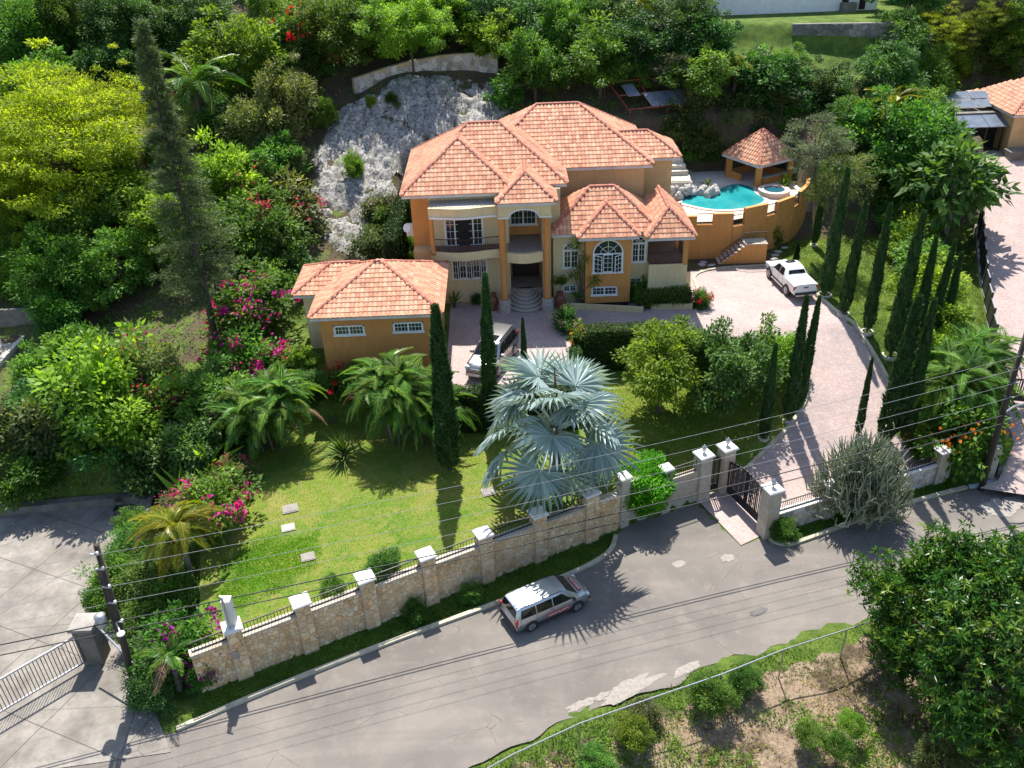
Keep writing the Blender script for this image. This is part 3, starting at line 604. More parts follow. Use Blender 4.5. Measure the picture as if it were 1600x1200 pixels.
# portico
for x in (-.28, 2.72):
    _mb = MB(); _mb.lathe([(.27, 4.95), (.27, 5.1), (.235, 5.15), (.225, 10.9), (.28, 11.0), (.28, 11.1)], (x, 55.45, 0), 16); part(_mb, 'column', 'wall_orange', HS, True)
    _mb = MB(); _mb.lathe([(.42, 3.9), (.44, 4.4), (.40, 4.92), (.33, 4.96)], (x, 55.45, 0), 12); part(_mb, 'column_base', 'fieldstone', HS)
_xs2 = np.linspace(-.02, 2.46, 13); _mb = MB(); _mb.prism([(2.46, 58.5), (-.02, 58.5)] + [(x, 55.45 - .35 * math.sin(math.pi * (x + .02) / 2.48)) for x in _xs2], 7.75, 8.45); part(_mb, 'portico_balcony', 'wall_cream', HS)
_mb = MB(); _mb.prism([(2.36, 58.5), (.08, 58.5)] + [(x, 55.65 - .3 * math.sin(math.pi * (x - .08) / 2.28)) for x in np.linspace(.08, 2.36, 13)], 8.45, 8.47); part(_mb, 'portico_floor', 'step_stone', HS)
_mb = MB(); arc = [(1.22 + 1.0 * math.cos(math.pi * k / 12), 11.08 + .55 * math.sin(math.pi * k / 12)) for k in range(13)]
for k in range(12): _mb.xz([arc[k], (arc[k][0], 11.9), (arc[k + 1][0], 11.9), arc[k + 1]], 55.2, 55.5)
_mb.box(-.5, .22, 55.2, 55.5, 11.08, 11.9); _mb.box(2.22, 3.0, 55.2, 55.5, 11.08, 11.9); part(_mb, 'arch_beam', 'wall_cream', HS)
_mb = MB()
for k in range(12): _mb.bar((arc[k][0], 55.33, arc[k][1] - .03), (arc[k + 1][0], 55.33, arc[k + 1][1] - .03), .36, .09)
_mb.box(-.52, .24, 55.15, 55.5, 10.98, 11.08); _mb.box(2.2, 3.05, 55.15, 55.5, 10.98, 11.08); part(_mb, 'arch_moulding', 'white_trim', HS)
wallbox(HS, 'wall_cream', 2.45, 3.0, 55.75, 57.3, 3.9, 12.0, name='side_wall')
window(HS, .25, 2.2, 9.3, 10.75, 58.5, 2, 3, arch=False, cols=3)
_mb = MB(); _mb.box(.35, 2.3, 59.1, 59.2, 5.0, 7.4); DR = part(_mb, 'door', 'dark_wood', HS)
for k in range(4):
    _mb = MB(); _mb.box(.42 + k * .46, .80 + k * .46, 59.06, 59.1, 5.2, 7.2); _mb.obj('door_panel', 'dark_wood', DR)
wallbox(HS, 'step_stone', .2, 2.45, 57.0, 59.2, 3.9, 5.02, name='porch_floor')
for k in range(6):
    rr = 2.15 - k * .28; mb = MB(); hh = 4 + .17 * (k + 1); c0 = (1.22, 57.2)
    pl = [(max(.0, min(2.44, c0[0] + 1.25 * rr / 2.1 * 1.2 * math.cos(math.pi + math.pi * q / 14))), c0[1] + rr * math.sin(math.pi + math.pi * q / 14)) for q in range(15)]
    mb.prism(pl, 3.9, hh - .04); st = part(mb, 'step', 'step_stone', HS); e_ = MB(); e_.prism([(1.22 + (a - 1.22) * 1.01, 57.2 + (b - 57.2) * 1.012) for a, b in pl], hh - .04, hh); e_.obj('nosing', 'step_edge', st)
# right side windows
window(HS, 3.85, 5.0, 6.75, 8.62, 56.5, 2, 3, arch=True); window(HS, 5.85, 7.95, 6.7, 9.1, 55.6, 3, 4, arch=True, open_=1); window(HS, 8.6, 9.65, 7.0, 8.9, 56.5, 2, 3, arch=True)
window(HS, 3.85, 4.85, 4.93, 5.42, 56.5, 2, 2, bw=.06); window(HS, 5.8, 7.6, 4.98, 5.6, 55.6, 2, 2, cols=3, bw=.06); window(HS, 8.58, 9.45, 5.24, 5.8, 56.5, 2, 2, bw=.06)
_mb = MB(); _mb.box(-6.98, -6.4, 58.0, 58.45, 8.9, 9.7); AC = part(_mb, 'air_conditioner', 'plastic_white', HS)
_mb = MB(); _mb.lathe([(.0, 0), (.2, .03), (.3, .1)], (0, 0, 0), 14); o_ = _mb.obj('satellite_dish', 'plastic_white', HS); o_.location = Vector((-6.75, 57.0, 9.9)) - HS.location; o_.rotation_euler = (R(70), 0, R(-30))
# planter walls at the foot of the house
for pts, za, zb in (([(4.3, 55.5), (9.3, 54.45), (9.35, 55.4)], 3.9, 4.45), ([(9.9, 54.9), (12.75, 54.75), (12.8, 55.6)], 3.9, 4.45)):
    mb = MB(); strip_wall(mb, pts, .18, za, zb); mb.obj('planter_wall', 'wall_cream', label='low cream planter wall below the %s' % ('orange bay with the large arched window' if pts[0][0] < 5 else 'open porch at the house corner'), category='wall')
# urns
def urn(x, y, lab):
    u = thing('urn', lab, 'urn', (x, y, 4.03))
    mb = MB(); mb.lathe([(.18, 0), (.2, .05), (.36, .5), (.38, .75), (.28, 1.0), (.17, 1.12), (.24, 1.25), (.22, 1.25)], (x, y, 4.03), 18); part(mb, 'body', 'terracotta', u, True)
    mb = MB(); mb.lathe([(.255, 1.2), (.27, 1.24), (.255, 1.28)], (x, y, 4.03), 18); part(mb, 'rim', 'terracotta', u, True)
urn(-1.1, 55.75, 'tall terracotta urn left of the entrance steps'); urn(3.6, 55.55, 'tall terracotta urn holding a leafy shrub right of the entrance steps')
# ---------- garage ----------
G = thing('garage', 'single storey orange garage with a square red tiled hip roof', 'garage', (-8.2, 51, 4))
wallbox(G, 'wall_orange', -11.6, -4.5, 47.8, 54.3, 2.2, 8.05); wallbox(G, 'wall_cream', -13.2, -11.6, 51.1, 54.8, 3, 8.0)
zg = 8.2; rg = zg + 3.8 * .5
slope(G, [(-12.1, 47.2, zg), (-4, 47.2, zg), (-7.85, 51, rg), (-8.3, 51, rg)], single=True); slope(G, [(-12.1, 54.8, zg), (-12.1, 47.2, zg), (-8.3, 51, rg)]); slope(G, [(-4, 47.2, zg), (-4, 54.8, zg), (-7.85, 51, rg)]); slope(G, [(-4, 54.8, zg), (-12.1, 54.8, zg), (-8.3, 51, rg), (-7.85, 51, rg)])
for a, b in (((-12.1, 47.2, zg), (-8.3, 51, rg)), ((-4, 47.2, zg), (-7.85, 51, rg)), ((-4, 54.8, zg), (-7.85, 51, rg)), ((-12.1, 54.8, zg), (-8.3, 51, rg)), ((-8.3, 51, rg), (-7.85, 51, rg))): ridge(G, a, b)
eave(G, -12.1, -4, 47.2, 54.8, zg); ze = zg - .05; re_ = ze + 2.3 * .5
slope(G, [(-13.75, 50.6, ze), (-9, 50.6, ze), (-9, 52.9, re_), (-11.45, 52.9, re_)]); slope(G, [(-13.75, 55.2, ze), (-13.75, 50.6, ze), (-11.45, 52.9, re_)]); slope(G, [(-9, 55.2, ze), (-13.75, 55.2, ze), (-11.45, 52.9, re_), (-9, 52.9, re_)], only_under=True)
ridge(G, (-13.75, 50.6, ze), (-11.45, 52.9, re_)); ridge(G, (-11.45, 52.9, re_), (-9.6, 52.9, re_)); ridge(G, (-13.75, 55.2, ze), (-11.45, 52.9, re_)); eave(G, -13.75, -9, 50.6, 55.2, ze)
window(G, -10.8, -8.9, 6.72, 7.35, 47.8, 2, 2, cols=4, bw=.07); window(G, -7.15, -5.3, 6.78, 7.42, 47.8, 2, 2, cols=4, bw=.07)
# ---------- pool gazebo ----------
GZ = thing('pool_gazebo', 'open pool pavilion with red tiled pyramid roof on orange pillars', 'gazebo', (21.7, 73.0, 7))
gc = [Vector((20.95, 70.2, 9.0)), Vector((24.9, 72.4, 9.0)), Vector((22.6, 76.2, 9.0)), Vector((18.75, 73.9, 9.0))]; ga = Vector((21.8, 73.2, 11.15))
for k in range(4):
    slope(GZ, [gc[k], gc[(k + 1) % 4], ga], single=k in (0, 3)); ridge(GZ, gc[k], ga, .11)
    mb = MB(); mb.bar(gc[k] - Vector((0, 0, .12)), gc[(k + 1) % 4] - Vector((0, 0, .12)), .1, .22); part(mb, 'fascia', 'fascia_paint', GZ)
    c = gc[k] + (ga - gc[k]) * .2; mb = MB(); mb.box(c.x - .24, c.x + .24, c.y - .24, c.y + .24, 6.9, 9.05); part(mb, 'pillar', 'wall_orange', GZ)
for k in (1, 2, 3):
    a = gc[k] + (ga - gc[k]) * .2; b = gc[(k + 1) % 4] + (ga - gc[(k + 1) % 4]) * .2
    if k == 3: a, b = a + (b - a) * .0, a + (b - a) * .45
    mb = MB(); mb.bar((a.x, a.y, 7.3), (b.x, b.y, 7.3), .22, .62); part(mb, 'low_wall', 'wall_orange', GZ)
mb = MB(); mb.bar((21.6, 71.2, 7.35), (23.9, 72.3, 7.35), .22, .6); part(mb, 'low_wall', 'wall_orange', GZ)
mb = MB(); mb.bar((21.5, 71.1, 7.68), (24.0, 72.3, 7.68), .4, .05); part(mb, 'bar_counter', 'step_edge', GZ)
# ---------- building of the neighbour ----------
NB = thing('neighbour_house', 'yellow neighbouring house with red tiled roof beside the paved side lane', 'house', (48, 77, 7.2))
wallbox(NB, 'wall_beige', 45.2, 54, 75.2, 84, 6.8, 10.5); zn = 10.7; an = zn + 4.2 * .6
slope(NB, [(44.8, 74.8, zn), (54.4, 74.8, zn), (50.2, 79, an), (49, 79, an)]); slope(NB, [(44.8, 83.2, zn), (44.8, 74.8, zn), (49, 79, an)]); ridge(NB, (44.8, 74.8, zn), (49, 79, an)); ridge(NB, (54.4, 74.8, zn), (50.2, 79, an)); eave(NB, 44.8, 54.4, 74.8, 84, zn)
window(NB, 47.6, 49.2, 8.9, 9.7, 75.2, 2, 2, bw=.1)
wallbox(NB, 'concrete_wall', 44.6, 49.0, 73.4, 74.6, 6.6, 7.9, name='planter')
wallbox(NB, 'dark_interior', 40.4, 45.2, 77.5, 84, 7.0, 9.9, name='shed_wall'); wallbox(NB, 'white_stone', 38.6, 43.6, 76.7, 76.9, 6.6, 8.2, name='yard_wall')
for k, x in enumerate((40.6, 42.0, 43.4, 44.9)): wallbox(NB, 'dark_wood', x - .06, x + .06, 75.9, 76.02, 7.0, 9.6, name='post')
for k in range(3):
    mb = MB(); a = 39.9 + k * 1.78; mb.add([(a, 75.6, 9.55), (a + 1.74, 75.6, 9.55), (a + 1.74, 77.7, 10.15), (a, 77.7, 10.15), (a, 75.6, 9.48), (a + 1.74, 75.6, 9.48), (a + 1.74, 77.7, 10.08), (a, 77.7, 10.08)], [(0, 1, 2, 3), (7, 6, 5, 4), (0, 4, 5, 1), (1, 5, 6, 2), (2, 6, 7, 3), (3, 7, 4, 0)]); part(mb, 'awning_panel', 'solar_glass', NB)
wallbox(NB, 'concrete_wall', 40.0, 45.4, 77.6, 83, 9.9, 10.25, name='flat_roof')
def solar_panel(parent, M_, w_=1.7, h_=1.05):
    mb = MB(); mb.box(-w_ / 2, w_ / 2, -h_ / 2, h_ / 2, -.03, 0, M_); p = part(mb, 'solar_panel', 'galvanised', parent)
    g_ = MB(); g_.box(-w_ / 2 + .04, w_ / 2 - .04, -h_ / 2 + .04, h_ / 2 - .04, 0, .008, M_); g_.obj('glass', 'solar_glass', p)
NB.location = (47.3, 77.9, 7.3)
SA = thing('roof_solar_array', 'row of dark solar panels on the flat shed roof next door', 'solar panels', (42.6, 79.5, 10.25))
for j in range(2):
    for k in range(3): solar_panel(SA, Matrix.Translation((40.9 + k * 1.8, 79.0 + j * 1.6, 10.75 + j * .35)) @ Matrix.Rotation(R(14), 4, 'X'), 1.7, 1.35)
mb = MB()
for x in (40.3, 42.6, 44.9):
    mb.bar((x, 78.4, 10.25), (x, 78.4, 10.55), .06); mb.bar((x, 81.2, 10.25), (x, 81.2, 11.15), .06); mb.bar((x, 78.3, 10.52), (x, 81.3, 11.2), .06)
part(mb, 'frame', 'galvanised', SA)
SA.location = (41.9, 80.4, 10.35)
# orange wing of the neighbour at the edge
mb = MB(); mb.box(44.2, 52, 58, 68.5, 3, 8.4); mb.obj('neighbour_wing', 'wall_orange', label='rust orange wall of the house across the side lane', category='building')
PL = thing('lane_planter', 'curved yellow planter wall beside the paved side lane', 'planter', (44.0, 64, 5.3))
mb = MB(); strip_wall(mb, smooth_path([(44.2, 68.2), (43.2, 66.5), (42.9, 63.5), (43.2, 61.0), (42.4, 59.5), (41.6, 57.5), (42.6, 55.5), (44.2, 55.3)], 2), .28, 3.5, 6.4); part(mb, 'wall', 'wall_beige', PL)
# white house at the top
WH = thing('white_house', 'white painted house wall above the grass terrace on the hill', 'house', (30, 92.5, 17.2))
wallbox(WH, 'white_trim', 19.5, 37, 91.5, 97, 16.8, 20.2); wallbox(WH, 'white_stone', 16.5, 19.4, 91.0, 96, 16.8, 18.9, name='side_wall')
for x in (33.5, 35.2): wallbox(WH, 'dark_interior', x, x + .6, 91.42, 91.5, 17.3, 19.4, name='door')
wallbox(WH, 'concrete_wall', 33.3, 34.7, 90.6, 91.4, 17.0, 18.0, name='step_block'); wallbox(WH, 'concrete_wall', 19.3, 37.2, 91.3, 97.2, 20.2, 20.4, name='roof')
# ---------- stone walls ----------
mat('wall_stone', (1, 1, 1), (.84, .81, .77), 5, .9, .5, 22, attr=True, world=True, dirt=(.68, .58, .46), dscale=.8)
mat('mortar', (.60, .46, .29), (.50, .37, .22), 2.2, .9, .4, 25, world=True, dirt=(.40, .25, .12), dscale=.7)
mat('pillar_tan', (.58, .47, .33), (.47, .36, .24), 4.0, .9, .5, 18, world=True, dirt=(.50, .33, .17), dscale=.9)
mat('pillar_stone', (.52, .47, .39), (.40, .34, .27), 3.0, .9, .5, 22, world=True, dirt=(.43, .30, .17), dscale=.9)
mat('cap_white', (.74, .72, .68), (.62, .60, .55), 3, .7, world=True, dirt=(.5, .47, .42))
def clip_poly(poly, mx, my, nx, ny):
    out = []
    for i in range(len(poly)):
        a = poly[i]; b = poly[(i + 1) % len(poly)]; da = (a[0] - mx) * nx + (a[1] - my) * ny; db = (b[0] - mx) * nx + (b[1] - my) * ny
        if da <= 0: out.append(a)
        if (da < 0) != (db < 0):
            t = da / (da - db); out.append((a[0] + (b[0] - a[0]) * t, a[1] + (b[1] - a[1]) * t))
    return out
def crazy_stones(w_, h_, s, seed, gap=.02):
    """irregular stones filling a w x h panel: polygons in panel coordinates"""
    g = np.random.default_rng(seed); nx = max(1, int(w_ / s)); ny = max(1, int(h_ / s)); P = {}
    for i in range(-1, nx + 1):
        for j in range(-1, ny + 1): P[i, j] = ((i + .5 + (j % 2) * .3 + (g.random() - .5) * .85) * w_ / nx, (j + .5 + (g.random() - .5) * .85) * h_ / ny)
    res = []
    for i in range(nx):
        for j in range(ny):
            c = P[i, j]; poly = [(0, 0), (w_, 0), (w_, h_), (0, h_)]
            for di in (-2, -1, 0, 1, 2):
                for dj in (-2, -1, 0, 1, 2):
                    q = P.get((i + di, j + dj))
                    if q is None or q == c: continue
                    dx, dy = q[0] - c[0], q[1] - c[1]; l = math.hypot(dx, dy) or 1
                    poly = clip_poly(poly, (c[0] + q[0]) / 2 - dx / l * gap / 2, (c[1] + q[1]) / 2 - dy / l * gap / 2, dx, dy)
                    if len(poly) < 3: break
                if len(poly) < 3: break
            if len(poly) >= 3:
                cx = sum(p[0] for p in poly) / len(poly); cy = sum(p[1] for p in poly) / len(poly)
                pts = []
                for p in poly:
                    if not pts or math.hypot(p[0] - pts[-1][0], p[1] - pts[-1][1]) > .015: pts.append(p)
                if len(pts) >= 3: res.append((pts, (cx, cy)))
    return res
STONE_COL = [(.68, .50, .30), (.72, .55, .345), (.66, .475, .275), (.70, .46, .245), (.74, .60, .41), (.62, .43, .24), (.70, .52, .32)]
GREY_STONE = [(.50, .48, .45), (.60, .58, .55), (.40, .38, .36), (.66, .64, .60)]
def face_stones(parent, a, b, z0, z1, s, seed, off, limit=0, cols=STONE_COL, side=1, name='stone'):
    """stones proud of a vertical face from a to b (xy); side=1: face looks to the right of a->b"""
    a = np.array(a, float); b = np.array(b, float); L_ = float(np.linalg.norm(b - a)); e = (b - a) / L_; n = np.array([e[1], -e[0]]) * side
    g = np.random.default_rng(seed + 5); rest = MB(); cnt = 0
    for poly, c in crazy_stones(L_, z1 - z0, s, seed):
        d = .018 + .03 * g.random(); kf = .86 + .28 * g.random(); col = tuple(x * kf for x in cols[int(g.integers(len(cols)))])
        k = len(poly); vs = []
        for inset, dep in ((1.0, -.02), (.97, d * .7), (.84, d)):
            for p in poly:
                u = c[0] + (p[0] - c[0]) * inset; v_ = c[1] + (p[1] - c[1]) * inset; q = a + e * u + n * (off + dep); vs.append((q[0], q[1], z0 + v_))
        fs = [(r * k + i, r * k + (i + 1) % k, (r + 1) * k + (i + 1) % k, (r + 1) * k + i) for r in range(2) for i in range(k)] + [tuple(range(2 * k, 3 * k))]
        if cnt < limit:
            m1 = MB(); m1.add(vs, fs, col); part(m1, name, 'wall_stone', parent); cnt += 1
        else: rest.add(vs, fs, col)
    if rest.v: part(rest, 'stones', 'wall_stone', parent, kind='stuff')
def pillar(parent, x, y, z0, z1, w_, ang, cap=.12, name='pillar', seed=0, m='pillar_stone'):
    M_ = Matrix.Translation((x, y, 0)) @ Matrix.Rotation(ang, 4, 'Z'); h = w_ / 2
    mb = MB(); mb.add([M_ @ Vector(p) for p in [(-h * 1.08, -h * 1.08, z0), (h * 1.08, -h * 1.08, z0), (h * 1.08, h * 1.08, z0), (-h * 1.08, h * 1.08, z0), (-h, -h, z1), (h, -h, z1), (h, h, z1), (-h, h, z1)]], [(0, 1, 5, 4), (1, 2, 6, 5), (2, 3, 7, 6), (3, 0, 4, 7), (4, 5, 6, 7), (3, 2, 1, 0)])
    p = part(mb, name, m, parent); c = h + .10
    mb = MB(); mb.box(-c, c, -c, c, z1, z1 + cap * .6, M_); k = c - .05; mb.add([M_ @ Vector(q) for q in [(-c, -c, z1 + cap * .6), (c, -c, z1 + cap * .6), (c, c, z1 + cap * .6), (-c, c, z1 + cap * .6), (-k, -k, z1 + cap), (k, -k, z1 + cap), (k, k, z1 + cap), (-k, k, z1 + cap)]], [(0, 1, 5, 4), (1, 2, 6, 5), (2, 3, 7, 6), (3, 0, 4, 7), (4, 5, 6, 7)])
    mb.obj('cap', 'cap_white', p); return p
A_ = np.array([-14.5, 26.75]); B_ = np.array([5.45, 36.75]); dW = (B_ - A_) / np.linalg.norm(B_ - A_); nW = np.array([-dW[1], dW[0]]); angW = math.atan2(dW[1], dW[0])
SW = thing('street_wall', 'long ochre stone garden wall with white capped pillars and iron railings along the street', 'garden wall', (-4.5, 31.7, 0))
LW = float(np.linalg.norm(B_ - A_)); mb = MB(); strip_wall(mb, [A_, B_], .34, -.1, 2.35); part(mb, 'wall_core', 'mortar', SW)
mb = MB(); strip_wall(mb, [A_ - dW * .03, B_ + dW * .03], .46, 2.35, 2.45); part(mb, 'coping', 'pillar_stone', SW)
face_stones(SW, A_, A_ + dW * 9.0, .0, 2.35, .235, 3, .17, limit=300); face_stones(SW, A_ + dW * 9.0, B_, .0, 2.35, .235, 4, .17)
SP = [1.95 + 3.09 * k for k in range(7)]
for k, s in enumerate(SP):
    p = A_ + dW * s; last = k == 6; pillar(SW, p[0], p[1], -.1, 3.05 if not last else 3.2, .66 if not last else .74, angW, seed=k, m='pillar_tan')
    hp_ = .33 if not last else .37; q0 = p - dW * hp_; q1 = p + dW * hp_; face_stones(SW, q0, q1, .1, 3.0, .27, 60 + k, hp_ + .02, name='pillar_stone')
for k in range(6):
    a = A_ + dW * (SP[k] + .33) + nW * 0; b = A_ + dW * (SP[k + 1] - .33); railing(SW, [a, b], 2.45, 3.0, gap=.15)
railing(SW, [A_ + dW * .1, A_ + dW * (SP[0] - .33)], 2.45, 3.0, gap=.15)
# scrolled end by the gate bush and the wall up to the gate
EW = thing('gate_side_wall', 'short stone wall with iron railing between the clipped bush and the gate pillars', 'garden wall', (8.3, 38.2, 0))
mb = MB(); strip_wall(mb, [(5.45, 36.75), (5.95, 37.15), (6.9, 37.45)], .34, -.1, 2.9); part(mb, 'wall_end', 'pillar_stone', EW)
pillar(EW, 5.75, 36.95, -.1, 3.3, .5, angW)
mb = MB(); strip_wall(mb, [(6.9, 37.45), (10.1, 38.8)], .3, -.1, 2.2); part(mb, 'wall_core', 'pillar_stone', EW); pillar(EW, 8.2, 38.0, -.1, 2.95, .5, .4)
railing(EW, [(8.5, 38.12), (10.0, 38.76)], 2.2, 2.85, gap=.14)
# ---------- gate ----------
mat('lamp_glass', (.7, .7, .68), (.6, .6, .58), 4, .2)
def lamp_on(parent, x, y, z):
    mb = MB(); mb.lathe([(.07, 0), (.05, .06), (.05, .12)], (x, y, z), 8); p = part(mb, 'lamp', 'galvanised', parent)
    mb = MB(); mb.lathe([(.07, .12), (.12, .2), (.13, .34), (.1, .4)], (x, y, z), 8); mb.obj('lamp_glass', 'lamp_glass', p)
    mb = MB(); mb.lathe([(.15, .4), (.08, .48), (.02, .54)], (x, y, z), 8); mb.obj('lamp_cap', 'galvanised', p)
GT = [(10.42, 38.95), (11.85, 39.55), (13.35, 35.75)]
labs = ['stone gate pillar with a lantern left of the pedestrian gate', 'stone gate pillar with a lantern between the pedestrian gate and the sliding gate', 'stone gate pillar with a lantern at the street end of the sliding gate']
for (x, y), lb in zip(GT, labs):
    g_ = thing('gate_pillar', lb, 'gate pillar', (x, y, 0), group='gate pillars'); pillar(g_, x, y, -.1, 3.05, .72, .42 if lb != labs[2] else .35, .14, name='shaft'); lamp_on(g_, x, y, 3.19)
def bars_gate(a, b, z0, ztop, lab, name):
    g_ = thing(name, lab, 'gate', ((a[0] + b[0]) / 2, (a[1] + b[1]) / 2, z0)); a = np.array(a); b = np.array(b); L_ = float(np.linalg.norm(b - a)); e = (b - a) / L_
    def P(u, z): q = a + e * u; return (q[0], q[1], z)
    n = max(6, int(L_ / .14)); top = MB(); N_ = 14
    for i in range(N_): top.bar(P(L_ * i / N_, ztop(i / N_)), P(L_ * (i + 1) / N_, ztop((i + 1) / N_)), .07, .10)
    part(top, 'top_rail', 'iron', g_)
    fr = MB(); fr.bar(P(0.03, z0 + .08), P(.03, ztop(0)), .07); fr.bar(P(L_ - .03, z0 + .08), P(L_ - .03, ztop(1)), .07)
    if L_ > 2: fr.bar(P(L_ / 2 - .05, z0 + .1), P(L_ / 2 - .05, ztop(.5)), .06); fr.bar(P(L_ / 2 + .05, z0 + .1), P(L_ / 2 + .05, ztop(.5)), .06)
    part(fr, 'frame', 'iron', g_)
    lo = MB(); lo.bar(P(0, z0 + .32), P(L_, z0 + .32), .03, .54); part(lo, 'kick_panel', 'iron', g_)
    for i in range(1, n):
        u = i / n; m1 = MB(); zt = ztop(u)
        m1.bar(P(L_ * u, z0 + .5), P(L_ * u, zt), .05 if i % 3 else .075); part(m1, 'bar', 'iron', g_)
        if i % 2 == 0:
            s = MB(); c0 = Vector(P(L_ * u, zt + .05)); s.add([c0 + Vector(d) * .07 for d in ((0, 0, 2), (.6, 0, 0), (0, .6, 0), (-.6, 0, 0), (0, -.6, 0), (0, 0, -.5))], [(0, 1, 2), (0, 2, 3), (0, 3, 4), (0, 4, 1), (5, 2, 1), (5, 3, 2), (5, 4, 3), (5, 1, 4)]); part(s, 'finial', 'iron', g_)
    if L_ > 2:
        for u0 in (.36, .64):
            m1 = MB()
            for zc, r_ in ((z0 + .85, .16), (z0 + 1.2, .18), (z0 + 1.6, .17)):
                pts = [P(L_ * u0 + r_ * math.cos(t) * (1 - t / 16), zc + r_ * math.sin(t) * (1 - t / 16)) for t in np.linspace(0, 9, 16)]; m1.tube(pts, .018, 4)
            part(m1, 'scroll', 'iron', g_)
    return g_
bars_gate((11.98, 39.25), (13.25, 36.1), .14, lambda u: 2.35 + .42 * math.cos((u - .5) * 3.1) - .1, 'black wrought iron sliding driveway gate with scrolls and spikes', 'driveway_gate')
bars_gate((10.8, 39.08), (11.5, 39.38), .2, lambda u: 2.4 + .25 * math.sin(u * 3.14), 'narrow black iron pedestrian gate between two stone pillars', 'pedestrian_gate')
# right-hand street wall
RW = thing('street_wall', 'lower grey stone street wall with railing right of the driveway gate', 'garden wall', (19, 37.8, 0))
A2 = np.array([13.6, 35.8]); B2 = np.array([24.9, 39.95]); d2 = (B2 - A2) / np.linalg.norm(B2 - A2); mb = MB(); strip_wall(mb, [A2, B2], .32, -.1, 1.32); part(mb, 'wall_core', 'pillar_stone', RW)
mb = MB(); strip_wall(mb, [A2, B2], .4, 1.32, 1.4); part(mb, 'coping', 'cap_white', RW)
face_stones(RW, A2 + d2 * .3, B2, .05, 1.3, .3, 8, .15, cols=GREY_STONE + [(.5, .44, .34)])
for s in (3.55, 7.3, 11.2): pillar(RW, *(A2 + d2 * s), -.1, 2.2, .58, .35)
for a, b in ((.4, 3.2), (3.9, 6.95), (7.65, 10.9)): railing(RW, [A2 + d2 * a, A2 + d2 * b], 1.4, 2.0, gap=.14)
# lane entrance wall and gate, lane fence
LE = thing('lane_entrance_wall', 'pale stone entrance wall with meter boxes where the side lane meets the street', 'wall', (27.6, 41, 0))
mb = MB(); strip_wall(mb, [(27.2, 39.6), (28.6, 43.0)], .45, -.1, 2.2); part(mb, 'wall', 'white_stone', LE)
for k, t_ in enumerate((.25, .5, .78)):
    x = 27.2 + 1.4 * t_ + .25; y = 39.6 + 3.4 * t_ - .1; mb = MB(); mb.box(x - .05, x + .12, y - .16, y + .16, 1.0, 1.5); part(mb, 'meter_box', 'grey_metal', LE)
LG = bars_gate((30.3, 45.2), (34.4, 44.1), 1.75, lambda u: 3.3, 'black iron gate across the side lane behind the utility pole', 'lane_gate')
pl_ = thing('lane_gate_pillar', 'grey pillar with a lantern carrying the side lane gate', 'gate pillar', (30.0, 45.6, 1.7)); pillar(pl_, 30.0, 45.6, 1.2, 3.6, .6, 0, name='shaft'); lamp_on(pl_, 30.0, 45.6, 3.74)
LF = thing('lane_fence', 'stepped black louvred fence panels along the edge of the side lane', 'fence', (33.5, 55, 3))
Q = path_resample([(30.5, 46.4), (31.35, 49), (33.8, 56.2), (37.0, 64.6)], 1.75)
for i in range(len(Q) - 1):
    a, b = Q[i], Q[i + 1]; zz = float(zlane(0, (a[1] + b[1]) / 2)) + .15
    mb = MB(); mb.bar((*a, zz - .4), (*a, zz + 1.75), .09); part(mb, 'post', 'iron', LF)
    for z_ in (1.65, .1): mb = MB(); mb.bar((*a, zz + z_), (*b, zz + z_), .07, .07); part(mb, 'rail', 'galvanised', LF)
    for j in range(9):
        z_ = zz + .2 + j * .155; mb = MB(); mb.bar((*a, z_), (*b, z_), .03, .13); part(mb, 'slat', 'iron', LF)
mb = MB(); strip_wall(mb, Q, .3, zlane(0, Q[:, 1]) - 1.2, zlane(0, Q[:, 1]) + .1); part(mb, 'base_wall', 'concrete_wall', LF)
# ---------- stone wall and rock on the hill ----------
HW = thing('hill_wall', 'pale rubble stone retaining wall at the top of the bare rock slope', 'retaining wall', (-6, 82.5, 14))
hp = [(-13.0, 80.1), (-10.4, 81.6), (-8.1, 82.3), (-5.3, 83.0), (-2.4, 83.2), (-.2, 83.4)]
mb = MB(); strip_wall(mb, hp, .5, 12.0, [15.0, 15.5, 15.9, 16.15, 16.2, 16.1]); part(mb, 'wall_core', 'mortar', HW)
tops = [15.0, 15.5, 15.9, 16.15, 16.2, 16.1]
for i in range(5): face_stones(HW, hp[i], hp[i + 1], 13.6, (tops[i] + tops[i + 1]) / 2 - .06, .42, 20 + i, .25, limit=60, cols=GREY_STONE)
T2 = thing('terrace_wall', 'dark weathered stone retaining wall below the grass terrace', 'retaining wall', (31, 84.6, 15))
mb = MB(); strip_wall(mb, [(27.0, 85.4), (31, 84.9), (36.5, 84.1)], .5, 13.5, 17.25); part(mb, 'wall', 'concrete_wall', T2); face_stones(T2, (27.0, 85.4), (36.5, 84.1), 14.2, 17.2, .5, 40, .25, limit=100, cols=[(.2, .19, .17), (.28, .26, .24), (.16, .15, .14)])
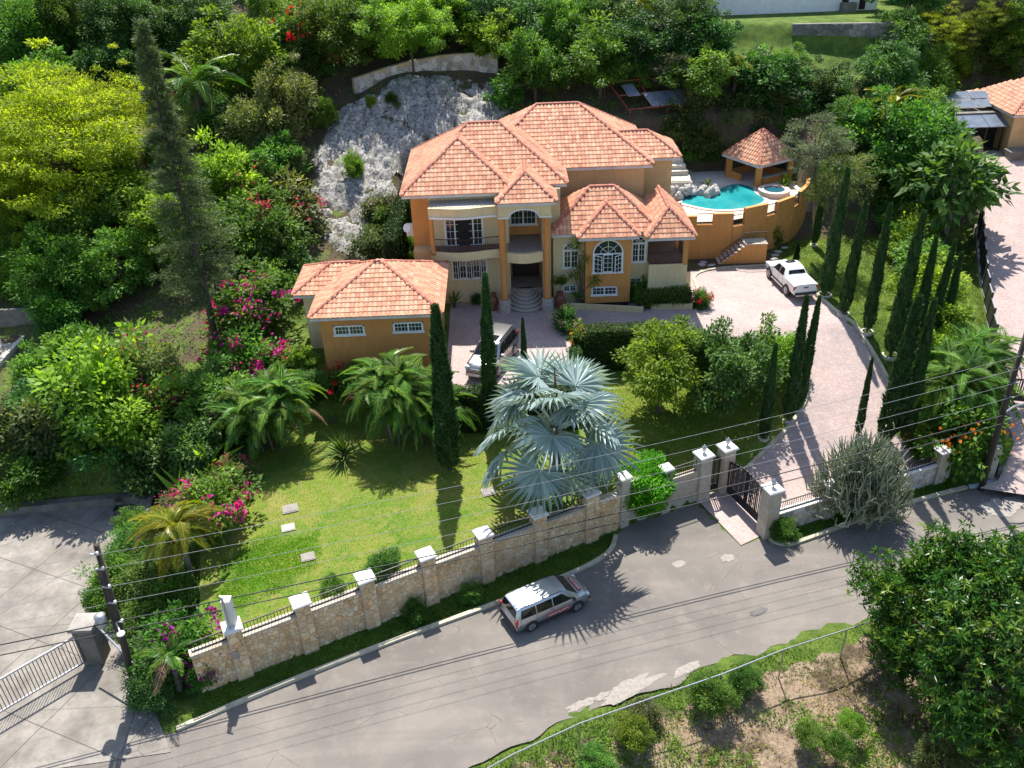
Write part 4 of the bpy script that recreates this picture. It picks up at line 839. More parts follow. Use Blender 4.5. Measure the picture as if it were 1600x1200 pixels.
def rock_mat():
    m, N, L, B = _new('limestone'); co = coords(N, True); v = N.new('ShaderNodeTexVoronoi'); v.feature = 'DISTANCE_TO_EDGE'; v.inputs['Scale'].default_value = 2.3
    ds = N.new('ShaderNodeVectorMath'); ds.operation = 'ADD'; nz = N.new('ShaderNodeTexNoise'); nz.inputs['Scale'].default_value = 2.2; nz.inputs['Detail'].default_value = 5; L.new(co, nz.inputs['Vector']); L.new(co, ds.inputs[0]); L.new(nz.outputs['Color'], ds.inputs[1]); L.new(ds.outputs[0], v.inputs['Vector'])
    c = ramp(N, L, noise(N, L, co, 1.4, 8, .75), [(.3, (.20, .19, .17)), (.5, (.44, .42, .385)), (.68, (.68, .655, .61))])
    c = mixc(N, L, ramp(N, L, v.outputs[0], [(0, (.9, .9, .9)), (.10, (0, 0, 0))]), c, (.06, .055, .045)); c = mixc(N, L, ramp(N, L, noise(N, L, co, .7, 6, .7), [(.56, (0, 0, 0)), (.68, (.85, .85, .85))]), c, (.13, .12, .055))  # shade in the crevices is painted dark along the cell edges
    L.new(c, B.inputs['Base Color']); B.inputs['Roughness'].default_value = .95; bump(N, L, B, noise(N, L, co, 6, 9, .8), 1.0, .18)
rock_mat()
def rock_outcrop():
    st = .16; xs = np.arange(-18, 3, st); ys = np.arange(60, 83.2, st); X, Y = np.meshgrid(xs, ys); Z = height(X, Y)
    rd = lambda s, k: 1 - np.abs(vnoise(X, Y, s, k)) * 2
    cr = lambda s, k: np.minimum(1, np.abs(vnoise(X, Y, s, k)) * 5)
    D = .45 * rd(3.2, 11) + .30 * cr(1.2, 12) + .26 * cr(.55, 13) + .22 * cr(.36, 15) + .14 * vnoise(X, Y, .2, 14)
    _, ins, d = pdist(ROCK, X, Y); e = np.where(ins, np.clip(d / 1.4, 0, 1), 0)
    keep = ins & (e + vnoise(X, Y, 1.3, 17) * .8 > .15)
    Z = Z - .55 + D * (.5 + .5 * e)
    I = np.arange(X.size).reshape(X.shape); k = keep[:-1, :-1] & keep[1:, 1:] & keep[1:, :-1] & keep[:-1, 1:]
    F = np.stack([I[:-1, :-1][k], I[:-1, 1:][k], I[1:, 1:][k], I[1:, :-1][k]], -1)
    used = np.unique(F); mp = np.zeros(X.size, int); mp[used] = np.arange(len(used)); V = np.stack([X, Y, Z], -1).reshape(-1, 3)[used]
    link('rock_slope', big_mesh('rock_slope', V, mp[F], 'limestone'), kind='structure')
rock_outcrop()
# ---------- solar frame on the hill ----------
SF = thing('ground_solar_frame', 'red steel frame carrying a row of solar panels on the slope behind the house', 'solar panels', (13, 77.8, 12))
ux = Vector((2.3, .5, 0)); uy = Vector((-.7, 1.4, .85)); o0 = Vector((12.9, 76.2, 12.6))
mat('red_steel', (.22, .045, .035), (.16, .03, .025), 4, .6)
for k in range(5):
    c = o0 + ux * (k * .41 + .2) + uy * .5; M_ = Matrix((ux.normalized(), uy.normalized(), ux.cross(uy).normalized())).transposed().to_4x4(); M_.translation = c; solar_panel(SF, M_, .92, 1.75)
M_ = M_.copy(); M_.translation = o0 + uy * 1.25 - ux * .35; solar_panel(SF, M_, 1.1, 1.5)
mb = MB()
for j in (0, 1, 2.0, 2.8): mb.bar(o0 + uy * j - ux * .9 - Vector((0, 0, .07)), o0 + uy * j + ux * (2.3 if j < 1.5 else 1.6) - Vector((0, 0, .07)), .09)
for i in (-.9, .2, 1.2, 2.2): mb.bar(o0 + ux * i - Vector((0, 0, .16)), o0 + ux * i + uy * 2.8 - Vector((0, 0, .16)), .09)
part(mb, 'frame', 'red_steel', SF)
for i, j in ((-.8, .1), (2.1, .1), (-.8, 2.7), (1.6, 2.7), (.6, 0)):
    p = o0 + ux * i + uy * j; mb = MB(); mb.bar(p - Vector((0, 0, .2)), (p.x, p.y, H1(p.x, p.y) - .2), .08); part(mb, 'post', 'red_steel', SF)
# ---------- pool ----------
mat('pool_deck', (.62, .55, .47), (.54, .47, .40), 1.2, .8, .2, 20, world=True)
mat('coping', (.58, .45, .38), (.50, .38, .32), 3, .7, world=True)
m_, N_, L_, B_n = _new('pool_water'); B_n.inputs['Base Color'].default_value = (.05, .42, .42, 1); B_n.inputs['Roughness'].default_value = .04; B_n.inputs['Specular IOR Level'].default_value = .35
_co = coords(N_, True); L_.new(ramp(N_, L_, noise(N_, L_, _co, .45, 3), [(.35, (.012, .20, .215)), (.65, (.03, .30, .305))]), B_n.inputs['Base Color']); bump(N_, L_, B_n, noise(N_, L_, _co, 3.5, 3), .12, .04)
m_, N_, L_, B_n = _new('spa_water'); B_n.inputs['Base Color'].default_value = (.02, .10, .14, 1); B_n.inputs['Roughness'].default_value = .05; bump(N_, L_, B_n, noise(N_, L_, coords(N_, True), 5, 3), .15, .03)
POOL = [tuple(p) for p in smooth_path([(14.0, 67.4), (16.1, 65.5), (18.6, 65.4), (20.5, 66.5), (21.2, 67.7), (20.6, 69.2), (21.0, 70.6), (19.9, 71.9), (18.4, 71.3), (17.2, 69.9), (16.0, 69.3), (14.6, 69.4), (14.0, 67.4)], 2)][:-1]
DECK = [(13.3,63.4),(16.8,63.3),(20.1,64.5),(22.6,66.3),(25.0,70),(25.4,75.3),(12.9,75.3),(12.9,64)]
PO = thing('swimming_pool', 'curved turquoise swimming pool with pale coping beside the gazebo', 'swimming pool', (18, 68.5, 7))
struct('pool_terrace', sheet(DECK, lambda x, y: 7 + 0 * x, 1.0, .03), 'pool_deck')
mb = MB(); mb.prism(POOL, 7.0, 7.075); part(mb, 'water', 'pool_water', PO)
mb = MB(); strip_wall(mb, POOL + POOL[:2], .34, 7.0, 7.10); part(mb, 'coping', 'coping', PO)
SPA = thing('spa_tub', 'round raised spa tub with stone rim at the pool edge', 'hot tub', (22.0, 68.9, 7))
mb = MB(); cs = [(22.0 + 1.05 * math.cos(6.28318 * k / 24), 68.9 + 1.05 * math.sin(6.28318 * k / 24)) for k in range(25)]; strip_wall(mb, cs, .42, 7.0, 7.45); part(mb, 'rim', 'coping', SPA)
mb = MB(); mb.prism([(22.0 + .9 * math.cos(6.28318 * k / 24), 68.9 + .9 * math.sin(6.28318 * k / 24)) for k in range(24)], 7.0, 7.36); part(mb, 'water', 'spa_water', SPA)
PW = thing('pool_terrace_wall', 'high orange retaining wall with notched top and iron grilles below the pool', 'retaining wall', (18, 64, 4))
segs = [((13.2, 63.3), (14.55, 63.2), 7.6), ((14.55, 63.2), (15.75, 63.15), 6.9), ((15.75, 63.15), (17.3, 63.1), 7.75), ((17.3, 63.1), (18.2, 63.4), 6.7), ((18.2, 63.4), (20.1, 64.2), 8.0), ((20.1, 64.2), (21.0, 64.7), 7.0), ((21.0, 64.7), (22.7, 65.95), 7.9), ((22.7, 65.95), (23.4, 66.8), 7.0), ((23.4, 66.8), (24.6, 68.6), 7.9), ((24.6, 68.6), (25.3, 70.6), 7.7)]
for a, b, zt in segs:
    mb = MB(); strip_wall(mb, [a, b], .3, 3.4, zt); part(mb, 'wall_panel', 'wall_orange', PW)
    if zt < 7.3: railing(PW, [a, b], zt, zt + .85, name='grille', gap=.1)
ST = thing('garden_steps', 'orange garden staircase with iron handrail rising to the pool terrace', 'stairs', (18.2, 62.4, 4))
for k in range(8):
    x0 = 16.2 + k * .27; mb = MB(); mb.box(x0, 19.8 if k == 7 else x0 + .27, 61.9, 63.0, 3.9, 4.2 + k * .21 - .04); s_ = part(mb, 'step', 'wall_orange', ST); mb = MB(); mb.box(x0 - .03, 19.82 if k == 7 else x0 + .27, 61.87, 63.0, 4.2 + k * .21 - .04, 4.2 + k * .21); mb.obj('tread', 'pool_deck', s_)
railing(ST, [(16.3, 61.95), (18.1, 61.95), (19.75, 61.95)], np.interp(np.linspace(0, 1, 11), [0, .52, 1], [4.2, 5.7, 5.7]), np.interp(np.linspace(0, 1, 11), [0, .52, 1], [5.1, 6.6, 6.6]), name='handrail') 
# white steps up the bank behind the boulders
BS = thing('bank_steps', 'white painted concrete steps climbing the bank behind the boulders', 'stairs', (14.6, 71, 7))
for k in range(6):
    mb = MB(); mb.box(13.1, 15.6 - k * .12, 71.2 + k * .62, 71.9 + k * .62, 6.9, 7.9 + k * .33); part(mb, 'step', 'white_stone', BS)
mb = MB(); mb.box(13.0, 15.5, 70.0, 71.2, 6.9, 7.9); part(mb, 'landing', 'white_stone', BS); railing(BS, [(13.1, 70.1), (15.4, 70.1)], 7.9, 8.8)
mat('boulder', (.52, .50, .48), (.28, .27, .26), 3.5, .9, .6, 9)
BM = []
for k in range(5):
    bm = bmesh.new(); bmesh.ops.create_icosphere(bm, subdivisions=2, radius=1); g = np.random.default_rng(k); dirs = [Vector(d).normalized() for d in g.normal(size=(9, 3))]
    for v in bm.verts:
        s = min(1.0, min((.62 + .35 * i / 9) / max(.01, v.co.dot(d)) if v.co.dot(d) > 0 else 9 for i, d in enumerate(dirs))); v.co *= s
    me = bpy.data.meshes.new('boulder'); bm.to_mesh(me); bm.free(); me.materials.append(MATS['boulder']); BM.append(me)
g = np.random.default_rng(12)
for k in range(58):
    u = g.random(); v_ = g.random(); x = 13.3 + 4.2 * u; y = 68.2 + 1.9 * v_ + .55 * u; r_ = .2 + .2 * g.random(); z_ = 7.1 + .85 * math.sin(math.pi * min(1, .25 + v_ * .75)) * (1 - .5 * u) * g.random() ** .5
    o = link('boulder', BM[k % 5], loc=(x, y, z_), label='pale rounded boulder heaped at the edge of the swimming pool', category='rock', group='boulders beside the pool'); o.scale = (r_ * 1.2, r_, r_ * .85); o.rotation_euler = tuple(g.random(3) * 6)
# rim planters on the pool wall
# ---------- utility poles and cables ----------
mat('pole_wood', (.035, .026, .02), (.06, .045, .035), 5, .9, .4, 20)
mat('cable', (.02, .02, .02), (.03, .03, .03), 5, .6); mat('cable_light', (.30, .30, .30), (.24, .24, .24), 5, .5)
UP = thing('utility_pole', 'dark wooden utility pole with transformer and guy stay beside the concrete yard gate', 'utility pole', (-17.45, 27.0, 0))
mb = MB(); mb.tube([(-17.6, 27, -.3), (-17.25, 27, 4), (-16.95, 27, 8.6)], [.17, .15, .12], 8); part(mb, 'pole', 'pole_wood', UP, True)
mb = MB(); mb.tube([(-17.55, 27.25, 3.6), (-17.35, 27.25, 7.1)], [.13, .11], 8); part(mb, 'stub_pole', 'pole_wood', UP, True)
for z_ in (8.3, 7.5, 6.5, 5.6, 4.5):
    mb = MB(); mb.bar((-17.2, 26.8, z_), (-16.85, 26.75, z_), .06); b_ = part(mb, 'bracket', 'grey_metal', UP); mb = MB(); mb.lathe([(.03, 0), (.06, .05), (.05, .14)], (-16.88, 26.76, z_), 8); mb.obj('insulator', 'white_trim', b_)
mb = MB(); mb.lathe([(.2, 0), (.24, .05), (.24, .62), (.1, .7)], (-17.75, 26.75, 4.3), 12); part(mb, 'transformer', 'grey_metal', UP, True)
mb = MB(); mb.lathe([(.02, 0), (.16, .04), (.17, .1), (.04, .18)], (-16.85, 26.3, 4.2), 12); mb.bar((-17.2, 26.8, 4.4), (-16.85, 26.3, 4.35), .05); part(mb, 'street_lamp', 'plastic_white', UP)
mb = MB(); mb.tube([(-17.2, 26.9, 1.8), (-19.3, 28.6, 2.5)], .045, 6); part(mb, 'stay', 'galvanised', UP)
UR = thing('utility_pole', 'dark utility pole by the blue painted kerb at the side lane', 'utility pole', (26.35, 38.75, 0))
mb = MB(); mb.tube([(26.38, 38.75, -.3), (26.25, 38.8, 6), (26.22, 38.8, 10.5)], [.18, .15, .13], 8); part(mb, 'pole', 'pole_wood', UR, True)
for z_ in (8.9, 8.1, 7.2, 6.3):
    mb = MB(); mb.bar((26.1, 38.75, z_), (26.5, 38.6, z_), .06); part(mb, 'bracket', 'grey_metal', UR)
mb = MB(); mb.tube([(26.3, 38.9, 5.0), (27.0, 39.1, 5.4), (27.9, 39.3, 5.5)], .05, 6); part(mb, 'lamp_arm', 'galvanised', UR)
def cable(za, zb, sag, r_, m, lab, y=0):
    a = Vector((-16.9, 26.75 + y, za)); b = Vector((26.3, 38.6 + y, zb)); pts = []
    for i in range(33):
        t_ = i / 32; p = a + (b - a) * t_; p.z -= 4 * sag * t_ * (1 - t_); pts.append(p)
    e = (b - a).normalized(); mb = MB(); mb.tube([a - (b - a) * .55 - Vector((0, 0, -1.0))] + pts + [b + (b - a) * .4 + Vector((0, 0, 1.2))], r_, 5); mb.obj('overhead_cable', m, label=lab, category='cable', group='overhead cables along the street')
for za, zb, sg, lab in ((8.3, 8.9, .55, 'topmost thin pale power line above the street wall'), (7.55, 8.1, .6, 'second thin pale power line from the top above the street wall'), (6.55, 7.2, .6, 'third thin pale power line from the top above the street wall'), (5.65, 6.3, .6, 'lowest thin pale power line, just above the thick black cables')): cable(za, zb, sg, .009, 'cable_light', lab)
cable(4.6, 5.2, .5, .03, 'cable', 'thick black cable, upper of the pair strung below the power lines'); cable(4.15, 4.75, .55, .026, 'cable', 'thick black cable, lower of the pair strung below the power lines', -.12)
# ---------- concrete yard ----------
YG = thing('yard_gate_pillar', 'square grey concrete gate pillar with flat cap at the concrete yard entrance', 'gate pillar', (-20.0, 28.9, 0))
mb = MB(); mb.box(-20.45, -19.55, 28.45, 29.35, 0, 2.25); part(mb, 'shaft', 'concrete_wall', YG); mb = MB(); mb.box(-20.55, -19.45, 28.35, 29.45, 2.25, 2.4); part(mb, 'cap', 'concrete', YG)
SG = thing('sliding_yard_gate', 'long grey mesh sliding gate lying across the concrete yard entrance', 'gate', (-25, 27, .1))
ga_, gb_ = np.array([-20.3, 28.4]), np.array([-28.6, 20.2])
mb = MB(); mb.bar((*ga_, .35), (*gb_, .35), .08); mb.bar((*ga_, 2.0), (*gb_, 2.0), .08); part(mb, 'frame', 'galvanised', SG)
for k, q in enumerate(path_resample([ga_, gb_], .16)):
    mb = MB(); mb.bar((*q, .35), (*q, 2.0), .025); part(mb, 'bar', 'iron', SG)
YW = thing('yard_kerb_wall', 'low stepped concrete wall along the back of the concrete yard', 'wall', (-27, 40.2, 0))
mb = MB(); strip_wall(mb, [(-38, 39.2), (-22.4, 40.6), (-20.9, 40.2)], .5, -.1, .55); part(mb, 'front_wall', 'concrete_wall', YW); mb = MB(); strip_wall(mb, [(-30, 41.1), (-22.6, 41.6)], .4, .2, 1.0); part(mb, 'upper_step', 'concrete_wall', YW); mb = MB(); strip_wall(mb, [(-21.0, 40.2), (-20.6, 37.6)], .3, -.1, .9); part(mb, 'side_wall', 'concrete_wall', YW)
CH = thing('garden_chair', 'dark metal garden chair at the back of the concrete yard', 'chair', (-22.7, 39.4, .12))
mb = MB(); mb.box(-22.95, -22.45, 39.15, 39.6, .52, .57); part(mb, 'seat', 'iron', CH); mb = MB(); mb.tube([(-22.95, 39.62, .55), (-22.93, 39.72, 1.0), (-22.7, 39.74, 1.1), (-22.47, 39.72, 1.0), (-22.45, 39.62, .55)], .025, 5); mb.box(-22.88, -22.52, 39.68, 39.72, .75, 1.02); part(mb, 'backrest', 'iron', CH)
for dx in (-.22, .22):
    for dy in (-.2, .2): mb = MB(); mb.bar((-22.7 + dx, 39.38 + dy, .12), (-22.7 + dx * .9, 39.38 + dy * .9, .54), .035); part(mb, 'leg', 'iron', CH)
# upper left yard with white goods
YL = thing('upper_yard_slab', 'small concrete yard with low kerbs at the left edge above the shrubs', 'slab', (-36, 52, 3.6))
zy = max(H1(-36, 52), H1(-34.5, 50.5)) + .15
mb = MB(); mb.box(-42, -33.6, 49.4, 54.4, zy - 1.2, zy); part(mb, 'slab', 'concrete', YL); mb = MB(); mb.box(-33.9, -33.6, 49.4, 54.3, zy, zy + .25); mb.box(-42, -33.9, 50.2, 50.45, zy, zy + .22); part(mb, 'kerb', 'white_stone', YL); mb = MB(); mb.box(-42, -30.5, 55.4, 55.7, zy - .6, zy + 1.7); part(mb, 'back_wall', 'concrete_wall', YL)
WM = thing('washing_machine', 'white top loading washing machine on the small upper concrete yard', 'washing machine', (-35.6, 51.6, zy))
mb = MB(); mb.box(-36.1, -35.2, 51.2, 52.0, zy + .05, zy + 1.0); part(mb, 'body', 'plastic_white', WM); mb = MB(); mb.box(-36.0, -35.3, 51.3, 51.8, zy + 1.0, zy + 1.03); part(mb, 'lid', 'grey_metal', WM); mb = MB(); mb.box(-36.1, -35.2, 51.85, 52.0, zy + 1.0, zy + 1.15); part(mb, 'control_panel', 'plastic_white', WM)
WB = thing('plastic_chair', 'white plastic garden chair beside the washing machine', 'chair', (-34.7, 52.4, zy))
mb = MB(); mb.lathe([(.05, .42), (.3, .43), (.34, .47), (.3, .46)], (-34.7, 52.4, zy), 12); part(mb, 'seat', 'plastic_white', WB); mb = MB(); mb.tube([(-34.98, 52.5, zy + .45), (-34.95, 52.72, zy + .8), (-34.7, 52.8, zy + .88), (-34.45, 52.72, zy + .8), (-34.42, 52.5, zy + .45)], .05, 6); part(mb, 'backrest', 'plastic_white', WB)
for dx in (-.22, .22):
    for dy in (-.2, .2): mb = MB(); mb.bar((-34.7 + dx, 52.4 + dy, zy), (-34.7 + dx * .9, 52.4 + dy * .9, zy + .44), .05); part(mb, 'leg', 'plastic_white', WB)
# manhole covers, stepping stones
for (x, y), lb, r_ in zip([(-12.2, 37.0), (-12.0, 35.45), (-10.55, 33.15), (-1.5, 37.8)], ['grey manhole cover in the shaded lawn corner below the palm clump', 'pale square drain cover in the lawn between two others', 'pale square drain cover at the edge of the bright grass patch', 'grey manhole cover in the lawn in a cypress shadow'], (.36, .3, .3, .34)):
    mh = thing('manhole_cover', lb, 'drain cover', (x, y, 1.92), group='drain covers in the lawn'); M_ = Matrix.Translation((x, y, 0)) @ Matrix.Rotation(.3, 4, 'Z'); z_ = 1.9
    mb = MB(); mb.box(-r_ * 1.15, r_ * 1.15, -r_, r_, z_, z_ + .09, M_); part(mb, 'frame', 'concrete', mh); mb = MB(); mb.box(-r_ * .95, r_ * .95, -r_ * .8, r_ * .8, z_ + .09, z_ + .11, M_); part(mb, 'lid', 'concrete', mh)
for k, (x, y) in enumerate([(14.9, 61.9), (15.1, 62.4), (15.6, 61.75), (20.6, 62.4), (20.9, 63.1), (21.3, 63.8), (22.0, 64.6)]):
    o = link('stepping_stone', BM[k % 5], loc=(x, y, H1(x, y) + .03), label='flat pale stepping stone in the grass below the pool wall', category='stone', group='stepping stones in the grass'); o.scale = (.35, .27, .08)
# service post on the wall
SPt = thing('service_mast', 'white meter mast with electrical fittings on the street wall pillar', 'meter mast', (-12.75, 27.65, 2.4))
p0 = A_ + dW * 1.95
mb = MB(); mb.box(p0[0] - .2, p0[0] + .2, p0[1] - .05, p0[1] + .35, 3.2, 4.6); part(mb, 'mast', 'cap_white', SPt); mb = MB(); mb.bar((p0[0], p0[1] - .2, 2.0), (p0[0], p0[1] - .2, 4.9), .08); part(mb, 'conduit', 'grey_metal', SPt); mb = MB(); mb.box(p0[0] - .12, p0[0] + .12, p0[1] - .5, p0[1] - .34, 1.55, 2.0); part(mb, 'meter', 'grey_metal', SPt)
mb = MB(); mb.tube([(p0[0] - .1, p0[1], 4.6), (p0[0] - .1, p0[1] - .1, 5.0), (p0[0] + .15, p0[1] - .2, 4.95)], .05, 6); part(mb, 'weather_head', 'galvanised', SPt)
# ---------- chain-link fence of the lot ----------
CF = thing('chain_link_fence', 'galvanised chain link fence rail and posts along the grass verge below the road', 'fence', (6, 24.5, 0))
cp = [(-3.5, 19.9), (-.5, 21.6), (2.2, 22.9), (5.2, 24.0), (8.4, 25.1), (11.4, 26.3), (14.5, 27.3), (17.5, 28.3)]
def zl(x, y): return -max(0, min(1.6, (min(21.4 + .36 * (x + 5.8), 21.6 + .53 * (x + 2)) - y) * .10))
for i, (x, y) in enumerate(cp):
    mb = MB(); mb.tube([(x, y, zl(x, y) - .3), (x, y, zl(x, y) + 1.9)], .035, 6); part(mb, 'post', 'galvanised', CF)
    if i: mb = MB(); q = cp[i - 1]; mb.tube([(*q, zl(*q) + 1.9), (x, y, zl(x, y) + 1.9)], .03, 6); part(mb, 'top_rail', 'galvanised', CF)
# ---------- cars ----------
def paint(name, c, rough=.25, metal=.5):
    m, N, L, B = _new(name); co = coords(N); L.new(ramp(N, L, noise(N, L, co, 1.5, 4), [(.4, c), (.6, tuple(x * .93 for x in c))]), B.inputs['Base Color'])
    B.inputs['Roughness'].default_value = rough; B.inputs['Metallic'].default_value = metal; B.inputs['Coat Weight'].default_value = .6; B.inputs['Coat Roughness'].default_value = .06
paint('paint_silver', (.46, .49, .53), .32, .8); paint('paint_white', (.80, .80, .79), .3, 0); paint('paint_champagne', (.27, .27, .275), .3, .8); paint('paint_brown', (.16, .14, .125), .35, .4)
mat('tyre', (.018, .018, .018), (.03, .029, .028), 8, .85); mat('rim', (.48, .48, .48), (.38, .38, .38), 6, .3, metal=.9); mat('black_trim', (.016, .016, .017), (.024, .024, .025), 6, .55)
mat('red_lens', (.42, .01, .008), (.30, .008, .006), 6, .15); mat('clear_lens', (.72, .74, .74), (.6, .62, .62), 6, .1); mat('sticker_red', (.40, .022, .022), (.34, .018, .018), 4, .5); mat('sticker_white', (.8, .78, .78), (.7, .68, .68), 4, .5)
def car_body(st):
    mb = MB(); n = 0
    for x, zb, zm, zt, wb, wt in st:
        h = [(wb * .90, zb), (wb * .985, zb + .12), (wb, (zb + zm) / 2 + .05), (wb * .985, zm), (wt * 1.01, zt - .07), (wt * .93, zt - .005), (wt * .5, zt + .015)]
        sec = h + [(-y, z) for y, z in reversed(h)]; n = len(sec); mb.v += [(x, y, z) for y, z in sec]
    for i in range(len(st) - 1):
        for j in range(n):
            a = i * n + j; b = i * n + (j + 1) % n; mb.f.append((a, b, b + n, a + n))
    mb.f.append(tuple(range(n))); mb.f.append(tuple(range((len(st) - 1) * n, len(st) * n))[::-1]); return mb
def car(name, label, loc, rz, st, m, r_, axles, track, glass, screens, lights, extra=None):
    c = thing(name, label, 'car' if name != 'pickup_truck' else 'pickup', loc, rz)
    b = car_body(st).obj('body', m, c, True)
    b.data.set_sharp_from_angle(angle=R(38))
    xs = [s[0] for s in st]; lo = [p for q in glass for p in q]; seams = sorted({round(min(p[0] for p in q) - .025, 2) for q in glass} | {round(max(p[0] for p in lo) + .03, 2)})
    for sx in seams:
        for s in (1, -1):
            zz = float(np.interp(sx, xs, [q[2] for q in st])); ww = float(np.interp(sx, xs, [q[4] for q in st])); mb = MB(); mb.bar((sx, s * (ww + .001), .42), (sx, s * (ww - .008), zz), .012, .014); mb.obj('door_seam', 'black_trim', c)
    def side_y(x, z):
        zm, zt, wb, wt = (np.interp(x, xs, [s[i] for s in st]) for i in (2, 3, 4, 5)); t_ = np.clip((z - zm) / max(.02, zt - .07 - zm), 0, 1)
        return wb * .985 * (1 - t_) + wt * 1.01 * t_ if z > zm else wb
    for poly in glass:
        for s in (1, -1):
            mb = MB(); vs = [(x, s * (side_y(x, z) + .012), z) for x, z in poly]; mb.add(vs + [(x, y - s * .03, z) for x, y, z in vs], [tuple(range(len(poly)))[::-s], ] + [(i, (i + 1) % len(poly), len(poly) + (i + 1) % len(poly), len(poly) + i) for i in range(len(poly))]); mb.obj('side_window', 'car_glass', c)
    for nm, mt, (xa, za, wa), (xb, zb2, wb2), up in screens:
        d = Vector((xb - xa, 0, zb2 - za)).normalized(); nr = Vector((-d.z, 0, d.x)); nr = nr if nr.z > 0 or (abs(nr.z) < .3 and nr.x * (xa + xb) > 0) else -nr; o = nr * up; mb = MB(); k = 6; vs = []
        for (x, z, w_) in ((xa, za, wa), (xb, zb2, wb2)):
            for i in range(k + 1): u = -1 + 2 * i / k; vs.append(Vector((x, w_ * u, z)) + o * (1 + .6 * (1 - u * u)))
        mb.add(vs + [v - nr * .02 for v in vs], [(i, i + 1, k + 2 + i, k + 1 + i) for i in range(k)] + [(2 * k + 2 + i + 1, 2 * k + 2 + i, 3 * k + 3 + i, 3 * k + 4 + i) for i in range(k)] + [(0, k + 1, 3 * k + 3, 2 * k + 2), (k, 3 * k + 2, 4 * k + 3, 2 * k + 1)]); mb.obj(nm, mt, c)
    for ax in axles:
        for s in (1, -1):
            y0 = s * (max(q[4] for q in st) - .09); ya = s * (max(q[4] for q in st) - .042); Mx = Matrix.Translation((ax, y0, r_)) @ Matrix.Rotation(R(90), 4, 'X')
            mb = MB(); q = MB(); q.lathe([(r_ * 1.16, -.05), (r_ * 1.16, .05)], (0, 0, 0), 20); mb.add([Matrix.Translation((ax, ya, r_ + .02)) @ Matrix.Rotation(R(90), 4, 'X') @ Vector(v) for v in q.v], q.f); mb.obj('wheel_arch', 'black_trim', c)
            q = MB(); q.lathe([(r_ * .62, -.11), (r_ * .95, -.11), (r_, -.07), (r_, .07), (r_ * .95, .11), (r_ * .62, .11)], (0, 0, 0), 20); mb = MB(); mb.add([Mx @ Vector(v) for v in q.v], q.f); w_ = mb.obj('wheel', 'tyre', c)
            q = MB(); q.lathe([(r_ * .66, -.06), (r_ * .64, .06)], (0, 0, 0), 16); q.lathe([(r_ * .18, -.09), (r_ * .18, .09)], (0, 0, 0), 8)
            mb = MB(); mb.add([Matrix.Translation((ax, y0 + s * .075, r_)) @ Matrix.Rotation(R(90), 4, 'X') @ Vector(v) for v in q.v], q.f); mb.obj('rim', 'rim', w_)
            mb = MB()
            for k in range(5): a = 6.28318 * k / 5; mb.bar((ax, y0 + s * .14, r_), (ax + r_ * .58 * math.cos(a), y0 + s * .14, r_ + r_ * .58 * math.sin(a)), .07, .03)
            mb.obj('spokes', 'rim', w_)
    for nm, mt, bx in lights:
        for s in ((1, -1) if bx[2] > 0.02 or nm in ('headlight', 'tail_light', 'mirror', 'roof_rail', 'door_handle', 'side_step') else (0,)):
            mb = MB(); y0, y1 = bx[2], bx[3]
            mb.box(bx[0], bx[1], min(s * y0, s * y1) if s else y0, max(s * y0, s * y1) if s else y1, bx[4], bx[5]); mb.obj(nm, mt, c)
    return c
# estate van by the kerb
VAN = [(-2.11, .42, .62, .70, .74, .70), (-2.08, .30, .86, .92, .80, .74), (-2.04, .28, .96, 1.10, .83, .71), (-1.93, .27, .98, 1.44, .84, .63), (-1.80, .27, .98, 1.50, .845, .62), (-.8, .26, .98, 1.53, .845, .635), (.2, .26, .96, 1.53, .845, .635), (.72, .26, .95, 1.47, .845, .62), (.85, .26, .95, 1.40, .845, .62), (1.38, .26, .93, 1.01, .84, .73), (1.75, .27, .84, .91, .82, .70), (1.98, .30, .72, .80, .77, .62), (2.08, .36, .6, .66, .66, .5)]
vn = car('estate_car', 'silver estate car with red lettered panels parked at the kerb under the palm shadow', (1.25, 30.84, .015), R(27.3), VAN, 'paint_silver', .31, (-1.27, 1.28), .745,
    [[(-1.82, 1.02), (-.98, 1.0), (-.98, 1.40), (-1.72, 1.38)], [(-.93, 1.0), (-.08, .99), (-.08, 1.41), (-.93, 1.40)], [(-.03, .99), (.98, .98), (.55, 1.37), (.42, 1.41), (-.03, 1.41)]],
    [('windscreen', 'car_glass', (1.36, 1.03, .68), (.86, 1.41, .57), .015), ('rear_window', 'car_glass', (-2.035, 1.06, .66), (-1.935, 1.42, .58), .02)],
    [('tail_light', 'red_lens', (-2.1, -1.98, .68, .83, .62, 1.02)), ('headlight', 'clear_lens', (1.86, 2.02, .5, .76, .64, .78)), ('bumper', 'black_trim', (-2.16, -2.05, -.76, .76, .30, .52)), ('bumper', 'black_trim', (2.0, 2.13, -.66, .66, .28, .44)), ('grille', 'black_trim', (2.04, 2.09, -.42, .42, .52, .62)), ('mirror', 'black_trim', (.98, 1.1, .86, 1.0, .96, 1.1)), ('roof_rail', 'black_trim', (-1.75, .6, .575, .60, 1.515, 1.535)), ('number_plate', 'sticker_white', (-2.115, -2.09, -.26, .26, .68, .8)), ('door_handle', 'paint_silver', (-.25, -.1, .85, .87, .86, .90)), ('side_step', 'black_trim', (-.85, .85, .82, .852, .26, .36))])
def sign_text(parent, txt, size, M_, m):
    cu = bpy.data.curves.new('lettering', 'FONT'); cu.body = txt; cu.size = size; cu.align_x = 'CENTER'; cu.align_y = 'CENTER'; cu.extrude = .002
    o = bpy.data.objects.new('t', cu); COL.objects.link(o); dg = bpy.context.evaluated_depsgraph_get(); me = bpy.data.meshes.new_from_object(o.evaluated_get(dg)); bpy.data.objects.remove(o); me.transform(M_); me.materials.clear(); me.materials.append(MATS[m]); me.name = 'lettering'
    return link('lettering', me, parent)
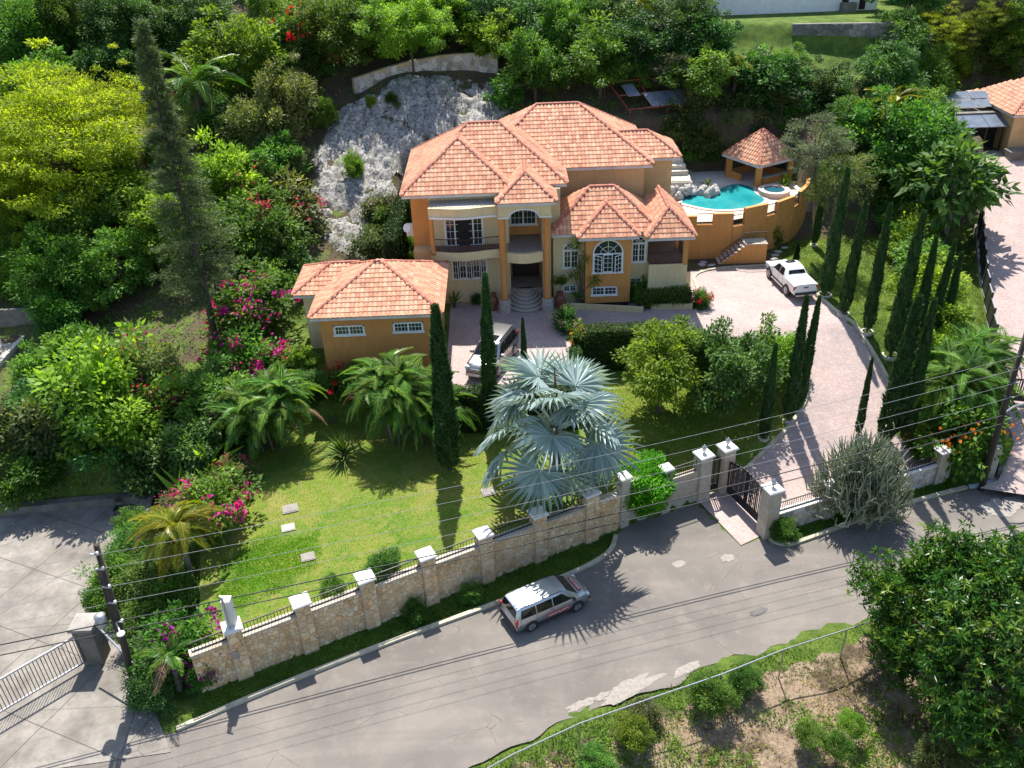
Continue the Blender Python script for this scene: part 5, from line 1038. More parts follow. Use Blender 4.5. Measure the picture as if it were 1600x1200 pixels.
for s in (-1, 1):
    mb = MB(); mb.box(-.42, .82, s * .848 - .008, s * .848 + .008, .46, .68); pn = mb.obj('sign_panel', 'sticker_red', vn)
    sign_text(pn, 'KINGALARM', .2, Matrix.Translation((.2, s * .862, .57)) @ Matrix.Rotation(R(180 if s > 0 else 0), 4, 'Z') @ Matrix.Rotation(R(90), 4, 'X'), 'sticker_white')
Mh = Matrix.Translation((1.62, 0, .975)) @ Matrix.Rotation(R(15), 4, 'Y'); mb = MB(); mb.box(-.1, .1, -.5, .5, .0, .012, Mh); pn = mb.obj('sign_panel', 'sticker_red', vn)
sign_text(pn, 'KINGALARM', .16, Mh @ Matrix.Translation((0, 0, .016)) @ Matrix.Rotation(R(90), 4, 'Z'), 'sticker_white')
# sport utility vehicle in the court
SUV = [(-2.36, .5, .75, .85, .80, .78), (-2.33, .42, 1.02, 1.1, .90, .82), (-2.26, .40, 1.08, 1.5, .92, .76), (-2.12, .40, 1.08, 1.79, .93, .70), (-1.9, .40, 1.08, 1.84, .935, .69), (-.5, .40, 1.07, 1.87, .935, .70), (.3, .40, 1.06, 1.84, .935, .69), (.55, .40, 1.06, 1.78, .935, .68), (1.15, .40, 1.05, 1.17, .93, .80), (1.9, .42, 1.0, 1.08, .92, .80), (2.28, .45, .88, .98, .88, .74), (2.42, .5, .72, .8, .78, .62)]
sv = car('suv_car', 'silver grey off-road car with roof rails parked in the shaded front court', (-1.15, 48.15, 4.04), R(-112), SUV, 'paint_champagne', .39, (-1.4, 1.38), .80,
    [[(-2.02, 1.14), (-1.25, 1.12), (-1.25, 1.68), (-1.92, 1.66)], [(-1.19, 1.12), (-.25, 1.11), (-.25, 1.70), (-1.19, 1.69)], [(-.19, 1.11), (.92, 1.10), (.42, 1.62), (.2, 1.69), (-.19, 1.70)]],
    [('windscreen', 'car_glass', (1.13, 1.20, .74), (.57, 1.76, .62), .015), ('rear_window', 'car_glass', (-2.27, 1.2, .7), (-2.14, 1.72, .62), .02)],
    [('headlight', 'clear_lens', (2.1, 2.34, .56, .88, .82, .98)), ('tail_light', 'red_lens', (-2.33, -2.22, .74, .91, .9, 1.35)), ('grille', 'black_trim', (2.3, 2.46, -.5, .5, .66, .88)), ('bumper', 'paint_champagne', (2.3, 2.5, -.78, .78, .42, .64)), ('bumper', 'paint_champagne', (-2.45, -2.3, -.85, .85, .42, .66)), ('grille_bar', 'rim', (2.45, 2.475, -.48, .48, .80, .83)), ('grille_bar', 'rim', (2.45, 2.475, -.48, .48, .71, .74)), ('number_plate', 'sticker_white', (2.5, 2.515, -.25, .25, .48, .6)), ('mirror', 'rim', (.75, .92, .94, 1.14, 1.12, 1.3)), ('roof_rail', 'black_trim', (-1.95, .35, .60, .645, 1.86, 1.92)), ('sunroof', 'car_glass', (-.35, .3, -.4, .4, 1.87, 1.893)), ('door_handle', 'rim', (-.4, -.22, .935, .96, .98, 1.02)), ('side_step', 'rim', (-.95, .95, .90, 1.0, .38, .43)), ('lower_cladding', 'paint_brown', (-.95, .95, .90, .945, .42, .62))])
mb = MB(); q = MB(); q.lathe([(.36, -.1), (.38, -.05), (.38, .1), (.3, .14)], (0, 0, 0), 18); mb.add([Matrix.Translation((-2.42, .05, .98)) @ Matrix.Rotation(R(-90), 4, 'Y') @ Vector(v) for v in q.v], q.f); mb.obj('spare_wheel_cover', 'paint_champagne', sv)
# white pickup
PK = [(-2.58, .55, .78, .9, .84, .80), (-2.55, .5, 1.15, 1.24, .87, .80), (-2.4, .48, 1.2, 1.29, .88, .80), (-1.3, .48, 1.2, 1.32, .89, .80), (-1.02, .46, 1.18, 1.36, .895, .78), (-.80, .44, 1.12, 1.66, .895, .66), (-.55, .44, 1.10, 1.75, .895, .65), (.2, .44, 1.08, 1.78, .895, .655), (.5, .44, 1.07, 1.74, .895, .64), (.68, .44, 1.07, 1.66, .895, .64), (1.35, .44, 1.05, 1.16, .89, .77), (2.0, .46, 1.0, 1.09, .88, .74), (2.4, .5, .86, .95, .82, .66), (2.56, .55, .7, .78, .68, .52)]
pk = car('pickup_truck', 'white double cab pickup with covered bed parked at the edge of the drive', (20.42, 57.85, 4.04), R(98), PK, 'paint_white', .39, (-1.45, 1.55), .77,
    [[(-.68, 1.18), (.02, 1.15), (.02, 1.62), (-.40, 1.64), (-.52, 1.6)], [(.07, 1.15), (1.05, 1.12), (.58, 1.58), (.4, 1.63), (.07, 1.63)]],
    [('windscreen', 'car_glass', (1.33, 1.19, .7), (.70, 1.64, .58), .015), ('rear_window', 'car_glass', (-1.0, 1.40, .62), (-.84, 1.62, .56), .03)],
    [('tail_light', 'red_lens', (-2.57, -2.44, .74, .885, .82, 1.14)), ('headlight', 'clear_lens', (2.2, 2.46, .5, .82, .78, .95)), ('bumper', 'black_trim', (-2.68, -2.54, -.78, .78, .52, .66)), ('bumper_step', 'rim', (-2.74, -2.6, -.7, .7, .46, .54)), ('sunroof', 'car_glass', (.0, .42, -.36, .36, 1.78, 1.80)), ('tailgate_handle', 'black_trim', (-2.60, -2.57, -.16, .16, .98, 1.05)), ('mirror', 'paint_white', (.9, 1.05, .9, 1.08, 1.1, 1.26)), ('side_step', 'rim', (-.95, .95, .88, 1.0, .38, .44)), ('door_handle', 'rim', (-.25, -.1, .89, .915, .98, 1.02)), ('grille', 'black_trim', (2.4, 2.58, -.42, .42, .66, .82))])
# ---------- leaves ----------
leafmat('leaf_mid', (0.037, 0.099, 0.013), (0.086, 0.196, 0.024), (0.179, 0.325, 0.044)); leafmat('leaf_lime', (0.068, 0.142, 0.014), (0.155, 0.270, 0.024), (0.270, 0.392, 0.041), .42)
leafmat('leaf_yellow', (.16, .24, .012), (.30, .39, .02), (.44, .50, .035), .48, hue=.015); leafmat('leaf_dark', (0.020, 0.061, 0.014), (0.049, 0.126, 0.024), (0.122, 0.245, 0.044), .25, .55)
leafmat('leaf_olive', (0.050, 0.080, 0.022), (0.109, 0.148, 0.041), (0.218, 0.235, 0.076), .3); leafmat('leaf_grey', (0.052, 0.075, 0.039), (0.111, 0.143, 0.078), (0.208, 0.234, 0.143), .3)
leafmat('leaf_cypress', (0.021, 0.055, 0.017), (0.041, 0.100, 0.031), (0.078, 0.155, 0.052), .12, .6, .2, hue=.01, val=.2); leafmat('leaf_hedge', (0.016, 0.039, 0.008), (0.036, 0.081, 0.016), (0.078, 0.143, 0.026), .2, .5)
leafmat('leaf_pine', (0.039, 0.076, 0.025), (0.089, 0.140, 0.051), (0.181, 0.245, 0.106), .2, .6); leafmat('leaf_palm', (0.041, 0.117, 0.017), (0.103, 0.220, 0.030), (0.207, 0.343, 0.055), .35, .35)
leafmat('leaf_golden', (0.081, 0.138, 0.014), (0.207, 0.241, 0.023), (0.368, 0.322, 0.040), .4, .35); leafmat('leaf_silver', (0.180, 0.250, 0.250), (0.270, 0.360, 0.355), (0.380, 0.480, 0.470), .18, .35, .5, hue=.01, val=.15)
leafmat('leaf_bright', (.05, .14, .008), (.105, .27, .012), (.19, .37, .02), .45); leafmat('leaf_dead', (0.160, 0.100, 0.050), (0.270, 0.180, 0.100), (0.380, 0.280, 0.170), .2, .7); leafmat('leaf_euphorbia', (.20, .25, .15), (.32, .37, .24), (.46, .49, .35), .1, .5)
leafmat('leaf_mango', (0.024, 0.075, 0.010), (0.075, 0.172, 0.021), (0.254, 0.351, 0.045), .3, .3); leafmat('grass_blade', (0.060, 0.132, 0.012), (0.120, 0.228, 0.022), (0.204, 0.312, 0.036), .35, .6); leafmat('grass_mix', (0.070, 0.155, 0.012), (0.150, 0.225, 0.020), (0.300, 0.280, 0.075), .35, .7); leafmat('grass_dry', (0.149, 0.161, 0.034), (0.241, 0.236, 0.057), (0.345, 0.310, 0.098), .3, .7)
for nm, c in (('magenta', (.50, .018, .26)), ('pink', (.52, .06, .16)), ('red', (.46, .012, .035)), ('purple', (.30, .018, .26)), ('yellow', (.55, .36, .02)), ('orange', (.55, .15, .02)), ('pale', (.5, .42, .3))):
    leafmat('flower_' + nm, tuple(x * .7 for x in c), c, tuple(min(1, x * 1.35) for x in c), .35, .6, .2, hue=.01, val=.2)
mat('bark', (.075, .058, .042), (.12, .10, .08), 6, .95, .6, 14); mat('bark_grey', (.17, .155, .135), (.26, .24, .21), 5, .95, .6, 12); mat('palm_trunk', (.14, .12, .095), (.22, .19, .155), 8, .9, .5, 20)
def unit(a): return a / (np.linalg.norm(a, axis=-1, keepdims=True) + 1e-9)
def leaves(c, d, n, l, w_, v, bend=0.0):
    """diamond leaves: base c, axis d, face normal n, length l, width w_"""
    d = unit(d); s = unit(np.cross(d, n)); l = np.asarray(l)[:, None]; w_ = np.asarray(w_)[:, None]; nn = unit(np.cross(s, d))
    V = np.stack([c, c + d * l * .45 + s * w_ / 2, c + d * l - nn * l * bend, c + d * l * .45 - s * w_ / 2], 1).reshape(-1, 3)
    k = len(c); return V, np.arange(4 * k).reshape(k, 4), np.repeat(v, 4)
def merge(parts_):
    o = 0; Vs = []; Fs = []; vs_ = []
    for V, F, v in parts_: Vs.append(V); Fs.append(F + o); vs_.append(v); o += len(V)
    return np.concatenate(Vs), np.concatenate(Fs), np.concatenate(vs_)
def crown(seed, rad, nclump, nleaf, ll, lw, cr, shell=.55, flat=1.0, lobes=.22, up=.35, bottom=-.75, spread=1.0):
    g = np.random.default_rng(seed); rad = np.array(rad, float)
    D = unit(g.normal(size=(nclump * 3, 3))); D = D[D[:, 2] > bottom][:nclump]; nclump = len(D)
    ph = g.random(6) * 6.28; az = np.arctan2(D[:, 1], D[:, 0]); lob = 1 + lobes * (np.sin(az * 2 + ph[0]) * .5 + np.sin(az * 3 + ph[1]) * .5 + np.sin(az * 5 + D[:, 2] * 4 + ph[2]) * .6)
    rr = shell + (1 - shell) * g.random(nclump) ** .6
    Cc = D * (rr * lob)[:, None] * rad * .92; cs = cr * (.65 + .75 * g.random(nclump)); tone = g.random(nclump)
    idx = np.repeat(np.arange(nclump), nleaf); N_ = len(idx)
    off = unit(g.normal(size=(N_, 3))) * (g.random(N_) ** .45)[:, None]; off[:, 2] *= .72 * flat
    P = Cc[idx] + off * cs[idx][:, None]
    d = unit(off * .9 * spread + D[idx] * .5 + g.normal(size=(N_, 3)) * .45 + np.array([0, 0, -.15])); n = unit(np.array([0, 0, 1.0]) * (1 + up) + off * .6 + g.normal(size=(N_, 3)) * .55)
    s = .7 + .6 * g.random(N_)
    return leaves(P, d, n, ll * s, lw * s, np.clip(tone[idx] * .55 + g.random(N_) * .45 + .06 * g.normal(size=N_), 0, 1), .12), Cc
def trunk_mesh(name, h, r_, Cc, seed, nl=15, m='bark', lean=.15, down=2.0):
    g = np.random.default_rng(seed); mb = MB(); top = Vector((g.normal() * lean, g.normal() * lean, h)); mb.tube([(0, 0, -down), (top.x * .3, top.y * .3, h * .5), top], [r_ * 1.2, r_ * .85, r_ * .5], 7, False)
    for k in g.choice(len(Cc), min(nl, len(Cc)), False):
        q = Vector(Cc[k]) ; s = Vector((top.x * .6, top.y * .6, h * (.45 + .5 * g.random()))); mid = (s + q) / 2 + Vector(g.normal(size=3) * .15); mb.tube([s, mid, q], [r_ * .45, r_ * .25, r_ * .07], 5, False)
    return mb.mesh(name, m, True)
def lm(V, name='crown'): return big_mesh(name, V[0], V[1], 'leaf_mid', V[2])
TREE = {}
def add_kind(kind, var, rad, nclump, nleaf, ll, lw, cr, **kw):
    tr = kw.pop('trunk_r', .16); zc = kw.pop('zc', 1.05); bk = kw.pop('bark', 'bark')
    V, Cc = crown(100 * len(TREE) + var, rad, nclump, nleaf, ll, lw, cr, **kw); hz = rad[2] * zc
    V = (V[0] + np.array([0, 0, hz]), V[1], V[2]); TREE.setdefault(kind, []).append((lm(V), trunk_mesh('trunk', hz * .9, tr, Cc + np.array([0, 0, hz]), var, m=bk), rad[0], hz))
for k in range(3): add_kind('broad', k, (2.7, 2.7, 2.25), 100, 120, .24, .115, .58, shell=.35, lobes=.38)
for k in range(2): add_kind('broad_large', k, (4.4, 4.4, 3.6), 240, 120, .25, .12, .72, shell=.35, lobes=.36)
for k in range(2): add_kind('dark', k, (2.7, 2.7, 2.4), 110, 105, .25, .115, .54, shell=.4, lobes=.36)
for k in range(2): add_kind('fine', k, (3.4, 3.4, 2.2), 150, 130, .18, .07, .58, flat=.5, shell=.3, lobes=.4)
add_kind('fine_large', 0, (5.2, 5.2, 3.4), 330, 125, .18, .07, .72, flat=.42, shell=.3, lobes=.42)
add_kind('ball', 0, (1.6, 1.6, 1.4), 130, 110, .15, .085, .42, shell=.62, lobes=.12, trunk_r=.06, zc=.85, bottom=-.95)
for k in range(2): add_kind('feather', k, (2.6, 2.6, 2.3), 75, 90, .22, .05, .62, flat=.45, shell=.4)
add_kind('bigleaf', 0, (2.4, 2.4, 2.2), 60, 22, .62, .30, .62, bark='bark_grey')
for k in range(3): add_kind('bush', k, (1.15, 1.15, .95), 60, 75, .16, .08, .34, shell=.4, lobes=.34, trunk_r=.05, zc=.8)
for k in range(3): add_kind('finebush', k, (1.15, 1.15, .95), 75, 120, .105, .05, .33, shell=.45, trunk_r=.04, zc=.8)
LMAT = {'mid': 'leaf_mid', 'lime': 'leaf_lime', 'yellow': 'leaf_yellow', 'dark': 'leaf_dark', 'olive': 'leaf_olive', 'grey': 'leaf_grey'}
CNT = {}
def slot(o, m):
    o.material_slots[0].link = 'OBJECT'; o.material_slots[0].material = MATS[m]
def plant(kind, m, x, y, z, rad, name, label, cat, group=None, squash=None, crown_name='crown'):
    """z = height of the crown's centre"""
    if rad > 3.3 and kind + '_large' in TREE or (rad > 3.3 and kind == 'dark'): kind = {'dark': 'broad'}.get(kind, kind) + '_large'
    i = CNT.get(kind, 0); CNT[kind] = i + 1; me, tr, r0, hz = TREE[kind][i % len(TREE[kind])]; s = rad / r0 * 1.08; g = np.random.default_rng(int(abs(x * 97 + y * 31)) + i)
    t_ = thing(name, label, cat, (x, y, z - hz * s), float(g.random() * 6.28), group, (s * (.85 + .33 * g.random()), s * (.85 + .33 * g.random()), s * (squash or (.85 + .38 * g.random()))))
    t_.location.z = z - hz * t_.scale.z
    link('trunk' if 'bush' not in kind else 'stem', tr, t_); c = link(crown_name if 'bush' not in kind else 'foliage', me, t_); slot(c, LMAT.get(m, m)); return t_
# kind, tone, x, y, height of crown centre, crown radius
TREES = [('broad','mid',-43,84.3,19,3.85),('broad','mid',-39.3,86.6,20.1,3.66),('dark','dark',-34,85.2,19.6,3.62),('dark','dark',-27.6,86.1,19.5,3.65),('broad','mid',-39.9,78.9,15.9,2.96),
    ('broad','mid',-41,75.7,14.5,2.64),('dark','dark',-31.5,85.3,18.1,2.34),('dark','dark',-34.7,80.9,16.3,2.51),('broad','lime',-22.8,80.7,16.9,3.25),('broad','mid',-19.8,86.3,19.2,2.87),
    ('dark','mid',-14.7,83.2,18.7,3.82),('broad','lime',-7.8,82.2,18.6,3.52),('broad','lime',-5.1,86,19,2.87),('dark','dark',-3.1,86.5,18.5,2.36),('broad','lime',-0.5,83.9,17.2,2.58),
    ('dark','mid',-11,86.6,19.4,3.14),('dark','dark',2.4,85.5,18.5,3.12),('dark','mid',5.8,83.9,17.8,3.34),('dark','dark',9.4,85.4,18.5,3.12),('broad','mid',3,78.9,15.5,2.72),
    ('broad','mid',8.8,79.5,16,3.23),('dark','dark',13,81.1,16.4,3.02),('dark','dark',16.6,83.1,17.8,3.32),('broad','mid',12.3,80.1,14.5,1.5),('feather','grey',15,79,14.8,1.97),
    ('broad','mid',17.3,78.1,14.9,2.45),('dark','dark',18.1,81.3,16.6,2.71),('broad','mid',22.2,78.8,14.8,1.96),('broad','mid',25.5,80.4,14.8,1.57),('broad','olive',16.8,78.5,11.4,2.53),
    ('dark','olive',20.7,78.5,11.8,2.77),('dark','dark',23.4,78.5,13.1,3.26),('dark','dark',26.9,78.5,12.8,2.27),('dark','mid',25.3,78.5,11.6,2.78),('dark','dark',30.1,78.5,11.7,2.72),
    ('dark','dark',36.4,84.5,15.8,2.61),('dark','dark',32.5,76.5,14.3,2.67),('fine','yellow',42.6,91.8,15.5,3.87),('fine','lime',47.8,91.8,15.9,3.54),('broad','lime',45,91.3,12.2,2.58),
    ('broad','mid',50,91.3,12.6,2.28),('broad','mid',38,83.9,12.7,2.65),('broad','lime',51.5,91.7,15.2,3.69),('broad','mid',40.5,86.2,9.5,1.93),('feather','grey',23.1,63.4,12.4,2.36),
    ('feather','olive',24.3,61.5,10.4,2.31),('broad','mid',31.6,69.6,10.6,3.27),('broad','mid',35.1,73.1,12.1,2.12),('bigleaf','dark',34.2,63.7,9,2.74),('bigleaf','dark',35.1,71,10,2.39),
    ('fine','yellow',-34.2,66.2,14.6,7.22),('fine','yellow',-32.6,72.1,14.6,4.48),('fine','yellow',-37.6,65.9,11.1,3.76),('broad','lime',-35.5,63,9,2.79),('broad','mid',-31.2,61.8,8.8,2.75),
    ('broad','mid',-32.1,57.4,7.7,2.62),('broad','lime',-29.6,66.1,10.2,3.1),('broad','mid',-27.7,58.5,7.6,2.24),('broad','lime',-24.7,62.1,8.9,2.76),('broad','lime',-21.7,66.4,10.3,3.11),
    ('broad','mid',-18.9,61.6,8.4,2.75),('dark','olive',-20.1,72.3,12.8,2.56),('dark','olive',-17.8,75.1,14.3,2.86),('broad','mid',-18.7,69.1,10.8,2.27),('dark','dark',-17.2,62.2,6.8,1.29),
    ('dark','olive',-17.1,70.2,10.9,1.61),('dark','olive',-17.4,78.3,14.1,1.48),('broad','lime',-12.3,70.5,10.1,1.11),('dark','mid',-29.5,56.8,6.4,1.6),('dark','lime',9,45.1,5.7,2.39),
    ('dark','dark',13,45.1,4.9,2.4),]
BUSHES = [('olive',-10,66.1,7.9,1.26),('mid',-9.4,64.9,7.1,1.25),('olive',15,76.1,10.4,1.39),('olive',17.6,76,9.2,1.55),('mid',16.2,75.9,8.7,1.13),('mid',-31.1,54.3,5.7,1.76),
    ('mid',-30.3,48.6,4.3,1.48),('lime',-29.2,50,4.6,1.46),('mid',-28.1,50.9,4.7,1.48),('mid',-28.1,41,1.8,1.77),('olive',-29.4,43.2,3.9,1.7),('olive',-26.7,43.1,4.1,1.89),
    ('lime',-24.3,45,5,2.91),('lime',-22.8,42.8,4.2,2.26),('dark',-28.5,44.6,4.1,1.74),('dark',-24.3,42.1,3.3,2.06),('dark',-20.6,41.3,1.9,1.69),('dark',-18.4,41.1,3.3,1.66),
    ('mid',-18.2,45,4.3,1.95),('dark',-16.6,43.1,3.7,1.7),('lime',16.8,47.9,3.9,1.71),('mid',29.8,57.7,5.5,1.85),('lime',28.7,53.6,5.5,1.75),('lime',30.4,61.4,5.4,1.7),
    ('lime',32.6,64.6,5.7,2.02),('lime',28,50,4.7,1.67),('mid',32.2,69.3,6.7,2.12),('lime',27.5,47.7,3.9,1.63),('mid',27.4,45.4,3.4,1.78),('olive',-9.9,61.8,6.7,1.45),
    ('lime',7.1,38.1,2,1.74),('mid',-19.8,35.2,1.4,1.52),('mid',-20,33,1.3,1.46),('mid',-20.4,31.6,1,1.11),('mid',-18,32.3,1.9,1.43),('mid',-16.8,31.1,1.7,1.25),('mid',-21,37.4,0.9,1.06),
    ('mid',-17.8,30.3,1.3,1.23),('dark',-16.5,27.8,1,1.17),('mid',-15.5,29.4,0.8,0.91),('dark',-16.5,26.1,0.9,0.99),('mid',-5.1,30.6,0.5,0.59),('mid',-2.4,31.8,0.5,0.54),
    ('mid',-6.6,31.6,2.6,0.85),('mid',-8.8,30.6,2.4,0.61),('mid',14.1,35.3,0.6,0.77),('olive',4.9,24.2,0.6,0.68),('mid',8,24.8,0.9,0.96),('mid',9.7,25.6,0.7,0.7),('lime',4.5,23.3,0.7,0.8),
    ('mid',12.7,22.4,0.5,0.52),('mid',11.7,22.8,0.6,0.66),('lime',13.6,23.4,0.5,0.53),('mid',2.8,22,0.6,0.65),('olive',16.3,21.4,0.8,0.89),('mid',21.1,65.4,5,1.13),('mid',9.3,56.4,4.7,0.96),
    ('mid',10.7,56.6,4.7,0.96),('mid',12,56.7,4.7,0.92),('dark',-3.5,58.1,4.5,0.61),('dark',-2.3,56.9,4.3,0.41),('mid',5.1,57.5,4.4,0.51),('olive',15.8,76.2,11.2,1.67),
    ('olive',17,76.1,9.8,1.4),('mid',18.2,75.9,8.7,1.41),('lime',-7.7,65,5,1.27),('mid',-9.3,61.5,5.5,0.97),('mid',-12.8,55.6,4.8,1.01),('lime',-13.4,48.7,4.6,0.82),
    ('mid',-9.4,46.4,4.4,0.79),('mid',-11.4,46.4,4.3,0.79),('mid',-7,46.1,4.5,0.79),('dark',-12.7,46.5,4.1,0.79),('mid',-33.9,58.5,6.3,1.86),('lime',-36.1,59.1,6.1,1.41),
    ('mid',-16.7,57.9,5.9,1.62),('dark',-15.2,59.6,6,1.42),('lime',-22.8,50,4.3,1.05),('mid',-9.6,78.1,13.6,0.61),('lime',-11.3,77.8,13.5,0.56),('mid',0.4,78.2,13.5,1.4),
    ('dark',-7.1,72.8,6.4,1.11),]
BOUG = [ (-18,83.5,17.1,3.19,'red'),(-16.2,82.9,15.8,1.74,'red'),(-11.3,86.8,17.4,1.79,'purple'),(-17.9,66,8.7,2.77,'pink'),(-17.3,53.5,6,2.61,'magenta'),(-16.5,48.8,4.5,1.85,'magenta'),
    (-18.7,50,4.1,1.26,'magenta'),(-23.2,47,4.7,2.2,'pink'),(-21.6,44.7,3.8,1.36,'pink'),(-15.8,35.8,3.3,1.84,'magenta'),(-17.7,36.8,2.2,1.21,'pink'),(-15.6,28.4,1.1,1.63,'purple'),
    (-14.3,27.1,0.8,0.72,'purple'),(-16.7,30,0.9,0.92,'magenta'),(-15.6,39.5,2.6,0.9,'pink'),(13.4,55.1,4.5,0.72,'red'),(4.4,51.3,3.9,0.86,'yellow'),(3.8,52.6,4.6,0.87,'pale'),
    (-10,46.1,4.2,1.18,'red'),(25.7,41.1,2.2,2.05,'orange'),(27.3,40.9,1.3,1.31,'orange'),(24.2,41.5,1.5,1.13,'orange'), ]
CYP = [ (24.4,64.7,4.1,6.7),(22.4,55.9,4.1,9.2),(22.7,52.9,4.1,8.2),(23.6,50.8,3.8,8.8),(24.5,48.8,3.1,9.8),(26.1,49.2,3.2,7.8),(27.1,49.5,3.3,7.4),(28.3,50.1,3.5,6.1),
    (22.1,42.4,0.9,9.7),(23.3,42.4,0.9,9.4),(20.7,43.0,1.1,5.3),(15.0,43.0,1.1,6.4),(16.8,44.3,1.5,8.3),(17.6,45.0,1.7,7.7),(-3.7,40.0,1.9,10.4),(-1.4,44.1,2.0,9.9),
    (0.8,44.9,4.0,4.9),(22.0,61.5,4.1,1.7), ]
PALM = [ (-25.5,75.6,14.3,2.99),(20.5,78.8,14.6,2.24),(13.3,87.9,18.3,2.11),(31.9,72.5,11.8,2.93),(-16.3,33.1,3.1,2.09),(-15,26,1.7,1.55),(-13.9,41.9,4.6,2.6),(-6.7,42.5,5,3),
    (24.1,43.1,3.6,2.49),(26.9,44.3,3.6,2.14),(-9.6,41,3.4,1.47),(-4.4,48.7,5.2,1.22), ]
FILL = [ (-17.8,97.0,1.68),(-31.2,99.2,1.27),(10.5,82.1,1.35),(-46.0,80.0,1.29),(-36.7,60.6,1.53),(36.5,75.5,2.03),(-48.5,97.3,1.58),(-24.0,97.8,1.87),(-42.4,82.0,1.43),
    (43.5,102.1,2.06),(-31.0,91.5,2.46),(8.1,87.6,1.22),(-11.7,96.8,1.70),(-46.3,90.4,1.68),(-40.2,82.8,1.77),(-42.8,89.8,2.38),(-21.1,89.8,1.29),(-13.2,91.8,1.53),(-16.5,86.9,1.89),
    (-36.7,95.8,1.22),(-8.0,98.8,1.33),(-46.3,83.6,1.52),(-18.4,84.0,1.77),(17.5,96.8,1.28),(-22.1,94.5,1.44),(41.7,100.1,1.36),(12.1,92.1,1.95),(39.6,91.1,1.27),(17.1,101.7,2.44),
    (14.8,88.7,1.39),(-33.5,75.0,2.03),(-28.2,72.0,1.29),(18.5,89.3,1.49),(-40.0,70.4,1.38),(8.6,94.0,2.46),(-17.2,81.7,1.98),(-11.6,89.4,1.25),(-23.4,73.7,1.95),(29.8,102.7,1.33),
    (-14.8,96.2,2.14),(-8.8,96.5,1.38),(31.7,99.7,1.21),(1.8,94.6,1.85),(26.2,104.0,1.56),(-43.0,93.0,2.04),(-27.7,67.6,1.38),(41.0,95.0,2.05),(17.9,85.4,1.22),(-34.6,91.0,1.96),
    (-33.8,77.4,1.37),(-36.6,77.6,2.12),(-35.9,71.3,1.40),(38.0,100.4,1.61),(-20.4,75.0,1.26),(-6.5,89.1,1.98),(6.7,90.2,1.21),(-16.2,89.4,1.36),(-7.7,85.8,1.94),(-33.0,96.9,1.53),
    (-5.9,97.9,1.21),(24.0,75.8,1.25),(-28.2,98.3,1.34),(-39.2,59.4,1.39),(20.7,95.7,1.27),(4.7,93.0,1.86),(-40.1,67.9,1.55),(-38.3,92.4,2.12),(-18.9,91.4,2.43),(-45.5,100.1,1.76),
    (-38.9,63.2,1.39),(30.3,62.8,1.26),(-34.9,87.9,1.40),(-24.4,85.6,1.45),(-39.1,73.4,2.02),(-27.8,93.3,1.27),(38.5,88.1,2.49),(-54.9,101.7,1.49),(-51.5,100.6,1.86),
    (-43.3,76.2,1.76),(29.4,73.4,1.61),(-49.4,87.8,1.47),(34.7,100.1,1.71),(-44.9,73.8,1.44),(-1.2,91.3,1.20),(-38.3,98.5,1.93),(-45.2,86.2,1.91),(-8.2,94.1,1.21),(-15.5,76.0,1.35),
    (-29.5,95.9,2.31),(-15.6,93.8,1.62),(16.2,91.3,1.23),(15.3,94.1,1.56),(-37.0,85.0,1.61),(28.0,71.3,1.22),(31.5,66.4,1.40), ]
GARDEN = {}
def place_label(x, y):
    if 60 < y < 76 and 23 < x < 34: return 'right of the pool above the cypress row'
    if y > 78 and x > 24: return 'between the white house and the side lane'
    if y > 74 and x > 14: return 'on the slope behind the pool gazebo'
    if y > 74 and -2 < x <= 14: return 'on the slope right behind the villa roofs'
    if y > 74 and x > -16: return 'above the stone wall at the bare rock slope'
    if y > 74 and x > -30: return 'upslope to the left of the bare rock'
    if y > 74: return 'at the far upper left end of the hillside'
    if y > 60 and x < -24: return 'in the thicket left of the tall dark pine'
    if y > 55 and x < -9: return 'between the tall pine and the bare rock slope'
    if x > 30: return 'leaning over the fence of the side lane'
    return 'on the lower left slope below the tall pine'
def size_word(r_, a, b): return 'small ' if r_ < a else 'tall ' if r_ > b else ''
KN = {'broad': 'rounded', 'dark': 'dense', 'fine': 'wide fine leaved', 'feather': 'airy feathery', 'bigleaf': 'large leaved'}
MN = {'mid': 'green', 'lime': 'lime green', 'yellow': 'yellow green', 'dark': 'dark green', 'olive': 'olive green', 'grey': 'grey green'}
for k, m, x, y, z, r_ in TREES:
    if 5 < x < 18 and 40 < y < 52:
        lb = 'bright green leafy tree on the inner lawn before the clipped hedge' if m == 'lime' else 'dark green tree on the inner lawn beside the driveway curve'
        plant(k, m, x, y, z, r_, 'garden_tree', lb, 'tree'); continue
    plant(k, m, x, y, z, r_, 'hillside_tree', size_word(r_, 1.7, 2.9) + '%s %s tree %s' % (KN[k], MN[m], place_label(x, y)), 'tree', 'trees on the hillside')
# wood that fills the rest of the slope
g = np.random.default_rng(5)
OPEN = [ROCK, [(-18, 60), (-7, 60), (-7, 73), (4, 80), (2, 86), (-16, 84)], [(-8, 55), (14, 55), (14, 76), (-8, 76)], [(12, 60), (27, 60), (27, 77), (12, 77)], [(18.5, 79.5), (38, 79.5), (42, 100), (17, 100)], [(8, 73), (18, 73), (18, 81), (8, 81)], LANE, [(36, 66), (56, 66), (56, 86), (36, 86)], [(20, 38), (32, 38), (38, 68), (22, 68)]]
for i, (x, y, r_) in enumerate(FILL):
    k = ['broad', 'dark', 'broad', 'dark', 'fine'][int(g.integers(5))]; m = ['mid', 'dark', 'mid', 'lime', 'olive', 'dark'][int(g.integers(6))]
    plant(k, m, x, y, H1(x, y) + r_ * 1.0, r_, 'hillside_tree', size_word(r_, 1.7, 2.9) + '%s %s tree %s' % (KN[k], MN[m], place_label(x, y)), 'tree', 'trees on the hillside')
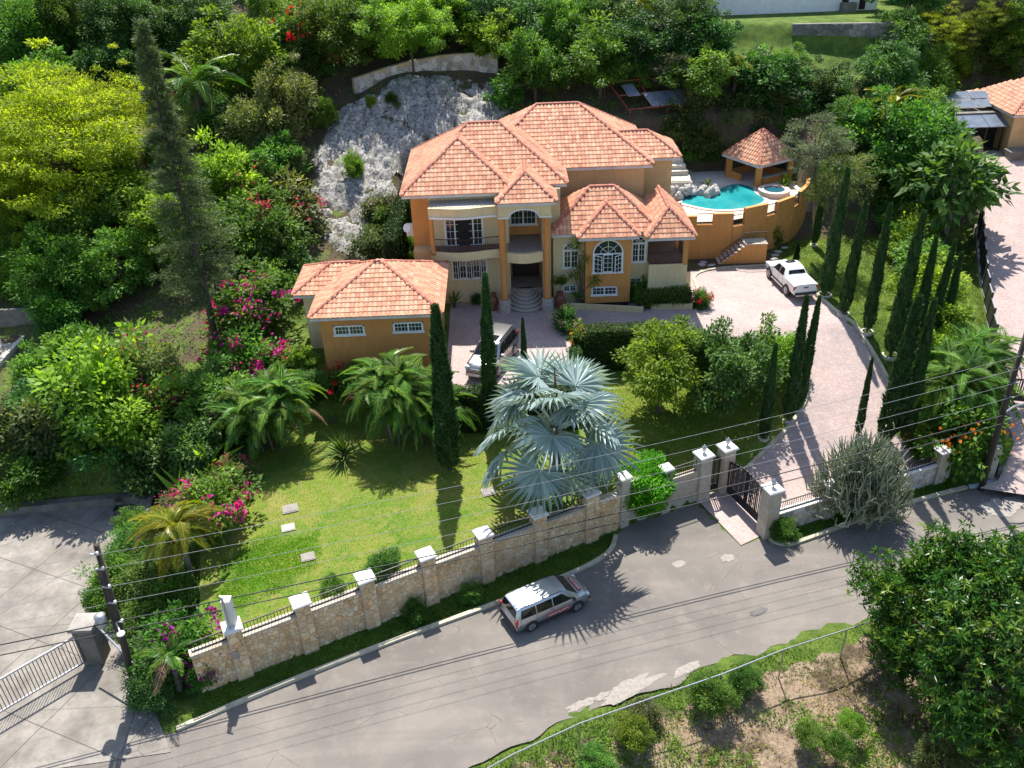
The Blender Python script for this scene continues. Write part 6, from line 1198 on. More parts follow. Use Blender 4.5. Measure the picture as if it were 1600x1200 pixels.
def bush_place(x, y):
    spots = [((-20.5, 33), 6, 'beside the concrete yard'), ((-13.5, 30), 3, 'behind the end of the street wall'), ((-4, 30.5), 9, 'on the grass strip below the street wall'), ((8, 22), 9, 'on the rough lot below the chain link fence'), ((20, 22), 6, 'on the rough lot beside the mango tree'), ((30, 56), 8, 'between the cypress row and the lane fence'), ((8, 55), 5, 'at the foot of the villa'), ((-9, 46), 5, 'in the bed below the garage'), ((-8, 64), 7, 'between the villa and the rock slope'), ((-28, 45), 9, 'on the lower left slope below the tall pine'), ((-35, 52), 8, 'beside the small upper yard'), ((13, 72), 9, 'on the bank above the pool')]
    best = min(spots, key=lambda s: math.hypot(x - s[0][0], y - s[0][1]) / s[1]); return best[2] if math.hypot(x - best[0][0], y - best[0][1]) < best[1] * 1.6 else 'on the wooded slope'
for m, x, y, z, r_ in BUSHES:
    if x > 6 and 36 < y < 40: nm, lb = 'clipped_bush', 'bright green rounded bush growing against the wall by the gate'
    elif 14 < x < 19 and 46 < y < 51: nm, lb = 'round_bush', 'round bright green bush at the inner bend of the driveway'
    else: nm, lb = 'bush', size_word(r_, .75, 1.7).replace('tall', 'big') + '%s bush %s' % ({'mid': 'leafy green', 'lime': 'lime green', 'dark': 'dark green', 'olive': 'olive green'}[m], bush_place(x, y))
    plant('ball' if nm != 'bush' else 'finebush' if y < 41 else 'bush', 'leaf_bright' if nm != 'bush' else m, x, y, z, r_, nm, lb, 'bush', 'bushes' if nm == 'bush' else None)
# flowering bushes
def flower_mesh(seed, n, rad, s=.10):
    g = np.random.default_rng(seed); k = 13; D = unit(g.normal(size=(k * 2, 3))); D = D[D[:, 2] > -.35][:k]; c = D * np.array(rad) * (.85 + .3 * g.random((len(D), 1))); idx = g.integers(0, len(D), n); P = c[idx] + g.normal(size=(n, 3)) * (.12 * rad[0] * (.4 + g.random(len(D)))[idx][:, None])
    return leaves(P, unit(g.normal(size=(n, 3))), unit(g.normal(size=(n, 3)) + np.array([0, -.3, .8])), s * (.7 + .6 * g.random(n)), s * .8 * (.7 + .6 * g.random(n)), g.random(n))
FM = []
for k in range(3):
    V, F, v = flower_mesh(k, (560, 480, 90)[k], (1.15, 1.15, .95), .115); FM.append(big_mesh('flowers', V + np.array([0, 0, .95 * .8]), F, 'flower_red', v))
FW = {'magenta': 'magenta', 'pink': 'pink', 'red': 'red', 'purple': 'purple', 'yellow': 'yellow', 'orange': 'orange', 'pale': 'pale'}
for i, (x, y, z, r_, c) in enumerate(BOUG):
    where = {'red': 'red flowered bush above the rock slope' if y > 70 else ('red flowered shrub at the corner of the paved court' if x > 5 else 'red flowered plant in the bed below the garage'), 'yellow': 'yellow croton bush at the edge of the court', 'pale': 'pale flowering frangipani shrub at the court edge', 'orange': 'orange flowered shrub beside the right hand street wall'}.get(c) or '%s bougainvillea %s' % (c, 'above the rock slope' if y > 70 else 'on the slope left of the garage' if y > 44 else 'at the left end of the lawn' if y > 33 else 'over the end of the street wall')
    t_ = plant('bush', 'olive' if c in ('pink',) else 'mid', x, y, z, r_, 'flowering_bush', where, 'flower bush', 'flowering bushes'); f_ = link('flowers', FM[2 if c == 'orange' else i % 2], t_, kind='stuff'); slot(f_, 'flower_' + c)
# ---------- cypresses ----------
def cyp_mesh(seed, h=10., rad=.52):
    g = np.random.default_rng(seed); N_ = 9500; t_ = g.random(N_) ** .85; prof = lambda t_: np.minimum(1, .55 + t_ * 6) * (1 - t_ ** 1.7) ** .8 + .03; az = g.random(N_) * 6.283
    wob = 1 + .13 * np.sin(az * 3 + t_ * 20) + .12 * np.sin(az * 5 - t_ * 33); r_ = rad * prof(t_) * wob * (.55 + .47 * g.random(N_) ** .4); P = np.stack([r_ * np.cos(az), r_ * np.sin(az), .25 + t_ * (h - .35)], 1)
    d = unit(np.stack([np.cos(az) * .42, np.sin(az) * .42, np.ones(N_)], 1) + g.normal(size=(N_, 3)) * .22); n = unit(np.stack([np.cos(az), np.sin(az), .2 + 0 * az], 1) + g.normal(size=(N_, 3)) * .4); s = .7 + .6 * g.random(N_)
    tone = .5 + .5 * np.sin(az * 4 + t_ * 40) * .5; return leaves(P, d, n, .30 * s, .085 * s, np.clip(tone * .5 + .5 * g.random(N_), 0, 1))
CY = [big_mesh('foliage', *(lambda q: (q[0], q[1], 'leaf_cypress', q[2]))(cyp_mesh(k))) for k in range(3)]
_mb = MB(); _mb.tube([(0, 0, -.6), (0, 0, 9.3)], [.10, .02], 6); CT = _mb.mesh('trunk', 'bark')
_mb = MB(); strip_wall(_mb, [(.55 * math.cos(6.2832 * k / 14), .55 * math.sin(6.2832 * k / 14)) for k in range(15)], .14, -.1, .12); CR = _mb.mesh('stone_ring', 'white_stone')
cyl = ['tall cypress, %s from the white pickup in the row right of the driveway' % w_ for w_ in ('first', 'second', 'third', 'fourth', 'fifth', 'sixth', 'seventh', 'eighth', '', '', '')] + ['small slender cypress beside the driveway gate', 'tall cypress, left of the close pair at the driveway curve', 'tall cypress, right of the close pair at the driveway curve', 'tall cypress in front of the garage corner', 'tall cypress standing before the silver off-road car', 'short slim cypress right of the silver off-road car', 'tiny young cypress beside the white pickup']
for i, (x, y, z, h_) in enumerate(CYP):
    row = i < 11; lb = cyl[i] if not row else {8: 'thick cypress at the lower right edge of the driveway', 9: 'cypress at the lower end of the driveway beside the palms', 10: 'shorter cypress rising behind the grey spiny shrub'}.get(i, cyl[i])
    s = h_ / 10; w_ = min(.9, max(.35, s * .82)) * (.88 + .24 * ((i * 37) % 10) / 10) * (1.2 if i in (8, 14) else 1); t_ = thing('cypress_tree', lb, 'cypress', (x, y, z), i * 1.3, 'cypresses', (w_, w_, s)); t_.rotation_euler.x = .02 * math.sin(i * 2.3); t_.rotation_euler.y = .02 * math.cos(i * 1.7); link('trunk', CT, t_); link('foliage', CY[i % 3], t_)
    if row and i < 8 or 10 < i < 14: q = link('stone_ring', CR, t_); q.scale = (1, 1, 1 / s)
# ---------- tall pine ----------
def pine():
    x, y, z = -19.6, 51.6, 3.7; t_ = thing('pine_tree', 'tall dark conifer with drooping needle branches on the left slope', 'pine', (x, y, z)); H_ = 20.9; g = np.random.default_rng(3)
    mb = MB(); mb.tube([(0, 0, -.6), (.15, 0, 6), (-.1, .1, 13), (-.1, .2, H_)], [.27, .2, .13, .02], 8); mb.obj('trunk', 'bark', t_, True); br = MB(); parts_ = []
    for k in range(270):
        u = .20 + .80 * ((k // 7) * 7 / 270) ** .92 + .006 * g.normal(); zz = u * H_; L_ = (3.7 * (1 - u) ** 1.05 + .15) * (.55 + .6 * g.random()) * (.7 + .3 * min(1, (u - .2) / .1)); az = g.random() * 6.283; rise = .28 + .25 * g.random()
        p = [np.array([math.cos(az) * L_ * s, math.sin(az) * L_ * s, zz + L_ * (rise * s - .42 * s * s)]) for s in (0, .35, .7, 1.0)]; br.tube(p, [.035, .025, .015, .006], 4, False)
        n_ = int(45 + 130 * L_ / 3); s = g.random(n_) ** .7; q = np.array([[np.interp(a, (0, .35, .7, 1), [pp[i] for pp in p]) for i in range(3)] for a in s]); q += g.normal(size=q.shape) * .075 * (1 + L_ * .15)
        d = unit(np.array([math.cos(az), math.sin(az), .15]) * .8 + g.normal(size=(n_, 3)) * .6 + np.array([0, 0, .05])); parts_.append(leaves(q, d, unit(g.normal(size=(n_, 3)) + np.array([0, 0, .8])),   .36 * (.6 + .7 * g.random(n_)), .05 * (.7 + .6 * g.random(n_)), np.clip(g.random(n_) * .6 + .4 * g.random(), 0, 1)))
    br.obj('branches', 'bark', t_, kind='stuff'); V, F, v = merge(parts_); link('foliage', big_mesh('foliage', V, F, 'leaf_pine', v), t_)
pine()
# ---------- feather palms ----------
def frond(L_, rise, droop, n, ll, lw, g, curl=.35):
    """frond along +x: leaflets on both sides of an arching rib"""
    s = np.linspace(.12, 1, n); X = L_ * s * (1 - .12 * s * droop); Z = L_ * (rise * s - droop * s * s * .85); P = np.stack([X, 0 * X, Z], 1); T = unit(np.gradient(P, axis=0)); out = []
    for sd in (1, -1):
        env = np.sin(np.pi * np.clip(.12 + .86 * s, 0, 1)) ** .6; d = unit(T * .75 + np.array([0, sd, 0]) * .9 + np.array([0, 0, -curl]) + g.normal(size=T.shape) * .10); nr = unit(np.cross(T, np.array([0, 1, 0])) * -1 + np.array([0, sd * .5, .2]))
        out.append(leaves(P, d, nr, ll * env * (.85 + .3 * g.random(n)), lw * (.8 + .4 * g.random(n)), np.clip(.5 + .25 * g.normal(size=n), 0, 1), .25))
    rb = [(0, 0, 0)] + [tuple(p) for p in P[::max(1, n // 6)]] + [tuple(P[-1])]; return merge(out), rb
def rotz(V, a): c, s = math.cos(a), math.sin(a); return V @ np.array([[c, s, 0], [-s, c, 0], [0, 0, 1]])
FR = {}
def fronds(key, L_, rise, droop, n, ll, lw, m, curl=.35):
    r_ = []
    for k in range(3):
        g = np.random.default_rng(k + len(key)); (V, F, v), rb = frond(L_, rise + .1 * k, droop + .1 * k, n, ll, lw, g, curl); mb = MB(); mb.tube(rb, [.035] + [.022] * (len(rb) - 2) + [.006], 4, False); o = len(V); V = np.concatenate([V, np.array(mb.v)]); F = np.concatenate([F, np.array(mb.f) + o]); v = np.concatenate([v, np.full(len(mb.v), .9)]); r_.append(big_mesh('frond', V, F, m, v))
    FR[key] = r_
fronds('coco', 3.0, .45, .85, 46, .62, .055, 'leaf_palm', .5); fronds('areca', 2.9, 1.0, 1.35, 90, .55, .036, 'leaf_palm', .6); fronds('gold', 2.6, 1.0, 1.45, 84, .5, .06, 'leaf_golden', .45)
def palm(key, x, y, z0, hc, nf, sc_, name, label, m=None, el=(-25, 75), stems=1, seed=0, group='palms'):
    g = np.random.default_rng(seed); t_ = thing(name, label, 'palm', (x, y, z0), 0, group)
    for s in range(stems):
        a = 6.283 * s / max(1, stems); r_ = 0 if stems == 1 else .25 + .55 * g.random(); bx, by = r_ * math.cos(a), r_ * math.sin(a); hh = hc * (1 if stems == 1 else .45 + .6 * g.random()); tx, ty = bx * (1.7 if stems > 1 else 1) + g.normal() * .1, by * (1.7 if stems > 1 else 1)
        mb = MB(); mb.tube([(bx, by, -.4), ((bx + tx) / 2, (by + ty) / 2, hh * .5), (tx, ty, hh)], [.16 if stems == 1 else .06] * 2 + [.11 if stems == 1 else .05], 8); mb.obj('trunk' if stems == 1 else 'stem', 'palm_trunk', t_, True)
        n_ = nf if stems == 1 else max(4, nf // stems)
        for k in range(n_):
            o = link('frond', FR[key][int(g.integers(3))], t_); o.location = (tx, ty, hh); u = (k + .5) / n_; e = R(el[0] + (el[1] - el[0]) * u); o.rotation_euler = (g.normal() * .25, -e * .75, k * 2.399 + g.normal() * .15 + s); q = sc_ * (.8 + .35 * g.random()); o.scale = (q, q, q)
            if m: slot(o, m)
            elif g.random() < .08 and u < .3: slot(o, 'leaf_dead')
    return t_
PL_ = PALM
palm('coco', PL_[0][0], PL_[0][1], H1(*PL_[0][:2]), PL_[0][2] - H1(*PL_[0][:2]) + 1.3, 24, 1.6, 'coconut_palm', 'coconut palm with drooping fronds behind the tall dark conifer', seed=1)
palm('coco', PL_[1][0], PL_[1][1], H1(*PL_[1][:2]), max(2, PL_[1][2] - H1(*PL_[1][:2])), 18, .95, 'coconut_palm', 'golden coconut palm on the slope above the pool gazebo', 'leaf_golden', seed=2)
palm('coco', PL_[2][0], PL_[2][1], H1(*PL_[2][:2]), max(2.5, PL_[2][2] - H1(*PL_[2][:2])), 16, .9, 'coconut_palm', 'yellow green coconut palm at the top of the hillside wood', 'leaf_golden', seed=3)
palm('coco', PL_[3][0], PL_[3][1], H1(*PL_[3][:2]), max(2.5, PL_[3][2] - H1(*PL_[3][:2])) + .5, 20, 1.05, 'coconut_palm', 'golden fronded palm among the trees right of the gazebo', 'leaf_golden', seed=4)
palm('gold', -16.3, 32.6, H1(-16.3, 32.6), 3.1, 26, .95, 'golden_palm', 'golden green palm with arching fronds at the left end of the lawn', el=(-15, 60), seed=5)
palm('coco', -15.6, 27.0, H1(-15.6, 27), 2.2, 13, .62, 'young_palm', 'young green palm at the corner of the street wall and yard entrance', el=(-10, 70), seed=6)
palm('areca', -14.3, 43.0, H1(-14.3, 43), 2.9, 180, .98, 'palm_clump', 'clustered green palm clump at the left back corner of the lawn', stems=8, seed=7, el=(-20, 88))
palm('areca', -6.9, 43.2, 1.95, 3.4, 200, 1.0, 'palm_clump', 'large clustered palm clump below the garage window', stems=9, seed=8, el=(-20, 88))
palm('areca', -5.2, 43.0, 1.95, 2.7, 120, .92, 'palm_clump', 'smaller clustered palm clump beside the garage corner cypress', stems=6, seed=9, el=(-20, 88))
palm('areca', 26.2, 43.2, H1(26.2, 43.2), 2.8, 100, 1.15, 'palm_clump', 'dark clustered palm clump behind the orange flowered shrub', 'leaf_mid', stems=8, seed=10, el=(-20, 88)); palm('areca', 28.6, 45.5, H1(28.6, 45.5), 2.4, 80, 1.05, 'palm_clump', 'dark clustered palm clump beside the lane gate', 'leaf_mid', stems=6, seed=11, el=(-20, 88))
# spiky rosette and banana plants
def rosette(x, y, z, n, L_, w_, m, name, label, el=(10, 80), bend=.12):
    g = np.random.default_rng(int(abs(x * 10))); t_ = thing(name, label, 'plant', (x, y, z)); az = g.random(n) * 6.283; e = np.radians(el[0] + (el[1] - el[0]) * g.random(n)); d = np.stack([np.cos(az) * np.cos(e), np.sin(az) * np.cos(e), np.sin(e)], 1)
    V, F, v = leaves(np.zeros((n, 3)) + np.array([0, 0, .25]), d, np.array([0, 0, 1.0]) + .3 * g.normal(size=(n, 3)), L_ * (.7 + .5 * g.random(n)), np.full(n, w_), g.random(n), bend); link('leaves', big_mesh('leaves', V, F, m, v), t_); mb = MB(); mb.tube([(0, 0, -.3), (0, 0, .4)], .12, 7); mb.obj('stem', 'bark', t_)
rosette(-9.9, 41.4, 1.95, 120, 1.5, .09, 'leaf_dark', 'yucca', 'dark spiky rosette plant between the two palm clumps', (0, 85))
rosette(-17.4, 40.3, H1(-17.4, 40.3), 14, 2.3, .42, 'leaf_lime', 'banana_plant', 'young banana plant with long leaves left of the palm clump', (35, 85), .3); rosette(-18.3, 38.3, H1(-18.3, 38.3), 10, 1.9, .36, 'leaf_mid', 'banana_plant', 'low banana plant above the concrete yard corner', (30, 80), .3)
rosette(34.6, 66.8, H1(34.6, 66.8), 9, 2.4, .5, 'leaf_mid', 'banana_plant', 'banana plant with broad leaf over the side lane', (20, 75), .35)
rosette(23.6, 70.6, 7.05, 26, 1.1, .2, 'leaf_golden', 'golden_plant', 'golden leaved potted plant right of the pool gazebo', (15, 80), .3); rosette(23.0, 69.8, 7.05, 24, .8, .1, 'leaf_mid', 'agave', 'small green agave beside the spa tub', (15, 80)); rosette(16.9, 70.5, 7.05, 20, 1.0, .18, 'leaf_lime', 'palm_seedling', 'bright green small palm at the edge of the boulder heap', (15, 80), .3)
rosette(4.9, 55.9, 4.3, 60, .9, .06, 'leaf_mid', 'dracaena', 'thin leaved climbing plant on the wall beside the orange bay', (20, 85)); rosette(-3.9, 56.4, 4.05, 50, 1.0, .08, 'leaf_dark', 'dracaena', 'dark spiky plant against the cream wall below the balcony', (10, 85))
DT = thing('dracaena_tree', 'tall thin dracaena with leaf tufts climbing the wall beside the orange bay', 'plant', (5.1, 55.9, 4.2)); g = np.random.default_rng(2); pp = []
for tip in ((-.35, -.1, 4.6), (.3, -.25, 3.6), (-.1, -.2, 3.0), (.9, -.5, 2.0), (-.5, -.2, 2.2)):
    mb = MB(); mb.tube([(0, 0, -.2), (tip[0] * .3, tip[1] * .5, tip[2] * .6), tip], [.05, .04, .03], 5); mb.obj('stem', 'bark', DT); n_ = 60; d = unit(g.normal(size=(n_, 3)) + np.array([0, -.2, .2])); pp.append(leaves(np.array(tip) + g.normal(size=(n_, 3)) * .08, d, g.normal(size=(n_, 3)) + np.array([0, 0, 1]), .55 + .25 * g.random(n_), np.full(n_, .05), g.random(n_), .3))
V, F, v = merge(pp); link('leaves', big_mesh('leaves', V, F, 'leaf_mid', v), DT)
plant('bush', 'mid', 3.6, 55.55, 6.15, .42, 'urn_shrub', 'slim leafy shrub growing in the urn right of the steps', 'shrub', squash=.75)
# ---------- silver fan palm ----------
def fan(seed, Rb=1.38, nseg=26, span=135):
    tilt = .35 + .17 * seed; ct, st_ = math.cos(tilt), math.sin(tilt); g = np.random.default_rng(seed); V = []; F = []; v = []; A = np.radians(np.linspace(-span, span, nseg + 1)); per = 1.75
    def P(r_, a, zz): u = r_ * math.cos(a); q = zz - .30 * (r_ / Rb) ** 2 + .16 * abs(math.sin(a)) * r_; return (per + u * ct + q * st_, r_ * math.sin(a), q * ct - u * st_)
    for i in range(nseg):
        a0, a1 = A[i], A[i + 1]; am = (a0 + a1) / 2; rt = Rb * (.78 + .22 * math.cos(am * .55)) * (.94 + .1 * g.random()); rm = rt * .5; o = len(V); dr = .14 * g.random() + .06
        V += [P(.02, a0, 0), P(.02, a1, 0), P(rm, a1, .05 if i % 2 else -.03), P(rm, am, -.05), P(rm, a0, .05 if (i + 1) % 2 else -.03), tuple(np.array(P(rt, am + g.normal() * .015, 0)) - np.array([0, 0, dr])), P(rt * .8, am - (a1 - a0) * .17, -.02), P(rt * .8, am + (a1 - a0) * .17, -.02)]
        F += [(o, o + 1, o + 3, o + 3), (o, o + 3, o + 4, o + 4), (o + 1, o + 2, o + 3, o + 3), (o + 4, o + 3, o + 5, o + 6), (o + 3, o + 2, o + 7, o + 5)]; v += [float(np.clip(.5 + .28 * g.normal(), 0, 1))] * 8
    mb = MB(); mb.add(V, [tuple(dict.fromkeys(f)) for f in F]); nv = len(mb.v); mb.tube([(0, 0, -.05), (.9, 0, .06), (per + .2, 0, .0)], [.05, .035, .02], 5); me = bpy.data.meshes.new('fan_leaf'); me.from_pydata(mb.v, [], mb.f); a = me.attributes.new('v', 'FLOAT', 'POINT'); a.data.foreach_set('value', np.array(v + [.95] * (len(mb.v) - nv), np.float32)); me.materials.append(MATS['leaf_silver']); return me
FAN = [fan(k) for k in range(4)]
BP = thing('silver_fan_palm', 'large silver blue fan palm towering over the lawn beside the street wall', 'palm', (2.15, 37.6, 1.8)); g = np.random.default_rng(21)
mb = MB(); mb.tube([(0, 0, -.4), (.05, 0, 2.2), (0, 0, 4.6)], [.3, .24, .27], 10); mb.obj('trunk', 'palm_trunk', BP, True)
for k in range(27):
    u = (k + .5) / 27; e = R(-50 + 132 * u ** .85 + 9 * g.normal()); o = link('fan_leaf', FAN[(k * 7) % 4], BP); o.location = (0, 0, 4.1 + .5 * u); az = k * 2.399 + g.normal() * .3; q = (1.22 + .3 * g.random()) * (1.0 + .16 * (1 - abs(u - .4) * 1.6)); o.scale = (q, q, q)
    o.rotation_euler = (Matrix.Rotation(az, 3, 'Z') @ Matrix.Rotation(-e, 3, 'Y') @ Matrix.Rotation(g.normal() * .6, 3, 'X')).to_euler()
for k in range(10):
    o = link('dead_leaf', FAN[k % 4], BP); o.location = (0, 0, 4.3); o.scale = (.55, .35, .55); o.rotation_euler = (0, R(62 + 12 * g.random()), g.random() * 6.28); slot(o, 'leaf_dead')
mb = MB(); mb.tube([(0, 0, 4.8), (.05, 0, 6.5), (.0, .05, 8.0)], [.12, .09, .02], 6); sp_ = mb.obj('spear', 'leaf_dead', BP)
# ---------- mango at the lower right ----------
def mango():
    g = np.random.default_rng(8); t_ = thing('mango_tree', 'big glossy mango tree with leaf whorls on the rough lot', 'tree', (19.9, 25.0, -.6)); rad = np.array([4.9, 4.6, 4.1]); nb = 520
    D = unit(g.normal(size=(nb * 2, 3))); D = D[D[:, 2] > -.55][:nb]; az = np.arctan2(D[:, 1], D[:, 0]); lob = 1 + .16 * np.sin(az * 3 + 1) + .12 * np.sin(az * 5 + D[:, 2] * 5) + .10 * np.sin(D[:, 2] * 9 + az * 2); Cc = D * rad * (lob * (.78 + .22 * g.random(len(D))))[:, None]; pp = []; tone = g.random(len(D))
    nr = 13; wi = np.repeat(np.arange(len(D)), nr); W = Cc[wi] + g.normal(size=(len(wi), 3)) * .30; Wd = unit(D[wi] + np.array([0, 0, .5]) + g.normal(size=(len(wi), 3)) * .35); nl = 9; li = np.repeat(np.arange(len(wi)), nl); n_ = len(li); d = unit(Wd[li] * .35 + unit(g.normal(size=(n_, 3))) * .8 + np.array([0, 0, -.12])); young = (g.random(len(wi)) < .17)[li]
    V = leaves(W[li], d, unit(Wd[li] + g.normal(size=(n_, 3)) * .3), .31 * (.7 + .5 * g.random(n_)), .085 * (.8 + .4 * g.random(n_)), np.clip(np.where(young, .8 + .2 * g.random(n_), tone[wi][li] * .35 + .3 * g.random(n_)), 0, 1), .2); link('crown', big_mesh('crown', V[0] + np.array([0, 0, 3.9]), V[1], 'leaf_mango', V[2]), t_)
    link('trunk', trunk_mesh('trunk', 3.0, .3, Cc[::6] + np.array([0, 0, 3.9]), 4, nl=26, down=.8), t_)
mango()
# ---------- grey spiny shrub ----------
def euphorbia():
    g = np.random.default_rng(6); t_ = thing('euphorbia_shrub', 'grey green spiny candelabra shrub in front of the right hand street wall', 'shrub', (18.6, 37.0, .1)); mb = MB(); tone = []
    for k in range(460):
        az = g.random() * 6.283; e = R(5 + 75 * g.random() ** .8); L_ = 1.5 + 1.1 * g.random(); b = np.array([math.cos(az) * math.cos(e), math.sin(az) * math.cos(e), math.sin(e)]) * L_ * np.array([1, .8, 1.15]); n0 = len(mb.v)
        for j in range(4):
            q = b + g.normal(size=3) * .18; tip = q + unit(np.array([math.cos(az) * .4, math.sin(az) * .4, 1]) + g.normal(size=3) * .35) * (.35 + .4 * g.random()); mb.tube([b, (b + q) / 2 + [0, 0, .03], q, tip], [.03, .034, .036, .014], 4, False)
        if k % 4 == 0: mb.tube([(0, 0, .1), b * .5, b], [.06, .045, .03], 5, False)
        tone += [float(g.random())] * (len(mb.v) - n0)
    me = mb.mesh('branches', 'leaf_euphorbia', True); a = me.attributes.new('v', 'FLOAT', 'POINT'); a.data.foreach_set('value', np.array(tone, np.float32)); link('branches', me, t_, kind='stuff'); mb = MB(); mb.tube([(0, 0, -.2), (0, 0, .5)], .16, 8); mb.obj('stem', 'bark_grey', t_); t_.scale = (1.0, 1.0, 1.5)
euphorbia()
# ---------- hedges ----------
def hedge(P, th, z0, z1, label, dens=330, ls=.12, m='leaf_hedge', seed=0, name='hedge'):
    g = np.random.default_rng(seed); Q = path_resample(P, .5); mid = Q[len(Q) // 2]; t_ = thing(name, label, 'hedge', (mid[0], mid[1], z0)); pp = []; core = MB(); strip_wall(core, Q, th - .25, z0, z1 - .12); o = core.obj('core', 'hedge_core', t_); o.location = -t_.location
    for i in range(len(Q) - 1):
        a, b = Q[i], Q[i + 1]; e = (b - a); L_ = np.linalg.norm(e); e = e / L_; n = np.array([-e[1], e[0]])
        for kind in ('f', 'b', 't'):
            A = L_ * ((z1 - z0) if kind != 't' else th); k = int(A * dens); u = g.random(k) * L_; nn = np.array([*(n * (1 if kind == 'b' else -1)), .15]) if kind != 't' else np.array([0, 0, 1.0])
            if kind == 't': w_ = (g.random(k) - .5) * th; c = np.c_[a[0] + e[0] * u + n[0] * w_, a[1] + e[1] * u + n[1] * w_, z1 + (g.random(k) - .6) * .14]
            else: sgn = 1 if kind == 'b' else -1; off = th / 2 * sgn; hgt = z0 + (z1 - z0) * g.random(k); j = (g.random(k) - .6) * .16; c = np.c_[a[0] + e[0] * u + n[0] * (off + j * sgn), a[1] + e[1] * u + n[1] * (off + j * sgn), hgt]
            wv = .10 * vnoise(c[:, 0] * 1.0 + c[:, 2], c[:, 1], .8, 5); c = c + nn * wv[:, None] * 2; pp.append(leaves(c, unit(g.normal(size=(k, 3)) + nn * .6), unit(nn + g.normal(size=(k, 3)) * .7), ls * (.7 + .6 * g.random(k)), ls * .6 * (.7 + .6 * g.random(k)), g.random(k)))
    for end, s in ((Q[0], -1), (Q[-1], 1)):
        e = Q[1] - Q[0] if s < 0 else Q[-1] - Q[-2]; e = e / np.linalg.norm(e) * s; n = np.array([-e[1], e[0]]); k = int(th * (z1 - z0) * dens); w_ = (g.random(k) - .5) * th; c = np.c_[end[0] + n[0] * w_ + e[0] * .05, end[1] + n[1] * w_ + e[1] * .05, z0 + (z1 - z0) * g.random(k)]; nn = np.array([*e, .1]); pp.append(leaves(c, unit(g.normal(size=(k, 3)) + nn), unit(nn + g.normal(size=(k, 3)) * .7), ls * (.7 + .6 * g.random(k)), ls * .6 * (.7 + .6 * g.random(k)), g.random(k)))
    V, F, v = merge(pp); o = link('foliage', big_mesh('foliage', V - np.array([*t_.location]), F, m, v), t_)
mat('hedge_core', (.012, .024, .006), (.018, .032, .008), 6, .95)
hedge([(-3.9, 44.0), (3.7, 44.0)], .95, 1.7, 4.75, 'high clipped hedge along the front edge of the parking court', seed=1)
hedge([(5.0, 50.7), (8.7, 50.7), (12.0, 49.0), (14.2, 48.1), (16.0, 47.9)], 1.1, 1.9, 5.0, 'high clipped hedge between the driveway court and the inner lawn', seed=2)
hedge([(4.1, 45.0), (4.1, 49.5)], .7, 1.8, 4.3, 'clipped hedge at the side of the court behind the silver palm', seed=3)
hedge([(-12.6, 46.3), (-4.5, 46.2)], .8, 1.8, 4.35, 'planted hedge below the orange garage wall', seed=4)
hedge([(-8.3, 58.5), (-8.2, 66), (-7.9, 71.5)], .9, 3.8, 8.6, 'tall clipped hedge along the left side of the villa', seed=5)
hedge([(9.0, 55.1), (12.6, 55.2)], .8, 4.3, 5.35, 'leafy planting along the house foot behind the low cream wall', seed=6, m='leaf_mid', name='planter_hedge')
hedge([(-7.6, 72.8), (1.5, 73.2)], 1.2, 8.5, 10.2, 'loose hedge behind the villa roof at the foot of the rock slope', seed=7, m='leaf_olive')
# ---------- grass and undergrowth ----------
def scatter(poly, n, seed, zf, l, w_, m, name, up=1.0, edge=0, dz=.02, fade=0):
    g = np.random.default_rng(seed); A = np.array(poly); x0, y0 = A.min(0); x1, y1 = A.max(0); X = x0 + (x1 - x0) * g.random(n * 3); Y = y0 + (y1 - y0) * g.random(n * 3); _, ins, d = pdist(poly, X, Y); k = ins & (d > edge)
    if fade: k &= d / fade + 1.6 * vnoise(X, Y, .7, seed + 50) > g.random(len(X))
    X, Y = X[k][:n], Y[k][:n]; k = len(X)
    d = unit(g.normal(size=(k, 3)) * np.array([.6, .6, .25]) + np.array([0, 0, up])); V, F, v = leaves(np.c_[X, Y, zf(X, Y) + dz - .02], d, unit(g.normal(size=(k, 3))), l * (.6 + .8 * g.random(k)), np.full(k, w_), np.clip(.5 + .9 * vnoise(X, Y, 1.6, seed) + .25 * g.normal(size=k), 0, 1), .3); link(name, big_mesh(name, V, F, m, v), kind='stuff', label=None)
scatter(LAWN, 70000, 1, zlawn, .075, .03, 'grass_mix', 'lawn_grass', .6, .1, .03)
scatter([(-14.3, 29.0), (-11, 31), (-9.2, 33.5), (-10.4, 35.2), (-13.5, 35.4), (-15.2, 33)], 30000, 2, zlawn, .075, .04, 'leaf_bright', 'long_grass', .35, 0, .03, 1.0)
scatter([(6, 38.2), (13, 41.3), (18.2, 46.4), (18, 48), (5, 48)], 26000, 12, zlawn, .10, .035, 'grass_blade', 'inner_lawn_grass', .6, 0, .03)
scatter([(-14.7, 24.9), (-6.5, 29.2), (-.4, 31.85), (2.9, 33.5), (4.9, 35.2), (5.2, 36.3), (-14.4, 26.5)], 26000, 3, lambda x, y: 0 * x, .13, .035, 'grass_blade', 'verge_grass', .7)
scatter([(13.9, 35.2), (16.9, 36.0), (25.4, 39.1), (24.8, 39.6), (14, 35.6)], 9000, 4, lambda x, y: 0 * x, .13, .035, 'grass_blade', 'verge_grass', .7)
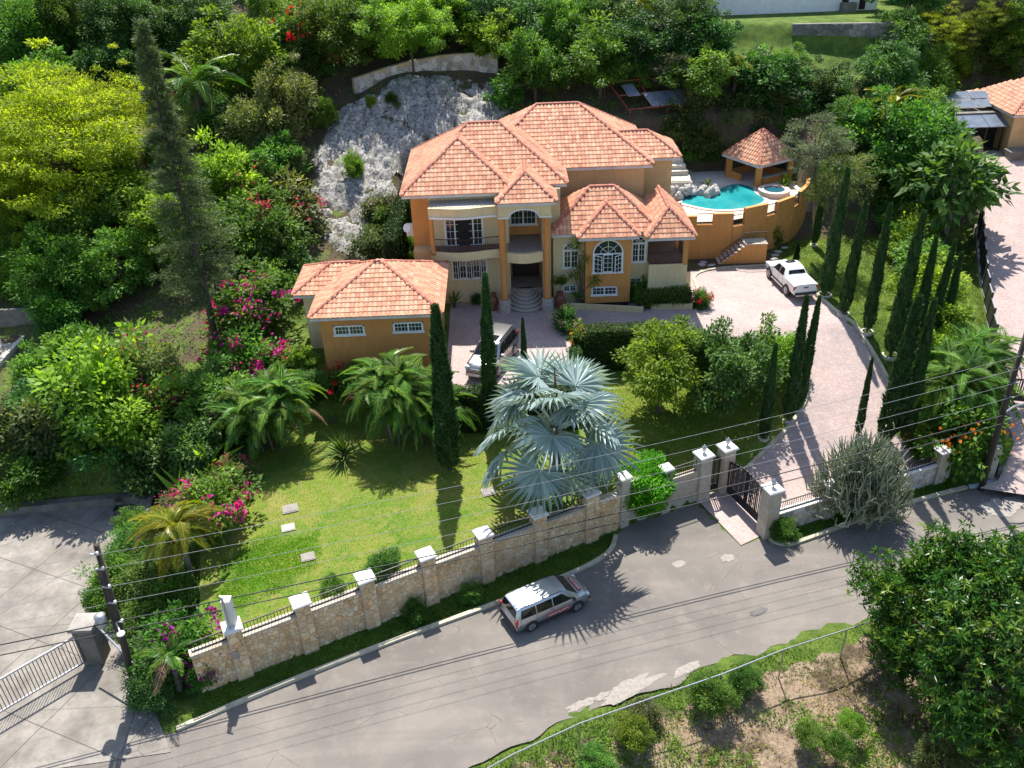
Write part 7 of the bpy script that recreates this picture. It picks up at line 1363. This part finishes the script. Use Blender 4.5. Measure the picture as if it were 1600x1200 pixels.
def lot_clumps():
    g = np.random.default_rng(15); n = 1700; X = -12 + 38 * g.random(n * 4); Y = 11 + 18 * g.random(n * 4); k = (Y < 20.6 + .33 * (X + 5.8)) & (vnoise(X, Y, 2.6, 41) + .5 * vnoise(X, Y, .9, 42) >-.02); X, Y = X[k][:n], Y[k][:n]; Z = GZF(X, Y); idx = np.repeat(np.arange(len(X)), 26); N_ = len(idx); off = g.normal(size=(N_, 3)) * np.array([.2, .2, .1]) * (.4 + g.random(len(X)))[idx][:, None]; off[:, 2] = np.abs(off[:, 2]); tone = g.random(len(X))
    V, F, v = leaves(np.c_[X, Y, Z][idx] + off, unit(off + np.array([0, 0, .3]) + g.normal(size=(N_, 3)) * .2), unit(g.normal(size=(N_, 3)) * .5 + np.array([0, 0, 1])), .15 * (.6 + .8 * g.random(N_)), .06 * (.7 + .5 * g.random(N_)), np.clip(tone[idx] * .6 + .4 * g.random(N_), 0, 1), .2); link('lot_undergrowth', big_mesh('lot_undergrowth', V, F, 'leaf_mid', v), kind='stuff')
GZF = lambda x, y: height(x, y) - np.clip((np.minimum(21.4 + .36 * (x + 5.8), 21.6 + .53 * (x + 2)) - y) * .10, 0, 1.6)
scatter([(-12, 17.2), (-5.8, 20.4), (-2.2, 22.3), (2.2, 24.4), (8.2, 26.6), (13, 28.2), (17, 29.4), (27, 35), (27, 32.6), (17, 27.6), (8, 24.9), (2, 22.9), (-2.5, 20.8), (-6, 19), (-12, 15.6)], 42000, 5, GZF, .16, .04, 'grass_blade', 'roadside_grass', .7)
scatter([(-12, 17), (-5, 20.4), (8, 25), (20, 28.6), (26, 26), (24, 16), (-8, 12)], 16000, 6, GZF, .16, .05, 'grass_dry', 'lot_weeds', .5)
lot_clumps()
scatter([(22.5, 53), (24, 46), (25, 42), (30, 46), (36, 63), (30, 68), (22, 66), (20.6, 62)], 40000, 7, height, .10, .04, 'grass_blade', 'garden_grass', .6)
def undergrowth(seed, n, m, name, cond, size=.5):
    g = np.random.default_rng(seed); X = (g.random(n * 6) - .5) * 110; Y = 41 + 62 * g.random(n * 6); k = cond(X, Y) & (np.abs(X) < .75 * Y)
    for p in OPEN[1:5] + OPEN[6:] + [LAWN, DRIVE, PAD, [(-16.5, 45), (-3, 45), (-3, 58), (-16, 58)], [(-42, 48), (-33, 48), (-33, 56), (-42, 56)]]: k &= pdist(p, X, Y)[0] > .6
    X, Y = X[k][:n], Y[k][:n]; Z = height(X, Y); nl = 16; idx = np.repeat(np.arange(len(X)), nl); N_ = len(idx); off = g.normal(size=(N_, 3)) * np.array([.28, .28, .16]) * size * 2; P = np.c_[X, Y, Z][idx] + off; P[:, 2] = np.maximum(P[:, 2], Z[idx] + .02); tone = g.random(len(X))
    V, F, v = leaves(P, unit(off + np.array([0, 0, .35]) + g.normal(size=(N_, 3)) * .3), unit(g.normal(size=(N_, 3)) * .5 + np.array([0, 0, 1])), size * .5 * (.6 + .7 * g.random(N_)), size * .2 * (.7 + .5 * g.random(N_)), np.clip(tone[idx] * .6 + .4 * g.random(N_), 0, 1), .2); link(name, big_mesh(name, V, F, m, v), kind='stuff')
undergrowth(1, 2600, 'leaf_mid', 'undergrowth', lambda X, Y: vnoise(X, Y, 5, 21) > -.12); undergrowth(2, 1300, 'leaf_olive', 'dry_undergrowth', lambda X, Y: vnoise(X, Y, 4, 22) > .05); undergrowth(3, 1200, 'leaf_lime', 'bright_weeds', lambda X, Y: vnoise(X, Y, 4, 23) > .1, .38)
def rock_weeds():
    g = np.random.default_rng(9); n = 240; X = -17 + 19 * g.random(n * 3); Y = 60 + 22 * g.random(n * 3); _, ins, d = pdist(ROCK, X, Y); k = ins & ((d < 1.6) | (vnoise(X, Y, 3, 31) > .12)); X, Y = X[k][:n], Y[k][:n]; Z = height(X, Y) + .1; idx = np.repeat(np.arange(len(X)), 22); N_ = len(idx); off = g.normal(size=(N_, 3)) * np.array([.2, .2, .1]); V, F, v = leaves(np.c_[X, Y, Z][idx] + off, unit(off + np.array([0, 0, .3])), unit(g.normal(size=(N_, 3)) + np.array([0, 0, 1])), .2 * (.6 + .8 * g.random(N_)), np.full(N_, .05), g.random(N_)); link('rock_weeds', big_mesh('rock_weeds', V, F, 'leaf_olive', v), kind='stuff')
rock_weeds()

# rocks on the lower left slope
for k, (x, y, r_) in enumerate([(-24.6, 44.6, 1.0), (-23.3, 45.2, .8), (-22.2, 45.4, .9), (-20.9, 45.6, .8), (-21.6, 44.4, .6), (-19.3, 45.3, .7), (-33.0, 44.0, 1.1), (-32.2, 42.9, .8), (-18.2, 42.2, .6)]):
    o = link('rock', BM[k % 5], loc=(x, y, H1(x, y) + .1), label='grey limestone rock among the shrubs on the lower left slope', category='rock', group='rocks on the lower left slope'); o.scale = (r_ * 1.3, r_, r_ * .8); o.rotation_euler = (.4 * k, .7 * k, k)
